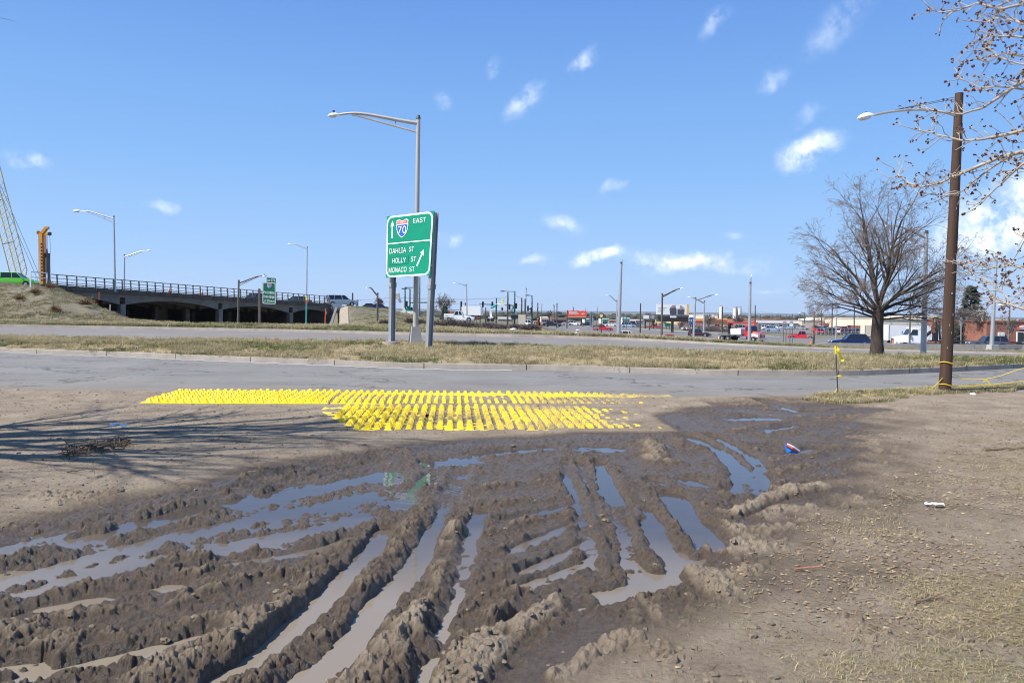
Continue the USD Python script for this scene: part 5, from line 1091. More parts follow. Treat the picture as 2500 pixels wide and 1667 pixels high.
def box_trailer(name, label, cat, loc, rz, L=12, Hh=2.8, z0=1.1, mat_='paint_white', group=None, text=None, wheels=True):
    t = thing(name, label, cat, loc, rz, group, world=False); t.part('box', MB().box((0, 0, z0 + Hh / 2), (L, 2.5, Hh)), mat_)
    r = MB()
    for x in (-L / 2, L / 2):
        for y in (-1.26, 1.26): r.box((x, y, z0 + Hh / 2), (.09, .09, Hh + .06))
    t.part('corner_posts', r, 'chrome')
    if wheels: truck_wheels(t, (-L / 2 + 1.2, -L / 2 + 2.4), 2.4, .5, (-L / 2 + 1.2, -L / 2 + 2.4)); t.part('landing_legs', MB().box((L / 2 - 2, .8, .5), (.15, .15, 1.0)).box((L / 2 - 2, -.8, .5), (.15, .15, 1.0)), 'grey_plastic')
    if text:
        m = meshkit.text_mesh(text, .75, .01, bold=True); v = np.array(m.vertices); v = np.stack([v[:, 0] + .3, -1.262 - v[:, 2], v[:, 1] + z0 + .9], 1); t.part('lettering', (v, np.asarray(m.faces)), 'sign_red')
    return t
t = box_trailer('trailer', 'white box trailer with red letters standing behind the flatbed truck cab', 'trailer', place(2240, 845, 140), R(-3), 11, 2.7, 1.0); m = meshkit.text_mesh('LT', 1.0, .01, bold=True); v = np.array(m.vertices); t.part('lettering', (np.stack([v[:, 0] - 2.4, -1.262 - v[:, 2], v[:, 1] + 1.9], 1), np.asarray(m.faces)), 'sign_red')
box_trailer('trailer', 'long white box trailer behind the loader crane and the wooden pole', 'trailer', place(2315, 846, 150), R(-2), 13, 2.2, 1.0)
box_trailer('trailer', 'cream box trailer left of the bare tree trunk', 'trailer', place(2131, 830, 190), R(0), 5.0, 2.6, .9, 'stucco_cream')
box_trailer('bin', 'orange bin behind the bare tree trunk', 'bin', place(2158, 831, 165), R(0), 1.5, 1.1, .05, 'cone_orange', wheels=False); box_trailer('bin', 'white bin beside the orange one', 'bin', place(2171, 832, 165), R(0), 1.3, 1.0, .05, 'paint_white', wheels=False)
# trucks at the junction
def service_truck(name, label, loc, rz, boom=None, cat='truck'):
    t = thing(name, label, cat, loc, rz, world=False); car_parts(t, 'pickup', 5.6, 2.0, 2.0, 'paint_white', wheel=.4); t.part('utility_box', MB().box((-1.9, 0, 1.1), (1.9, 1.96, .8)), 'paint_white'); return t
service_truck('pickup_truck', 'white pickup with an orange cooler on its bed, behind the shrubs', place(1122, 785, 150), R(-4)).part('cooler', MB().box((-1.9, .2, 1.65), (.55, .5, .35)), 'cone_orange')
box_trailer('box_truck', 'white box trailer parked right of the white pickup', 'trailer', place(1152, 777, 205), R(-10), 5.2, 2.3, .8)
bt = thing('bucket_truck', 'white bucket truck, its bent arm raised to the signal arm', 'truck', place(1206, 785, 185), world=True); D = 185
bt.part('bed', MB().hull([at(1190, 778, D), at(1204, 778, D), at(1204, 772, D), at(1192, 774, D), at(1190, 778, D + 2), at(1204, 772, D + 2), at(1204, 778, D + 2)]), 'paint_white'); bt.part('turret', MB().bar(at(1199, 775, D + 1), at(1197, 753, D + 1), .5, .5), 'paint_white'); bt.part('lower_boom', MB().tube([at(1197, 753, D + 1), at(1213, 743, D + 1)], .28, 7), 'paint_teal'); bt.part('upper_boom', MB().tube([at(1213, 743, D + 1), at(1222, 744.5, D + 1)], .22, 7), 'paint_white'); bt.part('bucket', MB().box(at(1227, 745, D + 1), (1.0, 1.0, 1.1)), 'paint_white')
for q in (1192, 1202): bt.part('wheel', MB().cyl(at(q, 781, D - .1), at(q, 781, D + .3), .45, 14), 'rubber')
b2 = thing('bucket_truck', 'white aerial lift reaching left above the bank beside the sign post', 'truck', at(988, 762, 170)); b2.part('boom', MB().bar(at(990, 763, 170), at(972, 725, 170), .55, .5), 'paint_white'); b2.part('bucket', MB().box(at(968, 723, 170), (1.3, 1.0, 1.4)), 'stucco_beige'); b2.part('worker_platform_rim', MB().box(at(968, 717, 170), (1.4, 1.1, .15)), 'paint_white'); b2.part('body', MB().box(at(993, 768, 171), (5.0, 2.2, 1.6)), 'paint_white')
for q in (-1.6, 1.6): b2.part('wheel', MB().cyl(at(993, 776, 169.8) + [q, 0, 0], at(993, 776, 170.1) + [q, 0, 0], .45, 14), 'rubber')

# ---- people
def person(label, foot, face, coat, hat=None, pants='cloth_dark', hgt=1.76, pose=0.0):
    t = thing('person', label, 'person', foot, face, world=False); s = hgt / 1.76
    J = dict(head=(0.02, 0, 1.62, .105), neck=(0, 0, 1.47, .055), chest=(0, 0, 1.28, .15), hip=(0, 0, .95, .145))
    def chain(pts): 
        out = Manifold()
        for (a, ra), (b, rb_) in zip(pts[:-1], pts[1:]): out += Manifold.batch_hull([Manifold.sphere(ra * s, 14).translate(tuple(np.array(a) * s)), Manifold.sphere(rb_ * s, 14).translate(tuple(np.array(b) * s))])
        return out
    body = chain([((0, 0, 1.46), .055), ((.015, 0, 1.60), .09), ((.02, 0, 1.665), .095)])
    legs, coat_ = Manifold(), Manifold()
    for k in (-1, 1):
        legs += chain([((0, k * .09, .93), .10), ((.03 + .03 * k, k * .10, .50), .07), ((.05 * k, k * .10, .10), .05), ((.05 * k + .14, k * .11, .05), .045)])
        hand = (.18 + .1 * pose, k * .24, .86 + .3 * pose); coat_ += chain([((0, k * .19, 1.40), .065), ((.02, k * .25, 1.14), .052), (hand, .042)]); body += chain([(hand, .04), (tuple(np.array(hand) + [.05, 0, -.07]), .03)])
        for q in range(4): body += chain([(tuple(np.array(hand) + [.03 + .012 * q, 0, -.08]), .010), (tuple(np.array(hand) + [.035 + .016 * q, 0, -.14 + .008 * q]), .008)])
        body += chain([(tuple(np.array(hand) + [.04, k * .0 - k * .02, -.05]), .011), (tuple(np.array(hand) + [.09, -k * .03, -.09]), .009)])
    coat_ += chain([((0, -.15, 1.37), .09), ((0, .15, 1.37), .09)]) + chain([((0, 0, 1.34), .15), ((0, 0, 1.0), .155), ((0, 0, .88), .15)])
    body += Manifold.sphere(.016 * s, 8).translate((.115 * s, 0, 1.615 * s)) + Manifold.sphere(.018 * s, 8).translate((.02 * s, .095 * s, 1.61 * s)) + Manifold.sphere(.018 * s, 8).translate((.02 * s, -.095 * s, 1.61 * s))
    t.part('body', body, 'skin', smooth=50); t.part('trousers', legs, pants, smooth=50); t.part('jacket', coat_, coat, smooth=50)
    t.part('hat' if hat else 'hair', Manifold.sphere(.108 * s, 14).translate((0, 0, 1.685 * s)).trim_by_plane((0, 0, 1), 1.66 * s) + Manifold.cylinder(.02, .13 * s if hat else .10 * s, -1, 14).translate((.02, 0, 1.65 * s)), hat or 'cloth_dark', smooth=50); return t
f_ = at(1227, 748, 186); person('worker in a yellow safety vest and white helmet standing in the raised bucket', f_, R(-90), 'hivis', 'sign_white')
person('person in dark clothes walking along the parking lot fence', place(2056, 828, 205), R(180), 'cloth_dark')
# ---- parked cars in the lot
rc = random.Random(4); pal = ['white', 'silver', 'grey', 'charcoal', 'red', 'skyblue', 'navy', 'tan', 'white', 'silver']; kinds = [('sedan', SED), ('suv', SUV), ('van', VAN)]
where = ['in the lot left of the red pickup', 'in the lot behind the red pickup', 'in the lot beyond the blue crossover', 'in the lot below the brick building', 'in the lot behind the bare tree']
def word(px): return where[0] if px < 1925 else where[1] if px < 1990 else where[2] if px < 2050 else where[3] if px < 2110 else where[4]
seen = {}
for row, (d, y0, y1, px0, px1, step) in enumerate([(210, 829, 832, 1998, 2120, 21), (238, 822, 825, 1990, 2126, 22), (275, 815, 818, 1870, 2120, 26), (310, 811, 813, 1880, 2090, 27)]):
    px = px0
    while px < px1:
        k, sp_ = kinds[rc.randrange(3)]; colr = pal[rc.randrange(len(pal))]; p = at(px, y0 + (y1 - y0) * (px - px0) / (px1 - px0), d); rz = R(rc.choice([90, -90, 75, -70, 100]))
        p[2] = float(terr_z(col_of(p[0], p[1]), p[1])) + .13; r_ = ['nearest', 'second', 'third', 'farthest'][row]
        lb_ = f'{colr if colr != "skyblue" else "pale blue"} {dict(sedan="sedan", suv="tall car", van="minivan")[k]} parked in the {r_} row {word(px)}'
        seen[lb_] = seen.get(lb_, 0) + 1
        if seen[lb_] > 1: lb_ += ', farther right'
        vehicle('parked_car', lb_, 'car', k, 'paint_' + colr, p, rz, 'cars parked in the lot', **sp_); px += step * rc.uniform(.85, 1.25)
for px, y, d, k, c_, lb_ in ((1402, 787, 300, 'van', 'white', 'white van behind the guardrail below the red billboard'), (1385, 786, 300, 'wagon', 'silver', 'silver car behind the guardrail left of the white van'), (1432, 788, 290, 'sedan', 'navy', 'navy sedan behind the guardrail beside the diamond sign'), (1492, 793, 280, 'sedan', 'white', 'white sedan behind the guardrail right of the yellow marker'),
                             (1535, 794, 265, 'van', 'skyblue', 'pale blue minivan behind the guardrail right of the tall mast'), (1550, 793, 275, 'wagon', 'charcoal', 'dark wagon behind the pale blue minivan'), (1594, 798, 260, 'sedan', 'red', 'red car behind the guardrail under the small billboard'), (1682, 806, 240, 'sedan', 'white', 'white sedan behind the guardrail left of the blue sign'),
                             (1737, 809, 235, 'sedan', 'silver', 'silver sedan among the leafless shrubs behind the guardrail'), (1774, 811, 235, 'wagon', 'white', 'white wagon behind the guardrail under the silo'), (1812, 812, 240, 'van', 'silver', 'silver minivan behind the guardrail left of the crane truck'), (1290, 787, 215, 'van', 'white', 'white van passing behind the shrubs by the signal poles'), (1308, 790, 205, 'sedan', 'silver', 'silver sedan following the white van'), (1752, 808, 250, 'pickup', 'red', 'red truck behind the leafless shrubs'), (1876, 814, 260, 'van', 'white', 'white van in the lot right of the crane truck'), (1888, 818, 235, 'suv', 'skyblue', 'pale blue car at the lot edge right of the crane truck')):
    p = at(px, y, d); p[2] = float(terr_z(col_of(p[0], p[1]), p[1])) + .1; vehicle('car', lb_, 'car', k, 'paint_' + c_, p, R(-12 if k != 'sedan' else 170), None, **dict(van=VAN, wagon=HAT, sedan=SED, pickup=PIC, suv=SUV)[k])
# ================================================================== FURNITURE OF THE ROADS AND THE TOWN BEHIND
def ground_at(px, d, lift=0.0): p = terr_point(px, d); p[2] = float(terr_z(px, d)) + lift; return p
# ---- more street lamps: (label, d, base, top, head inner, head outer, brace, ...)
LP = [('weathered brown street lamp standing in front of the middle arch of the overpass', 75, (581, 797), (583, 685), (640, 674), (652, 674), dict(r=(.115, .08), arm_r=.05, brace=.085, mat_='weathered_brown', head='galvanised', cell=True)),
      ('brown street lamp on the grass bank left of the guide sign, arm pointing left', 75, (921, 803), (922, 716), (902, 702), (893, 703), dict(r=(.12, .08), arm_r=.06, brace=.11, mat_='weathered_brown', head='galvanised')),
      ('distant thin street lamp right of the guide sign, arm pointing left', 180, (1140, 775), (1139, 694), (1114, 691), (1106, 691), dict(r=(.16, .1), arm_r=.08, brace=0, mat_='galvanised')),
      ('street lamp beside the tall mast, long arm pointing left', 190, (1505, 793), (1506, 733), (1486, 721), (1479, 720), dict(r=(.17, .12), arm_r=.08, brace=.10, mat_='galvanised')),
      ('tall pale mast with its lamp facing the camera, left of the white billboard', 80, (1510, 824), (1517, 641), (1518, 637), (1521, 634), dict(r=(.20, .11), arm_r=.08, brace=0, mat_='galvanised', head='lamp_dark')),
      ('grey street lamp before the white billboard, braced arm pointing right', 100, (1615, 830), (1617, 717), (1660, 705), (1669, 704), dict(r=(.15, .10), arm_r=.06, brace=.085, mat_='weathered_brown')),
      ('grey street lamp beside the burgundy car, long arm pointing right', 100, (1693, 832), (1698, 727), (1745, 720), (1755, 720), dict(r=(.15, .10), arm_r=.06, brace=.06, mat_='galvanised')),
      ('street lamp just right of the blue sign, braced arm pointing left', 130, (1718, 812), (1720, 735), (1687, 726), (1679, 725), dict(r=(.15, .11), arm_r=.07, brace=.075, mat_='galvanised')),
      ('tall pale mast in front of the crane truck', 75, (1829, 842), (1832, 690), (1833, 676), (1836, 671), dict(r=(.17, .10), arm_r=.07, brace=0, mat_='galvanised')),
      ('pale street lamp behind the branches of the bare tree', 34.0, (2254, 874), (2262, 566), (2172, 552), (2160, 553), dict(r=(.125, .075), arm_r=.045, brace=0, mat_='galvanised', droop=.05)),
      ('pale street lamp on a square foot at the right, in front of the concrete wall', 75, (2420, 861), (2433, 626), (2418, 619), (2410, 618), dict(r=(.20, .10), arm_r=.06, brace=0, mat_='galvanised', pedestal=(.85, .55, .75))),
      ('distant thin street lamp behind the left side of the bare tree', 150, (2041, 830), (2043, 738), (2019, 711), (2011, 709), dict(r=(.14, .08), arm_r=.06, brace=0, mat_='galvanised')),
      ('distant street lamp above the red brick building', 130, (2464, 800), (2465, 747), (2452, 745), (2436, 745), dict(r=(.13, .1), arm_r=.08, brace=0, mat_='weathered_brown', head='lamp_white')),
      ('distant lamp with a bare round head behind the signal poles', 200, (1281, 790), (1285, 705), (1283, 699), (1280, 698), dict(r=(.2, .12), arm_r=.05, brace=0, mat_='galvanised')),
      ('distant lamp with a short arm left of the red billboard', 230, (1352, 785), (1353, 745), (1350, 743.5), (1346, 743.5), dict(r=(.16, .12), arm_r=.07, brace=0, mat_='weathered_brown')),
      ('far street lamp above the white-roofed building, arm pointing left', 290, (1964, 790), (1965, 763), (1955, 763), (1950, 764), dict(r=(.2, .15), arm_r=.12, brace=0, mat_='weathered_brown'))]
for lb_, d, ba, tp, hi, ho, k in LP: street_lamp(lb_, d, ba, tp, hi, ho, **k)
# ---- wooden and steel poles
PO = [(861, 715, 756, 150, 'first bare wooden pole beyond the bank right of the overpass'), (871, 732, 752, 240, 'thin far pole right of the first wooden pole'), (874, 731, 752, 240, 'second thin far pole right of the first wooden pole'), (963, 709, 766, 150, 'wooden pole between the guide sign posts, beside the aerial lift'),
      (1025, 676, 790, 120, 'slim steel pole right behind the big street lamp'), (1136, 738, 780, 220, 'wooden pole above the white box trailer'), (1173, 747, 778, 230, 'short wooden pole left of the bucket truck'), (1186, 750, 778, 240, 'thin wooden pole left of the bucket truck arm'), (1212, 728, 782, 190, 'wooden pole behind the bucket truck carrying the wire'),
      (1240, 713, 788, 160, 'thick wooden pole left of the dark signal pole'), (1274, 727, 786, 170, 'brown wooden pole right of the dark signal pole'), (1282, 729, 788, 180, 'wooden pole with a grey box, behind the round-headed lamp'), (1313, 739, 788, 200, 'wooden pole above the orange fence'), (1323, 741, 784, 260, 'pale thin pole right of the orange fence pole'),
      (1360, 740, 790, 220, 'wooden pole left of the red billboard'), (1385, 757, 790, 230, 'short wooden pole at the left edge of the red billboard'), (1400, 749, 786, 300, 'wooden pole passing behind the red billboard'), (1458, 749, 786, 300, 'thin pole right of the diamond sign'), (1522, 768, 800, 240, 'short pole left of the teal shop sign'), (1530, 764, 800, 240, 'short pole before the teal shop sign'),
      (1564, 740, 803, 190, 'tall wooden pole left of the white billboard'), (1587, 762, 800, 230, 'wooden pole under the left end of the white billboard'), (1591, 766, 800, 235, 'thin pole under the left end of the white billboard'), (1764, 749, 812, 200, 'wooden pole in front of the tall silo'), (1799, 750, 812, 220, 'wooden pole in front of the twin silos'), (1844, 745, 800, 220, 'wooden pole behind the cab of the crane truck'),
      (1920, 767, 792, 320, 'thin far pole above the white roof'), (2006, 758, 812, 240, 'wooden pole before the beige stone wall'), (2032, 745, 815, 200, 'tall wooden pole before the brick building'), (2086, 750, 822, 200, 'tall wooden pole left of the bare tree trunk'), (2222, 760, 850, 95, 'grey pole behind the white flatbed truck'), (1430, 752, 786, 330, 'thin pole behind the right end of the red billboard')]
for px, y0, y1, d, lb_ in PO:
    a, b = at(px, y0, d), at(px - 1, y1, d); r = .16 if 'wooden' in lb_ else .10
    t = thing('utility_pole', lb_, 'utility pole', b); t.part('pole', MB().tube([b - [0, 0, 1.5], (a + b) / 2, a], [r * 1.15, r, r * .8], 8), 'wood_pole_far' if 'wooden' in lb_ else 'weathered_brown', smooth=40)
for px, y0, y1, d, lb_ in [(1856, 768, 796, 300, 'far pole with a crossarm left of the white roof'), (1885, 772, 792, 330, 'small far pole with a crossarm above the white roof'), (1906, 768, 792, 320, 'far pole with two crossarms above the white roof'), (1927, 770, 792, 330, 'far pole with a crossarm right of the thin pole'), (1935, 767, 792, 320, 'taller far pole with a crossarm beside the grey block'), (1953, 765, 792, 310, 'far pole with a crossarm before the grey block'), (1160, 752, 775, 300, 'far pole with a crossarm right of the box trailer'), (1250, 752, 780, 300, 'far pole with a crossarm between the signal poles')]:
    a, b = at(px, y0, d), at(px, y1, d); t = thing('utility_pole', lb_, 'utility pole', b); t.part('pole', MB().tube([b - [0, 0, 1], a], [.2, .15], 7), 'wood_pole_far'); t.part('crossarm', MB().bar(a - [1.2, 0, .7], a + [1.2, 0, -.7], .14, .14), 'wood_pole_far')
    if 'two' in lb_: t.part('crossarm', MB().bar(a - [1.0, 0, 1.5], a + [1.0, 0, -1.5], .14, .14), 'wood_pole_far')
def wire(label, pts, r=.03):
    p = [np.array(at(*q)) for q in pts]; m = []
    for a, b in zip(p[:-1], p[1:]):
        for t in np.linspace(0, 1, 9)[:-1]: m.append(a + (b - a) * t - [0, 0, 4 * t * (1 - t) * np.linalg.norm(b - a) * .008])
    single('power_line', MB().tube(m + [p[-1]], r, 4), 'dark_steel', label, 'power line')
wire('long power line sagging from the guide sign to the thick wooden pole', [(861, 733, 180), (963, 726, 170), (1130, 731, 180), (1212, 728, 185), (1236, 725, 160)]); wire('lower power line running to the signal poles', [(871, 735, 240), (990, 737, 230), (1140, 743, 220), (1274, 745, 200)], .025)
wire('guy wire slanting down to the brown wooden pole', [(1258, 722, 165), (1274, 728, 168)], .02); wire('power line from the far pole over the shrubs to the silos', [(1764, 750, 205), (1856, 760, 280), (1935, 768, 310)], .02)
# ---- traffic signals on their masts
def signal_head(t, p, s=1.0, side=(1, 0, 0)):
    h = t.part('signal_head', MB().box(p, (.42 * s, .35, 1.25 * s)), 'black'); 
    for k, m_ in ((.36, 'taillight'), (0, 'paint_orange'), (-.36, 'signal_green')): h.part('visor', MB().cyl(p + np.array([0, -.15, k * s]), p + np.array([0, -.42, k * s]), .15 * s, 8), 'black')
    return h
def mast(label, d, base, top, arm, heads, lamp=None, signs=()):
    b, tp = at(*base, d), at(*top, d); t = thing('traffic_signal', label, 'traffic signal', b); t.part('mast', MB().tube([b - [0, 0, 1], tp], [.22, .14], 10), 'signal_green', smooth=40)
    if arm: t.part('mast_arm', MB().tube([at(*arm[0], d), at(*arm[1], d)], [.13, .08], 8), 'signal_green' if d > 150 else 'galvanised', smooth=40)
    for q in heads: signal_head(t, at(*q, d - .4), 1.05)
    if lamp: t.part('lamp_arm', MB().tube([at(*lamp[0], d), at(*lamp[1], d)], .07, 6), 'signal_green'); t.part('lamp_head', MB().hull([at(*lamp[1], d) + np.array(o) for o in [(x, y, z) for x in (-.9, .1) for y in (-.25, .25) for z in (-.12, .12)]]), 'lamp_dark')
    for (x0, y0, x1, y1), m_ in signs:
        c = at((x0 + x1) / 2, (y0 + y1) / 2, d - .5); t.part('sign_plate', MB().box(c, ((x1 - x0) / ppm(d), .06, (y1 - y0) / ppm(d))), m_)
    return t
mast('dark signal pole right of the left sign post, its arm reaching right', 180, (1001, 768), (1001, 705), ((1001, 739), (1113, 737)), [(993, 742), (1074, 739), (1095, 739), (1005, 757)], ((1001, 706), (991, 705)), [((1097, 738, 1104, 747), 'sign_white'), ((993, 747, 1003, 758), 'sign_green')])
mast('tall dark signal pole with a long arm reaching left to the worker', 190, (1256, 785), (1257, 711), ((1257, 746), (1170, 742)), [(1179, 743), (1202, 743), (1226, 751), (1244, 749), (1260, 747)], ((1257, 712), (1231, 711)), [((1262, 741, 1267, 747), 'sign_white'), ((1251, 748, 1257, 754), 'sign_green_dark'), ((1256, 763, 1261, 768), 'paint_teal'), ((1247, 770, 1266, 777), 'black')])
mast('dark signal pole with a short arm, right of the round-headed lamp', 195, (1299, 788), (1299, 722), ((1299, 755), (1288, 753)), [(1289, 753), (1297, 757)], ((1299, 722), (1292, 721)))
mast('thin dark pole left of the big street lamp with a level top arm', 185, (989, 768), (989, 701), ((989, 702), (1012, 702)), [(990, 757)]); mast('signal on a thin pole right of the bare tree, above the white pickup', 200, (1123, 775), (1126, 738), None, [(1126, 742)])
single('utility_cabinet', MB().box(at(1274, 781, 165), (1.5, .8, 2.2)), 'stucco_cream', 'cream cabinet at the foot of the brown wooden pole', 'utility cabinet')
# ---- small green sign before the overpass
SD = 92.0; S2 = Panel([at(641, 689, SD), at(673, 690.5, SD), at(673.5, 743, SD), at(640.5, 741.5, SD)], .06); g2 = thing('exit_sign', 'small green exit sign with a route shield in front of the overpass', 'road sign', ground_at(640, SD))
g2.part('panel', S2.box(0, 0, 1, 1, -.06, 0), 'sign_green_dark'); g2.part('border', S2.put(shapely.Polygon(rrect(.02, .01, .98, .99, .08, .05)).difference(shapely.Polygon(rrect(.06, .035, .94, .965, .06, .04))), .002, .02), 'sign_white')
s_ = g2.part('shield', S2.put(shield_outline(.36, .06, .68, .27), .004, .022), 'sign_white'); si = shapely.Polygon(shield_outline(.385, .07, .655, .26)); s_.part('shield_top', S2.put(si.intersection(shapely.box(0, 0, 1, .115)), .023, .03), 'sign_red'); s_.part('shield_field', S2.put(si.intersection(shapely.box(0, .125, 1, 1)), .023, .03), 'sign_blue'); s_.part('number', S2.text('25', .42, .14, .62, .21, lo=.031, hi=.04), 'sign_white')
for w, a in (('Ft Collins', (.10, .41, .90, .52)), ('Colo Spgs', (.10, .60, .90, .71)), ('JCT', (.10, .83, .28, .90)), ('2¼', (.33, .80, .55, .90)), ('MILES', (.60, .83, .92, .90))): g2.part('lettering', S2.text(w, *a, bold=True, lo=.004, hi=.025), 'sign_white')
S3 = Panel([at(651, 677.5, SD), at(673, 679, SD), at(673, 690, SD), at(651, 689, SD)], .05); tb = g2.part('exit_tab', S3.box(0, 0, 1, 1, -.05, 0), 'sign_green_dark'); tb.part('lettering', S3.text('EXIT', .06, .42, .42, .78, lo=.004, hi=.025), 'sign_white'); tb.part('lettering', S3.text('274', .50, .22, .95, .80, lo=.004, hi=.025), 'sign_white')
for px, yt in ((633, 705),): a, b = at(px, yt, SD + .3), ground_at(px, SD + .3); g2.part('post', MB().bar(b - [0, 0, .4], a, .26, .18, up=(0, 1, 0)), 'weathered_brown')
g2.part('cross_rail', MB().bar(at(633, 712, SD + .2), at(673, 714, SD + .2), .1, .12), 'weathered_brown')
mk = thing('marker_post', 'green post with an orange reflector and yellow band before the right arch', 'marker post', at(747, 803, 64)); mk.part('post', MB().tube([at(747, 806, 64), at(749, 720, 64)], .06, 7), 'paint_teal'); mk.part('reflector', MB().cyl(at(749, 736, 63.9), at(749, 736, 63.75), .13, 14), 'paint_orange'); mk.part('band', MB().tube([at(749, 722, 64), at(749, 729, 64)], .085, 8), 'tape_yellow'); mk.part('cap', MB().tube([at(749, 729, 64), at(749, 733, 64)], .085, 8), 'sign_white')
st = thing('survey_stake', 'orange survey stake with ribbon at the right end of the overpass', 'stake', at(793, 798, 70)); st.part('stake', MB().bar(at(793, 800, 70), at(795, 753, 70), .10, .06), 'cone_orange'); st.part('ribbon', MB().bar(at(795, 758, 69.9), at(798, 768, 69.9), .09, .02), 'paint_orange')
single('survey_stake', MB().bar(at(269, 770, 73), at(269, 743, 73), .09, .05), 'stucco_cream', 'pale stake on the embankment under the left arch', 'stake'); single('survey_stake', MB().bar(at(242, 732, 76), at(242, 713, 76), .05, .03), 'cone_orange', 'thin orange stake on the embankment under the deck', 'stake')
ds = thing('diamond_sign', 'grey back of a diamond road sign seen almost edge-on', 'road sign', ground_at(1445, 62)); D = 62
ds.part('plate', MB().hull([at(1443, 760, D) + o for o in ([0, 0, 0], [.02, .05, 0])] + [at(1437, 783, D), at(1437, 783, D) + [.03, .05, 0], at(1450, 782, D + .6), at(1443.5, 800, D)]), 'sign_back'); ds.part('post', MB().bar(ground_at(1445, D, -.3), at(1446, 770, D + .1), .09, .09, up=(0, 1, 0)), 'galvanised')
mk = thing('marker_post', 'thin green post with a round yellow top beside the red pickup', 'marker post', ground_at(1468, 60)); mk.part('post', MB().tube([ground_at(1468, 60, -.3), at(1468, 772, 60)], .04, 6), 'signal_green'); mk.part('disc', MB().cyl(at(1468, 771, 59.95), at(1468, 771, 59.85), .12, 12), 'fascia_yellow')
ds = thing('diamond_sign', 'pale back of a diamond road sign in front of the evergreen', 'road sign', ground_at(2346, 110)); D = 110
ds.part('plate', MB().hull([at(2347, 772, D), at(2354.5, 785, D), at(2347, 798, D), at(2340.5, 785, D)] + [at(2347, 772, D) + [0, .05, 0], at(2354.5, 785, D) + [0, .05, 0], at(2340.5, 785, D) + [0, .05, 0]]), 'galvanised'); ds.part('post', MB().bar(ground_at(2346, D, -.2), at(2347, 784, D - .05), .12, .1, up=(0, 1, 0)), 'galvanised')
for x0, lb_ in ((1914, 'left shield-shaped route sign before the white-roofed building'), (1930, 'right shield-shaped route sign before the white-roofed building')):
    D = 128; rs = thing('route_sign', lb_, 'road sign', ground_at(x0 + 2, D)); mt_ = 'sign_back' if x0 < 1920 else 'sign_white'; w_ = 5.6
    rs.part('plate', MB().box(at(x0 + 2, 793.5, D), (2 * w_ / ppm(D), .05, 9.5 / ppm(D))), 'galvanised'); rs.part('number_field', MB().hull([at(x0 + 2 + a, 793.5 + b, D - .06) for a, b in ((-4.4, 2.6), (-4.4, -2.6), (4.4, -2.6), (4.4, 2.6), (0, 4.2), (0, -3.6))] + [at(x0 + 2, 793.5, D - .03)]), mt_); rs.part('direction_plate', MB().box(at(x0 + 2, 786, D), (7 / ppm(D), .05, 4 / ppm(D))), 'galvanised'); rs.part('arrow_plate', MB().box(at(x0 + 2, 800.5, D), (7.5 / ppm(D), .05, 3.8 / ppm(D))), 'galvanised')
    for q in (-3.2, 3.2): rs.part('post', MB().bar(ground_at(x0 + 2 + q, D, -.3), at(x0 + 2 + q, 786, D + .08), .08, .08, up=(0, 1, 0)), 'weathered_brown')
rs = thing('sign_post', 'twin grey panel on a thin post in front of the crane truck', 'road sign', ground_at(1853, 72)); D = 72; rs.part('panel', MB().box(at(1851.3, 799, D), (4.6 / ppm(D), .05, 20 / ppm(D))), 'sign_back'); rs.part('panel', MB().box(at(1856.2, 799, D + .02), (4.2 / ppm(D), .05, 20 / ppm(D))), 'sign_back'); rs.part('post', MB().bar(ground_at(1852, D, -.3), at(1853, 789, D + .08), .11, .1, up=(0, 1, 0)), 'galvanised')
mk = thing('marker_post', 'brown post with a green base and orange tag, left of the bare tree', 'marker post', ground_at(1986, 58)); D = 58; mk.part('post', MB().tube([ground_at(1986, D, -.3), at(1988.5, 760, D)], .055, 7), 'weathered_brown'); mk.part('base', MB().tube([ground_at(1986, D, -.2), at(1987, 822, D)], .075, 7), 'signal_green'); mk.part('tag', MB().box(at(1986, 804, D - .08), (.13, .03, .24)), 'paint_orange')
# orange fence, lath and flags
of = thing('orange_fence', 'leaning strip of orange plastic fence left of the black sedan', 'fence', ground_at(1315, 88)); D = 88
for k in range(5): of.part('panel', MB().hull([at(1312 + k * 1.6, 776 + 3.2 * k, D), at(1315.5 + k * 1.3, 777 + 3.2 * k, D), at(1313 + k * 1.5, 792 + 1.6 * k, D), at(1316 + k * 1.3, 795 + 1.4 * k, D), at(1313 + k * 1.6, 782 + 3 * k, D + .1)]), 'cone_orange')
for px, y0, y1, d, lb_ in ((1163, 772, 815, 56, 'thin stake with a red flag among the shrubs'), (1783, 812, 832, 60, 'short dark stake on the verge')):
    a, b = at(px, y0, d), ground_at(px, d, -.2); t = thing('flag_stake', lb_, 'stake', b); t.part('stake', MB().tube([b, a], .02, 5), 'weathered_brown'); 
    if 'flag' in lb_: t.part('flag', MB().hull([a, a + [.22, .01, -.12], a + [.02, .02, -.22], a + [.1, .03, -.1]]), 'sign_red')
cone('orange cone lying low on the far shoulder below the burgundy car', ground_at(1755, 140, .1), 1.2); cone('orange cone standing on the verge left of the brown post', ground_at(1981, 75), .75); cone('small orange cone beside the white flatbed truck', at(2179, 842, 96), .7)
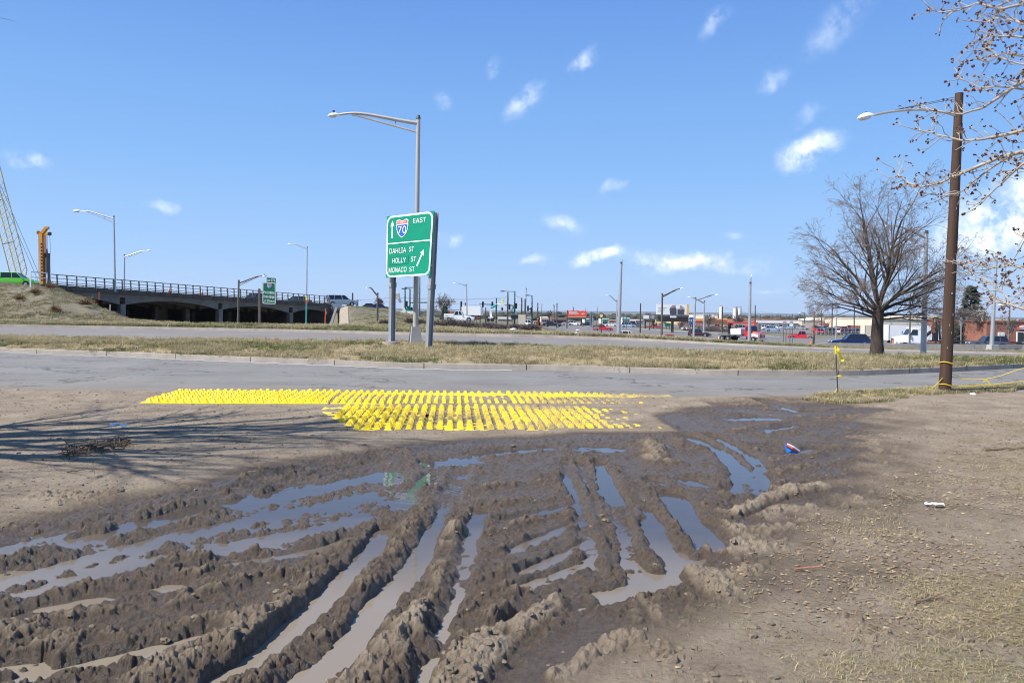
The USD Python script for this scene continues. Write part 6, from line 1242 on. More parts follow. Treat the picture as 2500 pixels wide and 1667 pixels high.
# ---- guardrail along the highway
gr = thing('guardrail', 'long steel guardrail along the far side of the highway', 'guardrail', on(1700, 812, -2.9)); gp = [(1330, 788, 350), (1400, 791.5, 320), (1480, 798, 270), (1600, 805, 230), (1700, 811.5, 208), (1800, 817, 190), (1860, 820, 180), (1905, 824, 172)]
gq = [at(np.interp(t, range(8), [g[0] for g in gp]), np.interp(t, range(8), [g[1] for g in gp]), np.interp(t, range(8), [g[2] for g in gp])) for t in np.linspace(0, 7, 45)]
for k in range(44):
    a, b = gq[k], gq[k + 1]; gr.part('rail', MB().bar(a, b, .06, .34), 'galvanised'); gr.part('post', MB().box(a + [0, .1, -.35], (.15, .18, .75)), 'wood_pole_far')
gr = thing('guardrail', 'short stub of guardrail at the right edge, on two dark feet', 'guardrail', ground_at(2468, 62)); D = 62
for k in range(3): gr.part('rail', MB().bar(at(2437 + k, 843 + 5.2 * k, D), at(2496 - 2 * k, 844 + 5 * k, D), .08, .13), 'sign_back')
for q in (2450, 2481): gr.part('post', MB().box(at(q, 855, D + .15), (.28, .2, .55)), 'grey_plastic')
gr.part('block', MB().box(at(2466, 859, D + .2), (.85, .3, .3)), 'grey_plastic')
# ---- concrete wall before the trucks, in lengths
wl = thing('concrete_wall', 'long low concrete barrier wall in front of the trucks', 'wall', at(2250, 853, 90)); xs = np.arange(1904, 2640, 68)
for k in range(len(xs) - 1):
    f_ = lambda px: (np.interp(px, [1904, 2130, 2640], [846, 852.5, 861]), np.interp(px, [1904, 2010, 2130, 2640], [844, 837, 838.5, 843]))
    def q(px, d=90):
        lo, hi = f_(px); return at(px, lo + 4, d), at(px, hi, d)
    a, b = q(xs[k] + .4), q(xs[k + 1] - .4); v = [a[0], b[0], b[1], a[1]]; wl.part('wall_section', MB().add([p + [0, o, 0] for o in (0, .4) for p in v], [[0, 1, 2, 3], [7, 6, 5, 4], [0, 4, 5, 1], [3, 2, 6, 7], [0, 3, 7, 4], [1, 5, 6, 2]]), 'concrete_wall')
# ---- billboards
def billboard(label, d, x0, y0, x1, y1, face, pole, poly=None, legs=None):
    t = thing('billboard', label, 'billboard', ground_at((x0 + x1) / 2, d)); c = at((x0 + x1) / 2, (y0 + y1) / 2, d); w, h = (x1 - x0) / ppm(d), (y1 - y0) / ppm(d)
    t.part('face', MB().box(c, (w, .25, h)), face)
    t.part('catwalk', MB().box(c + [0, -.4, -h / 2 - .35], (w * .96, .9, .5)), 'grey_plastic')
    for px in (pole or []): a = at(px, y1, d + .6); b = ground_at(px, d + .6, -.5); t.part('column', MB().tube([b, [b[0], b[1], a[2]]], .35 if len(pole) == 1 else .2, 12), 'weathered_brown', smooth=40)
    t.fr = (c, w, h, d); return t
def decal(t, name, s0, t0, s1, t1, mt_, off=.14, th=.03, ell=False):
    c, w, h, d = t.fr
    if ell:
        a = np.linspace(0, 2 * math.pi, 25)[:-1]; p = [(s0 + (s1 - s0) * (.5 + .5 * math.cos(q)), t0 + (t1 - t0) * (.5 + .5 * math.sin(q))) for q in a]
    else: p = [(s0, t0), (s1, t0), (s1, t1), (s0, t1)]
    v = [c + np.array([(s - .5) * w, -off - o, (.5 - q) * h]) for o in (0, th) for s, q in p]; t.part(name, MB().hull(v), mt_)
B = billboard('large white billboard with a round photograph and an amber end', 200, 1602, 743, 1682, 768, 'billboard_white', [1641])
decal(B, 'amber_end', .925, 0, .998, 1, 'billboard_amber'); decal(B, 'photo', .395, .03, .865, .985, 'photo_mid', ell=True); decal(B, 'photo_figure', .42, .35, .60, .97, 'photo_dark', .18); decal(B, 'photo_figure', .66, .5, .84, .96, 'photo_dark', .18); decal(B, 'photo_head', .46, .08, .54, .36, 'skin', .22, ell=True); decal(B, 'photo_head', .70, .26, .79, .55, 'skin', .22, ell=True); decal(B, 'photo_light', .60, .06, .72, .45, 'billboard_white', .17)
for k in range(3): decal(B, 'text_line', .05, .28 + .16 * k, .30 - .05 * k, .33 + .16 * k, 'stucco_white', .15)
c, w, h, d = B.fr; B.part('apron', MB().box(c + [0, -.1, -h * .5 - 1.0], (w * .98, .3, 1.5)), 'weathered_brown'); B.part('name_plate', MB().box(c + [0, -.95, -h * .5 - .55], (w * .19, .08, .42)), 'sign_white')
B = billboard('red-orange billboard with white lines of print above the highway', 300, 1386, 758.5, 1432, 774.5, 'billboard_red', [1405, 1419]); 
for s0, t0, s1, t1 in ((.07, .20, .50, .30), (.07, .38, .58, .50), (.74, .38, .90, .50)): decal(B, 'text_line', s0, t0, s1, t1, 'billboard_white', .15)
decal(B, 'bottom_strip', .02, .93, .95, 1.0, 'fascia_yellow', .15)
billboard('small dark-framed billboard left of the large white one', 250, 1571, 769.5, 1584, 778, 'billboard_white', [1574]); billboard('small grey billboard face right of its white neighbour', 255, 1585, 769.5, 1597, 778, 'photo_mid', [1594])
bs = thing('blue_sign', 'two stacked blue road signs before the orange shop', 'road sign', ground_at(1688, 150)); D = 150
for (x0, y0, x1, y1) in ((1682.5, 774.5, 1693.5, 780), (1682, 784, 1693, 792.5)): bs.part('panel', MB().box(at((x0 + x1) / 2, (y0 + y1) / 2, D), ((x1 - x0) / ppm(D), .1, (y1 - y0) / ppm(D))), 'sign_blue')
bs.part('panel', MB().box(at(1685, 789, D - .1), (4 / ppm(D), .05, 4 / ppm(D))), 'sign_green', label='green corner of the lower blue sign')
for q in (1685, 1691): bs.part('post', MB().bar(ground_at(q, D + .2, -.3), at(q, 774, D + .2), .15, .12, up=(0, 1, 0)), 'weathered_brown')
gsn = thing('green_sign', 'small dark green road sign behind the guardrail', 'road sign', ground_at(1630, 235)); D = 235; gsn.part('panel', MB().box(at(1630.5, 792.5, D), (14 / ppm(D), .1, 8 / ppm(D))), 'sign_green_dark')
for q in (1627, 1634): gsn.part('post', MB().bar(ground_at(q, D + .2, -.3), at(q, 789, D + .2), .15, .12, up=(0, 1, 0)), 'weathered_brown')
ys = thing('yellow_shop_sign', 'yellow double shop sign on posts left of the white billboard', 'shop sign', ground_at(1607, 270)); D = 270
for x0, x1 in ((1599.5, 1606), (1607, 1615)): ys.part('panel', MB().box(at((x0 + x1) / 2, 784, D), ((x1 - x0) / ppm(D), .3, 7.5 / ppm(D))), 'fascia_yellow'); ys.part('post', MB().bar(ground_at((x0 + x1) / 2, D + .3, -.3), at((x0 + x1) / 2, 782, D + .3), .25, .25, up=(0, 1, 0)), 'weathered_brown')

# ---- buildings: a box between picture columns, with parts
def building(name, label, d, x0, x1, ytop, depth=25, wall='stucco_white', ybot=None, parapet=None):
    a, b = at(x0, ytop, d), at(x1, ytop, d); zt = (a[2] + b[2]) / 2; zb = float(terr_z((x0 + x1) / 2, d)) - .5; w = b[0] - a[0]; c = np.array([(a[0] + b[0]) / 2, d + depth / 2, 0])
    t = thing(name, label, 'building', (c[0], d + depth / 2, zb)); t.part('wall', MB().box((c[0], c[1], (zt + zb) / 2), (w, depth, zt - zb)), wall)
    t.part('roof', MB().box((c[0], c[1], zt + .12), (w + .3, depth + .3, .24)), parapet or wall); t.d = d; return t
def face(t, name, x0, y0, x1, y1, mt_, out=.12, d=None):
    D = d or t.d; a, b = at(x0, y0, D), at(x1, y1, D); return t.part(name, MB().box(((a[0] + b[0]) / 2, D - out / 2 - .02, (a[2] + b[2]) / 2), (abs(b[0] - a[0]), out, abs(a[2] - b[2]))), mt_)
b = building('warehouse', 'long low building with a white fascia over a grey canopy', 300, 1846, 1958, 781.5, 40, 'brick'); face(b, 'fascia', 1846, 781.5, 1958, 790, 'stucco_white', .5); face(b, 'canopy', 1848, 790.5, 1957, 799.5, 'canopy_grey', 2.2)
for k, q in enumerate(range(1852, 1956, 9)): face(b, 'window', q, 801, q + 6.5, 807.5, 'window_glass', .1)
for q in (1962, 1946, 1950): pass
b = building('shop', 'beige stone-fronted block next to the white-roofed building', 296, 1958.3, 2010, 783.5, 30, 'stucco_beige'); face(b, 'door', 2000, 798, 2006, 808, 'stucco_cream'); face(b, 'doorway', 1948, 795, 1957.5, 808, 'brick', .3)
b = building('shop', 'brick shop with a white upper storey and dark window openings', 292, 2010.4, 2108, 791, 30, 'brick')
b2 = building('shop_upper_storey', 'white upper storey above the brick shop', 296, 2011, 2136, 781, 26, 'stucco_white')
for x0, x1, m_ in ((2012, 2017, 'brick_bright'), (2020, 2026.5, 'brick_bright'), (2032, 2037, 'window_glass'), (2043, 2049.5, 'canopy_grey'), (2065, 2078, 'stucco_cream'), (2088, 2096, 'canopy_grey'), (2101, 2108, 'canopy_grey')): face(b2, 'window', x0, 784.5, x1, 789, m_)
for x0, x1 in ((2012, 2017), (2021, 2031), (2052, 2058), (2060, 2066), (2068, 2080), (2098, 2107)): face(b, 'window', x0, 800.5, x1, 806, 'window_glass')
face(b, 'shutter', 2033, 802, 2049, 808.5, 'fascia_yellow', .4); face(b, 'glass_front', 2050, 799, 2070, 809, 'window_glass', .3)
b = building('warehouse', 'red brick shed behind the orange bin', 215, 2148, 2168, 799, 18, 'brick')
b = building('factory', 'big cream factory with rooftop units behind the trucks', 255, 2137, 2316, 780, 60, 'stucco_cream'); face(b, 'pipe', 2172, 791.5, 2262, 792.3, 'canopy_grey', .4)
for q in (2176, 2213, 2240, 2258): face(b, 'downpipe', q, 789, q + 1, 797, 'canopy_grey', .3)
face(b, 'dark_opening', 2291, 800, 2305, 804.5, 'black', .1); face(b, 'parapet', 2137, 778.5, 2316, 781, 'canopy_grey', .3)
rn = random.Random(9)
for q in (2152, 2168, 2184, 2199, 2212, 2228, 2246, 2262, 2284, 2296):
    w_, h_ = rn.uniform(6, 14), rn.uniform(5, 9); a = at(q, 779 - h_ / 2, 262); u = b.part('roof_unit', MB().box(a, (w_ / ppm(262), 4, h_ / ppm(262))), rn.choice(['stucco_cream', 'stucco_white', 'stucco_beige'])); u.part('unit_cap', MB().box(a + [0, 0, h_ / ppm(262) / 2 + .1], (w_ / ppm(262) * .7, 3, .25)), 'canopy_grey')
b = building('brick_building', 'red brick building at the right edge with a window and a sign', 130, 2409, 2600, 787, 20, 'brick_bright'); face(b, 'sign_board', 2484, 792, 2520, 805, 'sign_red', .2); face(b, 'lettering', 2487.5, 794.5, 2498, 799, 'sign_white', .3); face(b, 'lettering', 2488, 800.5, 2497, 803, 'sign_white', .3); f_ = face(b, 'window_frame', 2481, 809, 2520, 838, 'stucco_white', .2); face(b, 'window', 2483, 811, 2494, 834, 'window_glass', .35); face(b, 'window', 2497, 811, 2518, 834, 'window_glass', .35)
for k in range(5): face(b, 'vent_slat', 2436 + 3.2 * k, 811, 2438 + 3.2 * k, 820, 'stucco_white', .2)
for q in (2425, 2437, 2452, 2474): a = at(q, 783, 133); b.part('roof_unit', MB().box(a, (.8, 1.5, .55)), 'stucco_cream')
b = building('supermarket', 'orange and yellow supermarket behind the leafless shrubs', 370, 1657, 1846, 779.5, 50, 'stucco_orange'); face(b, 'fascia', 1662, 779.5, 1724, 785.5, 'fascia_yellow', .8); face(b, 'red_band', 1724, 782, 1846, 783.6, 'billboard_red', .6); face(b, 'white_band', 1668, 787, 1725, 794, 'stucco_white', .5)
for k in range(8): face(b, 'red_stripe', 1670 + 7 * k, 787, 1673 + 7 * k, 794, 'billboard_red', .7)
for x0, x1 in ((1664, 1676), (1698, 1704), (1706, 1712), (1714, 1718)): face(b, 'lettering', x0, 781, x1, 784.3, 'billboard_red', 1.0)
for k in range(6): face(b, 'window', 1668 + 10 * k, 796, 1675 + 10 * k, 800, 'window_glass', .3)
for x0, y0, x1, lb_ in ((1691, 769, 1721, 'white tank-like block above the yellow fascia'), (1742, 770.5, 1752, 'small white block left of the tall silo')):
    t = building('roof_block', lb_, 420, x0, x1, y0, 12, 'stucco_white'); face(t, 'ledge', x0, y0 + 8, x1, y0 + 8.8, 'stucco_beige', .4)
for xs_, y0, lb_ in (((1756.5, 1764.5), 752, 'tall single white silo'), ((1789.5, 1799.5), 755.5, 'left one of the twin white silos'), ((1800.5, 1810.5), 755.5, 'right one of the twin white silos')):
    D = 430; a, b_ = at(xs_[0], y0, D), at(xs_[1], y0, D); r = (b_[0] - a[0]) / 2; c = (a + b_) / 2; g_0 = -3.5; t = thing('silo', lb_, 'silo', (c[0], c[1], g_0)); t.part('shell', MB().cyl((c[0], c[1], g_0), (c[0], c[1], c[2]), r, 20), 'stucco_white', smooth=40); t.part('cap', MB().cyl((c[0], c[1], c[2]), (c[0], c[1], c[2] + .8), r * .98, 20, r * .8), 'stucco_beige', smooth=40); t.part('top_rail', MB().tube([(c[0] + r * .9 * math.cos(q), c[1] + r * .9 * math.sin(q), c[2] + 1.4) for q in np.linspace(0, 2 * math.pi, 17)], .12, 5), 'canopy_grey')
D = 4200; a, b_ = at(1972.5, 748, D), at(1984, 748, D); c = (a + b_) / 2; w_ = b_[0] - a[0]; t = thing('skyscraper', 'distant pale blue-grey office tower with a stepped crown', 'building', (c[0], c[1], -3)); t.part('shaft', MB().box((c[0], c[1], (c[2] - 3) / 2), (w_, w_, c[2] + 3)), 'tower_glass'); t.part('crown', MB().hull([(c[0] + x * w_ * .5, c[1] + y * w_ * .5, c[2]) for x in (-1, 1) for y in (-1, 1)] + [(c[0] + x * w_ * .25, c[1] + y * w_ * .25, c[2] + 13) for x in (-1, 1) for y in (-1, 1)]), 'tower_glass'); t.part('spire', MB().box((c[0], c[1], c[2] + 18), (3, 3, 14)), 'tower_glass')
for k in range(9): t.part('window_band', MB().box((c[0], c[1], c[2] - 6 - 8 * k), (w_ + .8, w_ + .8, 2.5)), 'photo_mid')
D = 900; a, b_ = at(1939, 770.5, D), at(1976, 770.5, D); t = building('office_block', 'low grey office block at the foot of the distant tower', 900, 1939, 1976, 770.5, 20, 'tower_glass'); 
for k in range(3): face(t, 'window_band', 1940, 772 + 3 * k, 1975, 773.2 + 3 * k, 'photo_dark', .5)
SH = [(1519, 1537, 776.5, 330, 'stucco_white', 'teal-fronted shop beyond the guardrail', 'paint_teal'), (1537.5, 1552, 779.5, 350, 'brick', 'small brick shop right of the teal one', 'stucco_white'), (1552.5, 1570, 782, 360, 'stucco_white', 'low white shop below the small billboard', 'canopy_grey'), (1470, 1486, 779, 380, 'stucco_white', 'white shop with a green sign behind the yellow marker', 'sign_green'), (1487, 1518, 782, 400, 'stucco_beige', 'beige row of shops left of the teal one', 'brick_bright'), (1427, 1449, 779, 420, 'stucco_white', 'white shop behind the diamond sign', 'sign_green'), (1346, 1384, 777, 320, 'brick', 'dark brick shed left of the red billboard', 'canopy_grey'), (1322, 1342, 775, 330, 'stucco_white', 'pale shed behind the orange fence', 'stucco_beige'),
      (1262, 1300, 776, 360, 'stucco_beige', 'beige shed behind the signal poles', 'canopy_grey'), (1215, 1250, 775, 380, 'stucco_beige', 'long tan shed behind the bucket truck', 'stucco_white'), (1618, 1656, 783, 400, 'stucco_beige', 'pale house behind the column of the white billboard', 'canopy_grey')]
for x0, x1, y0, d, m_, lb_, m2 in SH:
    b = building('shop', lb_, d, x0, x1, y0, 15, m_); face(b, 'fascia', x0, y0, x1, y0 + 4.2, m2, .5)
    for k in range(int((x1 - x0) / 6)): face(b, 'window', x0 + 1.2 + 6 * k, y0 + 6.5, x0 + 5.4 + 6 * k, y0 + 10.5, 'window_glass', .2)
# ---- fence of the parking lot
pf = thing('chain_fence', 'thin steel fence along the near side of the parking lot', 'fence', ground_at(2040, 190))
for k, px in enumerate(np.arange(1880, 2136, 9.5)): b_ = ground_at(px, 195); pf.part('fence_post', MB().tube([b_, b_ + [0, 0, 1.9]], .04, 5), 'galvanised')
for h in (1.0, 1.88): pf.part('fence_rail', MB().tube([ground_at(px, 195, h) for px in np.arange(1880, 2136, 9.5)], .025, 4), 'galvanised')
# ---- crane boom and piling rig at the left
cb = thing('lattice_crane', 'pale yellow lattice crane boom rising out of the picture at the left edge', 'crane', at(50, 700, 150)); D = 150; a, b_ = at(52, 690, D), at(-32, 370, D); ax = (b_ - a) / np.linalg.norm(b_ - a); sd_ = np.cross(ax, [0, 1, 0]); sd_ /= np.linalg.norm(sd_); L = np.linalg.norm(b_ - a); wv = lambda s: 1.15
mat('crane_yellow', (.60, .54, .36), .5, var=.1); n_ = 17; ch = {}
for i, s in enumerate((-1, 1)):
    for j, o in enumerate((-1, 1)):
        f_ = lambda t, s=s, o=o: a + ax * L * t + sd_ * s * 1.05 * min(1, .35 + t * 9) + np.array([0, o * .95, 0]) * min(1, .35 + t * 9); ch[s, o] = f_; cb.part('chord', MB().tube([f_(t) for t in np.linspace(0, 1, 12)], .115, 6), 'crane_yellow', smooth=40)
for k in range(n_):
    t0, t1 = k / n_, (k + 1) / n_; m = MB()
    for o in (-1, 1): m.cyl(ch[-1, o](t0), ch[1, o](t1), .065, 5); m.cyl(ch[1, o](t0), ch[-1, o](t1), .045, 4)
    for s in (-1, 1): m.cyl(ch[s, -1](t0), ch[s, 1](t1), .045, 5)
    cb.part('lacing', m, 'crane_yellow')
for k in (.3, .62): cb.part('frame_ring', MB().bar(ch[-1, -1](k), ch[1, -1](k), .12, .12), 'dark_steel')
for q0, q1 in (((-30, 400), (95, 690)), ((-24, 395), (104, 690))): cb.part('cable', MB().tube([at(*q0, D), at(*q1, D + 3)], .04, 4), 'dark_steel')
rg = thing('drilling_rig', 'orange-yellow drilling rig mast with a dark auger at the end of the overpass', 'drilling rig', at(104, 700, 125)); D = 125; q = lambda x, y, dd=0: at(x, y, D + dd)
mat('rig_orange', (.62, .27, .02), .45, var=.12, scale=2)
m = MB().bar(q(105, 700), q(102, 570), .52, .8, up=(0, 1, 0)); rg.part('mast', m, 'rig_orange'); rg.part('mast_side', MB().bar(q(109, 700, .2), q(106.5, 576, .2), .42, .8, up=(0, 1, 0)), 'paint_orange')
for k in range(12): rg.part('rung_hole', MB().box(q(101 + k * .12, 596 + 8 * k, -.52), (.22, .06, .28)), 'black')
rg.part('head', MB().hull([q(x, y, o) for x, y in ((93, 566), (95, 573), (101, 578), (107, 574), (103, 570)) for o in (-.3, .3)]), 'rig_orange'); rg.part('jib', MB().bar(q(102, 571), q(114, 556), .42, .6, up=(0, 1, 0)), 'rig_orange'); rg.part('jib_tip', MB().box(q(114.5, 556.5), (.55, .5, .35)), 'rig_orange'); rg.part('arm', MB().bar(q(106, 573), q(121, 570.5), .36, .45, up=(0, 1, 0)), 'rig_orange'); rg.part('sheave', MB().cyl(q(121.5, 571, -.3), q(121.5, 571, .3), .3, 10), 'grey_plastic'); rg.part('sheave', MB().cyl(q(94, 568, -.3), q(94, 568, .3), .3, 10), 'rig_orange')
rg.part('auger', MB().tube([q(116.5, 700), q(115.5, 630)], [.42, .40], 10), 'grey_plastic', smooth=40); rg.part('rotary_drive', MB().box(q(115.5, 625), (.58, .6, .85)), 'black'); rg.part('kelly_bar', MB().tube([q(115, 619), q(115, 608)], .1, 6), 'black'); rg.part('drive_link', MB().bar(q(107, 621), q(113, 621), .15, .2), 'black')
for x, y0, y1 in ((93.5, 570, 690), (114.5, 560, 610), (121.5, 573, 620)): rg.part('cable', MB().tube([q(x, y0), q(x + 2, y1)], .025, 4), 'dark_steel')
# ---- far skyline: low ridge, and a band of trees and roofs that reads as one mass
xs_ = np.linspace(-7800, 7800, 140); v = []
for x in xs_:
    h = 12 + 26 * fb(np.array([[x * .0006, 3.3, 0]]), 4, 3)[0]
    v += [(x, 7800, -6), (x, 8000, h), (x, 8600, h * .9), (x, 9000, -6)]
single('hills', (v, np.array([[4 * i + k, 4 * i + k + 1, 4 * i + 5 + k, 4 * i + 4 + k] for i in range(len(xs_) - 1) for k in range(3)])), 'far_hill', 'low blue ridge along the horizon', kind='structure', smooth=True)
pk = []; fr_ = np.random.default_rng(21); m = MB(); ico = trimesh.creation.icosphere(1)
for k in range(1500):
    d = 480 * (7 ** fr_.random()); x = fr_.uniform(-.75, .75) * d; s = fr_.uniform(1.6, 4.2) * (d / 900) ** .35; z = -3 + s * .4
    nv = ico.vertices * (1 + .5 * (fr_.random((len(ico.vertices), 1)) - .5)); m.add(nv * [s * fr_.uniform(.9, 2.4), s, s * fr_.uniform(.6, 1.1)] + [x, d, z], ico.faces)
single('far_woodland', m, 'far_trees', 'band of far-off trees along the plain', 'woodland', kind='stuff')
# ---- the hazy air over the plain
M['thin_air'] = usdkit.material(stage, '/World/Looks/thin_air', {'v': ('principled_volume', {'color': (.80, .88, 1.0), 'density': HAZE, 'anisotropy': .2})}, [], volume='v.volume')
single('haze', MB().box((0, 3900, 75), (16000, 11400, 170)), 'thin_air', None, None, None, 'stuff')
# ================================================================== TREES, SHRUBS AND GRASS
def grow(base, seed, trunk, dirs, levels, spread, lens, rads, kids, up=.25, droop=0.0, wob=.12, gravity=None, rmin=.0055):
    """Bare tree as lists of (points, radii, level). trunk: points of the trunk; dirs: first limbs (start fraction, direction, length, radius)."""
    g = np.random.default_rng(seed); out = []
    def branch(p, d, L, r, lv):
        n = max(3, int(4 + L * 1.2)) if lv < 3 else 4; pts = [p]; dd = d / np.linalg.norm(d)
        for k in range(n):
            dd = dd + g.normal(0, wob * (1 + .35 * lv), 3) + np.array([0, 0, (up if lv < 2 else (gravity if gravity is not None else up * .3)) * .12]); dd /= np.linalg.norm(dd); pts.append(pts[-1] + dd * L / n)
        pts = np.array(pts); rr = np.linspace(r, r * (.35 if lv < levels else .3), n + 1); out.append((pts, rr, lv))
        if lv >= levels: return
        nk = kids[min(lv, len(kids) - 1)]
        for k in range(nk):
            t = g.uniform(.25, .98) if k else 1.0; i = t * n; i0 = min(int(i), n - 1); q = pts[i0] + (pts[i0 + 1] - pts[i0]) * (i - i0); td = pts[i0 + 1] - pts[i0]; td /= np.linalg.norm(td)
            a = g.normal(0, 1, 3); a -= td * (a @ td); a /= np.linalg.norm(a); s = spread * g.uniform(.6, 1.25) if k else spread * .35; nd = td * math.cos(s) + a * math.sin(s)
            branch(q, nd, L * lens[min(lv, len(lens) - 1)] * g.uniform(.65, 1.2) * (1.15 - .45 * t), max(np.interp(t, [0, 1], [rr[0], rr[-1]]) * rads, rmin), lv + 1)
    tp = np.asarray(trunk, float)
    for t, d, L, r in dirs:
        q = np.array([np.interp(t, np.linspace(0, 1, len(tp)), tp[:, k]) for k in range(3)]); branch(q, np.asarray(d, float), L, r, 0)
    return out
def tree_parts(t, trunk, trad, limbs, bark='bark_dark', twig='bark_twig', sides=(7, 5, 4, 3, 3, 3), thin=2):
    t.part('trunk', MB().tube(trunk, trad, 14), bark, smooth=60)
    a, b = MB(), MB(); nb_ = 0
    for pts, rr, lv in limbs:
        if lv <= thin - 1: t.part('limb', MB().tube(pts, rr, sides[lv], False), bark, smooth=60) if lv == 0 else a.tube(pts, rr, sides[lv], False)
        else: b.tube(pts, rr, sides[min(lv, 5)], False)
    if a.v: t.part('branches', a, bark, smooth=60)
    if b.v: tag(stage.GetPrimAtPath(t.part('twigs', b, twig).path), kind='stuff')
# ---- the bare tree on the island
D = 31.8; tb = at(2141, 869, D); tb[2] -= .1; tk = [at(2141, 872, D), at(2141, 840, D), at(2142, 800, D), at(2144, 770, D), at(2147, 745, D)]; px_ = 1 / ppm(D)
V = lambda dx, dy, dz=0.0: np.array([dx, dz, dy], float)
dirs = [(.80, V(-1.0, .95, .2), 2.5, 0.070), (.85, V(-.72, 1.1, -.3), 3.0, 0.074), (.92, V(-.30, 1.3, .2), 3.4, 0.082), (1.0, V(.05, 1.3, -.1), 3.5, 0.090), (1.0, V(.42, 1.2, .35), 3.4, 0.082), (.88, V(.95, .95, -.25), 3.2, 0.074), (.82, V(1.25, .55, .1), 3.0, 0.066), (.78, V(1.3, .22, .2), 2.6, 0.053), (.76, V(-1.25, .55, .35), 2.2, 0.057), (.74, V(-1.3, .25, -.1), 1.8, 0.045), (.9, V(.2, .9, 1.0), 2.9, 0.066), (.9, V(-.2, .9, -1.0), 2.9, 0.066), (.72, V(.9, .10, -.5), 2.2, 0.037), (.70, V(.8, .45, .8), 2.4, .045), (.68, V(-.9, .4, .7), 1.9, .045), (.66, V(1.2, .28, -.6), 2.5, .04), (.66, V(-1.1, .3, -.7), 1.9, .04), (.80, V(-.1, .7, -1.1), 2.6, .05), (.95, V(-.5, 1.25, -.2), 3.6, 0.070)]
t = thing('bare_tree', 'broad leafless tree with a dark trunk on the island', 'tree', tb); tree_parts(t, tk, [.30, .245, .225, .21, .16], grow(tb, 5, tk, dirs, 4, .60, (.60, .60, .62, .65), .62, (7, 6, 5, 4), .3, wob=.09, gravity=-.5))
# ---- tree standing off to the left, whose shade crosses the bare ground
lt = np.array([-11.2, 8.4, 0.0]); tk = [lt, lt + [.1, .05, 1.6], lt + [.2, 0, 3.2], lt + [.35, .1, 4.6]]
dirs = [(.75, V(.75, 1.2, -.6), 4.2, .14), (.85, V(-.5, 1.1, .4), 4.2, .14), (1.0, V(.15, 1.3, .5), 4.8, .15), (1.0, V(.6, 1.2, .1), 4.8, .15), (.8, V(.7, .8, -.9), 4.0, .13), (.7, V(-.9, .6, -.4), 3.4, .11), (.95, V(.35, 1.2, -.6), 4.6, .13), (.9, V(.95, 1.0, -.1), 4.0, .13), (.95, V(.85, 1.0, .6), 4.2, .12), (.7, V(.25, .5, -1.0), 3.8, .12), (.65, V(-.1, .5, -1.0), 3.8, .11)]
t = thing('bare_tree', 'leafless tree beside the lot, out of view to the left, throwing branch shadows', 'tree', lt); tree_parts(t, tk, [.30, .25, .22, .18], [x for x in grow(lt, 8, tk, dirs, 3, .6, (.62, .6, .6), .62, (6, 6, 5), .3, wob=.08)])
# ---- cottonwood reaching in from the right
CD = 7.2; ct = np.array([7.3, 6.6, 0.0]); C = lambda px, py, d=CD: at(px, py, d)
t = thing('budding_tree', 'pale budding tree whose twigs reach in at the upper right', 'tree', ct)
tkk = [ct, ct + [0, .05, 1.2], ct + [-.1, .1, 2.4], ct + [-.05, .2, 3.6], ct + [.05, .2, 5.2], ct + [.0, .3, 6.6]]; t.part('trunk', MB().tube(tkk, [.26, .22, .20, .17, .12, .05], 14), 'bark_pale', smooth=60)
lim = [(2.5, [(2560, 150), (2500, 195), (2460, 220), (2400, 260), (2345, 276), (2285, 267), (2240, 255)], .022), (2.3, [(2570, 300), (2500, 318), (2460, 330), (2400, 342), (2350, 345), (2300, 335), (2270, 322), (2245, 318)], .017), (2.2, [(2580, 350), (2500, 370), (2440, 385), (2380, 410), (2330, 430), (2290, 450), (2250, 460), (2210, 447), (2190, 430), (2180, 420)], .022), (2.1, [(2570, 400), (2500, 415), (2430, 385)], .012), (2.0, [(2540, 370), (2480, 375), (2440, 400), (2400, 430), (2350, 470), (2300, 480), (2260, 470)], .013), (2.0, [(2570, 360), (2500, 400), (2460, 440), (2430, 465), (2405, 500)], .012),
       (3.2, [(2570, 20), (2500, 10), (2440, 25), (2380, 10), (2330, 32), (2285, 32), (2262, 25)], .014), (3.0, [(2570, 90), (2500, 95), (2440, 90), (2400, 95), (2370, 115)], .012), (3.3, [(2560, -60), (2500, -10), (2440, 20), (2430, 60), (2460, 110)], .016), (2.9, [(2570, 155), (2500, 140), (2440, 130), (2400, 155), (2378, 145)], .011), (2.8, [(2560, 120), (2500, 158), (2440, 140), (2410, 115)], .011), (2.9, [(2590, 60), (2500, 60), (2450, 45), (2400, 60)], .012),
       (1.5, [(2620, 800), (2560, 782), (2500, 755), (2465, 742), (2440, 737), (2428, 731), (2420, 729)], .016), (1.6, [(2560, 690), (2500, 650), (2460, 648), (2420, 655), (2395, 645), (2370, 634)], .009), (1.7, [(2580, 600), (2500, 660), (2470, 645), (2440, 615)], .010), (1.6, [(2560, 735), (2510, 708), (2485, 705), (2460, 690)], .008), (1.4, [(2470, 742), (2450, 715), (2420, 693), (2380, 680), (2360, 660)], .006), (1.8, [(2600, 520), (2540, 560), (2500, 590), (2490, 610)], .010), (2.7, [(2570, 220), (2500, 215), (2440, 205), (2400, 210), (2370, 195), (2345, 178)], .010)]
g = np.random.default_rng(31); buds = []; tw = MB(); bk = MB()
def bud(p, s, lo): (buds if lo else buds).append((p, s, lo))
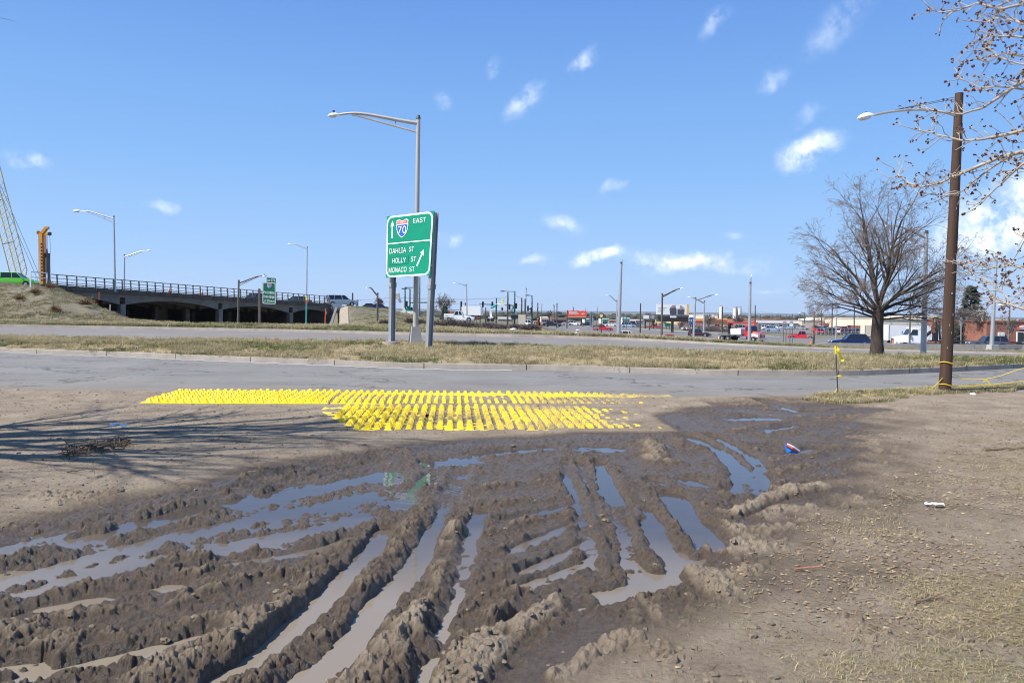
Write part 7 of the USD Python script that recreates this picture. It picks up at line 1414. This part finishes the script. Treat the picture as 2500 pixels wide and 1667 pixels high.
for zt, pts, r in lim:
    dd = CD + g.uniform(-.6, .6); w = np.array([C(a, b, dd + .12 * k) for k, (a, b) in enumerate(pts)]); root = np.array([np.interp(zt + .4, [0, 1.2, 2.4, 3.6, 5.2, 6.6], [q[k] for q in tkk]) for k in range(3)]); w = np.vstack([root, (root + w[0]) / 2 + [0, 0, .1], w]) if len(pts) > 4 else w
    n = len(w); u = np.linspace(0, n - 1, n * 4); ws = np.stack([np.interp(u, np.arange(n), w[:, k]) for k in range(3)], -1); ws += np.cumsum(g.normal(0, .004, ws.shape), 0) * np.linspace(0, 1, len(ws))[:, None]
    t.part('branch', MB().tube(ws, np.linspace(r * (1.3 if len(pts) > 4 else .8), .003, len(ws)), 7, False), 'bark_pale', smooth=60)
    s0 = 8 if len(pts) > 4 else 2
    for k in range(s0, len(ws)):
        if g.random() < (.92 if zt > 2.0 else .6):
            d = g.normal(0, 1, 3); d[1] *= .6; tdir = ws[min(k + 1, len(ws) - 1)] - ws[k - 1]; tdir /= np.linalg.norm(tdir) + 1e-9; d = d - tdir * (d @ tdir); d = d / np.linalg.norm(d) + tdir * .9 + [0, 0, .25]; L = g.uniform(.08, .30); p = [ws[k]]
            for j in range(4): d = d + g.normal(0, .28, 3); d /= np.linalg.norm(d); p.append(p[-1] + d * L / 4)
            tw.tube(p, [.005, .0044, .0038, .0032, .0026], 4, False); buds.append((p[-1], g.uniform(.009, .017)))
            for j in (1, 2, 3):
                if g.random() < .40:
                    e = d + g.normal(0, .9, 3); e /= np.linalg.norm(e); q = p[j] + e * g.uniform(.03, .12); tw.tube([p[j], q], [.0034, .0026], 3, False); buds.append((q, g.uniform(.007, .014)))
    buds.append((ws[-1], .016))
tag(stage.GetPrimAtPath(t.part('twigs', tw, 'bark_pale').path), kind='stuff')
oc = trimesh.creation.icosphere(1); kb = 0; rest = [MB(), MB()]
for k, (p, s) in enumerate(buds):
    m = rest[int(g.random() < .3)]
    for j in range(3): v = oc.vertices * (1 + .5 * (g.random((len(oc.vertices), 1)) - .5)) * s * g.uniform(.45, .75) + p + g.normal(0, s * .45, 3); m.add(v, oc.faces)
b_ = t.part('buds', rest[0], 'bud'); tag(stage.GetPrimAtPath(b_.path), kind='stuff'); b_ = t.part('buds', rest[1], 'bud_light'); tag(stage.GetPrimAtPath(b_.path), kind='stuff')
# ---- far bare trees
def far_tree(label, px, ytop, ybase, d, w, seed, bark='bark_far', dens=(6, 6, 5)):
    b, tp = at(px, ybase, d), at(px, ytop, d); h = tp[2] - b[2]; tk = [b - [0, 0, .5], b + [0, 0, h * .12], b + [0, 0, h * .28]]; g = np.random.default_rng(seed); ww = w / ppm(d) / 2
    dirs = [(g.uniform(.5, 1), V(g.uniform(-1, 1) * ww / h * 1.6, 1, g.uniform(-1, 1) * ww / h * 1.6), h * g.uniform(.30, .42), h * .016) for k in range(8)]
    t = thing('bare_tree', label, 'tree', b); tree_parts(t, tk, [h * .03, h * .026, h * .02], grow(b, seed, tk, dirs, 3, .6, (.66, .62, .6), .6, dens, .3, wob=.12, rmin=.00014 * d), bark, bark, (5, 4, 3, 3, 3)); return t
far_tree('pale leafless tree behind the right post of the guide sign', 1080, 703, 785, 165, 80, 41); far_tree('thin leafless tree behind the brown lamp on the bank', 925, 718, 760, 210, 32, 42); far_tree('grey-brown leafless tree beside the evergreen', 2398, 738, 832, 132, 78, 43, dens=(7, 7, 6)); far_tree('leafless tree before the red brick building', 2462, 752, 835, 120, 70, 44); far_tree('pale leafless tree left of the tall silo', 1730, 757, 806, 250, 34, 45); far_tree('leafless tree before the twin silos', 1806, 755, 808, 260, 36, 46); far_tree('small leafless tree behind the brown wooden pole', 1278, 758, 786, 240, 26, 47); far_tree('dark leafless tree above the beige stone wall', 1998, 757, 792, 330, 20, 48); far_tree('leafless tree under the white billboard', 1665, 778, 808, 250, 30, 49); far_tree('spindly tree left of the red billboard', 1341, 752, 786, 280, 14, 50); far_tree('leafless street tree at the edge of the lot, before the cream factory', 2258, 788, 836, 160, 26, 51)
# ---- conifers
def conifer(label, px, ytop, ybase, d, w, seed):
    b, tp = at(px, ybase, d), at(px, ytop, d); h = tp[2] - b[2]; R0 = w / ppm(d) / 2; g = np.random.default_rng(seed); t = thing('evergreen_tree', label, 'tree', b); t.part('trunk', MB().tube([b - [0, 0, .4], b + [0, 0, h * .95]], [h * .028, .03], 8), 'bark_dark'); m = MB(); nb = 1500
    for k in range(nb):
        f = 1 - (1 - g.random()) ** .62 if False else g.random() ** 1.25; z = h * (.04 + .95 * f); a = g.uniform(0, 2 * math.pi); r = R0 * (1 - f) ** .75 * (1 + .22 * math.sin(3 * a + seed) + .15 * math.sin(9 * f + 2 * a)) * g.uniform(.45, 1.05) + .12
        c = b + np.array([r * math.cos(a), r * math.sin(a), z]); s = h * g.uniform(.022, .05); o = np.array([math.cos(a), math.sin(a), .1 - .25 * (1 - f)]); sd_ = np.array([-math.sin(a), math.cos(a), 0]); 
        m.add([c - o * s, c + sd_ * s * .6 + [0, 0, -.15 * s], c + o * s * 1.5 + [0, 0, -.2 * s], c - sd_ * s * .6 + [0, 0, -.15 * s], c + [0, 0, s * .45]], [[0, 1, 4], [1, 2, 4], [2, 3, 4], [3, 0, 4], [0, 3, 1], [1, 3, 2]])
    t.part('crown', m, 'conifer')
conifer('dark blue-green evergreen right of the wooden pole', 2366, 697, 836, 138, 84, 3); conifer('small dark juniper right of the guide sign', 1086, 746, 782, 150, 22, 4); conifer('dark round evergreen above the grey office block', 1947, 774, 792, 330, 18, 5)
# ---- shrubs: leafless thickets
def shrub(label, px, ybase, d, w, hpx, seed, n=420, mt_='shrub_twig'):
    b = ground_at(px, d); h = hpx / ppm(d); R0 = w / ppm(d) / 2; g = np.random.default_rng(seed); m = MB()
    for k in range(n):
        a, r = g.uniform(0, 2 * math.pi), R0 * math.sqrt(g.random()) * .8; p = b + np.array([r * math.cos(a), r * math.sin(a) * .8, -.1]); d0 = np.array([math.cos(a) * r / R0 * .9, math.sin(a) * r / R0 * .9, 1.0]) + g.normal(0, .28, 3); L = h * g.uniform(.55, 1.1) * (1.1 - .45 * r / R0); q = [p]
        for j in range(3): d0 = d0 + g.normal(0, .28, 3); d0 /= np.linalg.norm(d0); q.append(q[-1] + d0 * L / 3)
        m.tube(q, [.028, .022, .018, .010], 3, False)
        for j in (1, 2, 2, 3):
            e = d0 + g.normal(0, .75, 3); e /= np.linalg.norm(e); m.tube([q[j], q[j] + e * L * .30], [.016, .010], 3, False)
    t = thing('shrub', label, 'shrub', b, group='leafless shrubs on the bank'); tag(stage.GetPrimAtPath(t.part('twigs', m, mt_).path), kind='stuff')
for k, (px, yb, d, w, h, lb_) in enumerate([(1296, 812, 66, 38, 22, 'dark rounded leafless shrub at the right end of the thicket'), (1262, 808, 69, 40, 18, 'leafless shrub second from the right end of the thicket'), (1226, 811, 68, 40, 16, 'leafless shrub beside the white scrap of paper'), (1186, 806, 70, 46, 20, 'leafless shrub below the bucket truck'), (1145, 808, 68, 52, 24, 'leafless shrub below the white box trailer'), (1104, 806, 68, 50, 24, 'leafless shrub below the white pickup'), (1072, 806, 70, 40, 20, 'leafless shrub beside the right sign post'), (1130, 792, 84, 52, 14, 'leafless shrub higher up, hiding the pickup wheels'), (1200, 792, 86, 46, 14, 'leafless shrub higher up, hiding the bucket truck wheels'), (1250, 795, 84, 40, 12, 'low leafless shrub at the foot of the signal pole'),
                                            (1003, 795, 78, 28, 20, 'small leafless shrub left of the big street lamp'), (1027, 797, 76, 20, 14, 'small leafless shrub right behind the big street lamp'), (940, 800, 70, 20, 14, 'small leafless shrub right of the brown lamp on the bank')]):
    shrub(lb_, px, yb, d, w, h, 60 + k, 380 if w > 30 else 220)
for k, (px, yb, d, w, h, lb_) in enumerate([(1690, 808, 240, 50, 22, 'reddish leafless thicket under the white billboard'), (1770, 812, 225, 48, 22, 'reddish leafless thicket under the silos'), (1735, 810, 232, 36, 20, 'reddish leafless thicket left of the tall silo')]): shrub(lb_, px, yb, d, w, h, 80 + k, 260, 'bark_far')
for px, d, s, lb_ in ((88, 72, .5, 'dry rust-brown tumbleweed at the left on the embankment'), (50, 69, .55, 'dry rust-brown tumbleweed lower left on the embankment'), (123, 75, .6, 'dry rust-brown tumbleweed near the crest of the embankment'), (212, 68, .75, 'dry rust-brown tumbleweed at the right foot of the embankment'), (135, 64, .5, 'dry rust-brown tumbleweed low on the embankment')):
    g = np.random.default_rng(int(px)); c = ground_at(px, d, s * .3); m = MB()
    for k in range(120): e = g.normal(0, 1, 3); e[2] = abs(e[2]) * .8; e /= np.linalg.norm(e); m.tube([c, c + e * s * .6 + g.normal(0, .05, 3), c + e * s + g.normal(0, .1, 3)], [.02, .015, .008], 3, False)
    single('tumbleweed', m, 'stucco_orange' if False else 'tumble', lb_, 'tumbleweed') if 'tumble' in M else (mat('tumble', (.20, .115, .05), .95, var=.3), single('tumbleweed', m, 'tumble', lb_, 'tumbleweed'))
# ---- grass
def tuft(seed, n, h, spread, w, lean=.6):
    g = np.random.default_rng(seed); m = MB()
    for k in range(n):
        a = g.uniform(0, 2 * math.pi); p = np.array([g.normal(0, spread), g.normal(0, spread), -.01]); hh = h * g.uniform(.45, 1.1); d = np.array([math.cos(a), math.sin(a), 0]) * hh * lean * g.uniform(.2, 1.2); sd_ = np.array([-math.sin(a), math.cos(a), 0]) * w
        q = p + d * .35 + [0, 0, hh * .65]; e = p + d * 1.1 + [0, 0, hh * (1 - .35 * g.random() * lean)]; m.add([p - sd_, p + sd_, q + sd_ * .7, q - sd_ * .7, e], [[0, 1, 2], [0, 2, 3], [3, 2, 4]])
    return m
g = np.random.default_rng(77)
def island_pts(n, tlo=0.0, thi=1.0):
    u, v = g.uniform(0, len(PXS) - 1.001, n * 3), g.uniform(tlo, thi, n * 3); k = (np.interp(u, np.arange(len(PXS)), PXS) > -300) & (np.interp(u, np.arange(len(PXS)), PXS) < 2750); u, v = u[k][:n], v[k][:n] * 25
    i, j = u.astype(int), np.minimum(v.astype(int), 24); a, b = (u - i)[:, None], (v - j)[:, None]; return (icr[j, i] * (1 - a) + icr[j, i + 1] * a) * (1 - b) + (icr[j + 1, i] * (1 - a) + icr[j + 1, i + 1] * a) * b
P_ = island_pts(26000); dn = fb(P_ * [.55, .55, 0], 3, 15); gn = fb(P_ * [.35, .5, 0], 3, 16) + .25 * np.clip((P_[:, 0] - 13) / 6, -1, 1) * (np.abs(P_[:, 0] - 16) < 7)
keep = g.random(len(P_)) < np.clip((dn - .34) * 5, .12, 1); P_, gn = P_[keep], gn[keep]; isg = g.random(len(P_)) < np.clip((gn - .50) * 4.5, .04, .85)
idx = np.where(isg, 3 + g.integers(0, 2, len(P_)), g.integers(0, 3, len(P_)))
scatter('island_grass', [('straw_tuft', tuft(1, 26, .15, .07, .006, .8), 'straw'), ('straw_tuft', tuft(2, 30, .10, .10, .007, 1.0), 'straw'), ('straw_tuft', tuft(3, 18, .22, .05, .005, .7), 'straw'), ('green_tuft', tuft(4, 30, .10, .08, .007, .7), 'green_grass'), ('green_tuft', tuft(5, 22, .13, .06, .007, .7), 'green_grass')],
        P_, g.uniform(.55, 1.15, len(P_)) , g.uniform(0, 6.28, len(P_)), idx, 'dry straw and green grass covering the island', 'grass')
# verge, banks and embankment
n = 34000; px = g.uniform(-150, 2650, n); q_ = g.random(n); d = np.interp(px, TCOL, TD3) * 1.01 + .3 + q_ ** 1.3 * (64 - np.interp(px, TCOL, TD3)); z = terr_z(px, d); P1 = np.stack([(px - 1250) / F * d, d, z], -1)
n = 17000; px2 = np.concatenate([g.uniform(-120, 340, n // 2), g.uniform(780, 1480, n // 2)]); d2 = np.concatenate([g.uniform(58, 92, n // 2), g.uniform(58, 140, n // 2)]); P2 = np.stack([(px2 - 1250) / F * d2, d2, terr_z(px2, d2)], -1)
pave = (px2 > 790) & (px2 < 856) & (d2 > 72) & (d2 < 118); path = np.abs(px2 - np.interp(d2, [60, 75, 125], [905, 890, 862])) < 9 * 0 ; P2 = P2[~pave]
PP = np.vstack([P1, P2]); gn = fb(PP * [.2, .2, 0], 3, 18); dn = fb(PP * [.3, .3, 0], 3, 19); k = g.random(len(PP)) < np.clip((dn - .33) * 5, .1, 1); PP, gn = PP[k], gn[k]; isg = g.random(len(PP)) < np.clip((gn - .44) * 4, .10, .75); hill = (1250 + F * PP[:, 0] / PP[:, 1] < 345) & (PP[:, 1] > 62); kk = ~hill | (g.random(len(PP)) < .55); PP, isg, hill = PP[kk], isg[kk], hill[kk]; isg = isg & (~hill | (g.random(len(PP)) < .4)); idx = np.where(isg, 2, np.where(hill, 1, g.integers(0, 2, len(PP))))
scatter('verge_grass', [('dry_tuft', tuft(11, 22, .26, .14, .012, .8), 'straw'), ('dry_tuft', tuft(12, 18, .20, .18, .014, 1.0), 'dull_grass'), ('green_tuft', tuft(13, 22, .20, .15, .013, .8), 'green_grass')], PP, g.uniform(.5, 1.2, len(PP)) * np.interp(1250 + F * PP[:, 0] / PP[:, 1], [1500, 1950, 2100], [1, .6, .3]), g.uniform(0, 6.28, len(PP)), idx, 'rough dry grass on the far verge and the banks', 'grass')
# thin grass and dead leaves on the trampled earth, lower right and along the ramp by the pole
def lot_pts(n, cond):
    out = []; 
    while sum(len(o) for o in out) < n:
        y = np.exp(g.uniform(math.log(2.6), math.log(20), 40000)); x = g.uniform(-.8, .84, 40000) * y; k = cond(x, y); k = k & (g.random(40000) < (y / 17) ** .6); out.append(np.stack([x[k], y[k]], -1))
    p = np.vstack(out)[:n]; return np.column_stack([p, mud_z(p[:, 0], p[:, 1])])
def right_zone(x, y):
    px, py = 1250 + F * x / y, 0; e = np.interp(y, [2.5, 3.6, 5, 7, 9, 12], [.5, .75, 1.5, 2.8, 4.4, 7.0]); return (x > e + .9 * (fb(np.stack([x * .9, y * .9, 0 * x], -1), 3, 61) - .5) * 1.6) & (y < 13)
P_ = lot_pts(34000, right_zone); dn = fb(P_ * [1.1, 1.1, 0], 4, 62); e = np.interp(P_[:, 1], [2.5, 3.6, 5, 7, 9, 12], [.5, .75, 1.5, 2.8, 4.4, 7.0]); k = g.random(len(P_)) < np.clip((dn - .36) * 4.2, .04, 1) * np.clip((P_[:, 0] - e) / 2.6, .06, 1); P_ = P_[k]; gn = fb(P_ * [.8, .8, 0], 3, 63); isg = g.random(len(P_)) < np.clip((gn - .5) * 2.2, .03, .4)
scatter('sparse_grass', [('dry_tuft', tuft(21, 16, .032, .04, .0016, 2.4), 'straw'), ('dry_tuft', tuft(22, 12, .025, .045, .0018, 2.8), 'dull_grass'), ('green_tuft', tuft(23, 12, .025, .03, .0018, 1.6), 'green_grass')], P_, g.uniform(.6, 1.3, len(P_)), g.uniform(0, 6.28, len(P_)), np.where(isg, 2, g.integers(0, 2, len(P_))), 'thin dry grass on the trampled earth at lower right', 'grass')
P_ = lot_pts(15000, right_zone); dn = fb(P_ * [.8, .8, 0], 3, 65); k = g.random(len(P_)) < np.clip((dn - .40) * 4, .05, 1) * np.clip((P_[:, 0] - .9) / 2.5, .15, 1); P_ = P_[k]; P_[:, 2] += .006
def leaf(s, seed):
    q = np.random.default_rng(seed); m = MB(); b = [(-1, 0, 0), (-.4, .38, .12), (.3, .34, .05), (1, 0, .25), (.3, -.34, .15), (-.4, -.38, .02)]; v = np.array(b) * s + q.normal(0, .08 * s, (6, 3)); return m.add(v, [[0, 5, 1], [1, 5, 4], [1, 4, 2], [2, 4, 3]])
scatter('leaf_litter', [('dead_leaf', leaf(.014, 1), 'dead_leaf'), ('dead_leaf', leaf(.02, 2), 'dead_leaf'), ('twig', MB().tube([(-.05, 0, 0), (0, .008, .004), (.06, 0, .002)], [.0025, .002, .0015], 4), 'stick'), ('pebble', (trimesh.creation.icosphere(1).vertices * [.009, .008, .005], trimesh.creation.icosphere(1).faces), 'pebble')], P_, g.uniform(.55, 1.25, len(P_)), g.uniform(0, 6.28, len(P_)), g.choice(4, len(P_), p=[.48, .24, .16, .12]), 'dead leaves, twigs and pebbles strewn over the trampled earth', 'leaf litter', tilt=g.normal(0, .25, len(P_)))
def edge_zone(x, y):
    px = 1250 + F * x / y; e0 = np.interp(np.clip(px, -500, 3000), PXS, A0[:, 1]); return (px > 2010 + 60 * (fb(np.stack([x * 1.5, y * 1.5, 0 * x], -1), 2, 71) - .5) * 4) & (y > e0 - .9 - 1.6 * fb(np.stack([x * .8, y * .8, 0 * x], -1), 2, 70)) & (y < e0 + .15)
P_ = lot_pts(6500, edge_zone); dn = fb(P_ * [1.3, 1.3, 0], 3, 66); k = g.random(len(P_)) < np.clip((dn - .32) * 5, .1, 1); P_ = P_[k]; isg = g.random(len(P_)) < .35
scatter('edge_grass', [('straw_tuft', tuft(31, 20, .10, .05, .004, .9), 'straw'), ('green_tuft', tuft(32, 20, .08, .05, .004, .8), 'green_grass')], P_, g.uniform(.5, 1.1, len(P_)), g.uniform(0, 6.28, len(P_)), isg.astype(int), 'tufts of grass along the ramp beside the wooden pole', 'grass')
# crumbs of earth and straw over the bare dirt
def bare(x, y): return (y < 16) & (np.interp(y, rowd, np.arange(len(rowd))) > 0)
P_ = lot_pts(9000, bare); zz = P_[:, 2]; wv_ = wet[np.clip(np.searchsorted(rowd, P_[:, 1]), 0, len(rowd) - 1), np.clip(np.searchsorted(mcol, P_[:, 0] / P_[:, 1]), 0, len(mcol) - 1)]; k = (zz > ZW + .012) & ((wv_ < .3) | (g.random(len(zz)) < .08)); P_ = P_[k]
scatter('earth_crumbs', [('clod', (trimesh.creation.icosphere(1).vertices * (1 + .5 * (np.random.default_rng(1).random((42, 1)) - .5)) * [.016, .013, .010], trimesh.creation.icosphere(1).faces), 'packed_dirt'), ('clod', (trimesh.creation.icosphere(1).vertices * (1 + .6 * (np.random.default_rng(2).random((42, 1)) - .5)) * [.028, .02, .014], trimesh.creation.icosphere(1).faces), 'packed_dirt'), ('straw_bit', MB().tube([(-.04, 0, .004), (.04, .004, .006)], .0016, 3), 'dead_leaf')], P_, g.uniform(.4, 1.2, len(P_)), g.uniform(0, 6.28, len(P_)), g.choice(3, len(P_), p=[.55, .2, .25]), 'crumbs of earth and bits of straw on the bare ground', 'debris')
# scraps of litter on the verge
for px, py, d, s, lb_ in ((1253, 804, 62, (.7, .3, .25), 'white scrap of paper below the leafless shrubs'), (1408, 813, 52, (.25, .2, .2), 'small white scrap on the slope left of the diamond sign'), (1411, 806, 55, (.35, .2, .15), 'pale paper blowing on the slope left of the diamond sign'), (1603, 824, 50, (.3, .2, .2), 'white scrap of paper before the red hatchback'), (1497, 849, 33, (.2, .15, .1), 'white scrap at the edge of the far ramp'), (1630, 835, 44, (.16, .12, .14), 'white cup on the far kerb'), (2375, 962, 17.2, (.16, .1, .09), 'crushed white can in the grass right of the wooden pole'), (2127, 851, 41, (.3, .2, .1), 'white scrap left of the bare tree trunk'), (157, 741, 73, (.3, .2, .3), 'white scrap on the embankment')):
    single('scrap', MB().hull(crumple(at(px, py, d), s, int(px))), 'paper', lb_, 'litter')
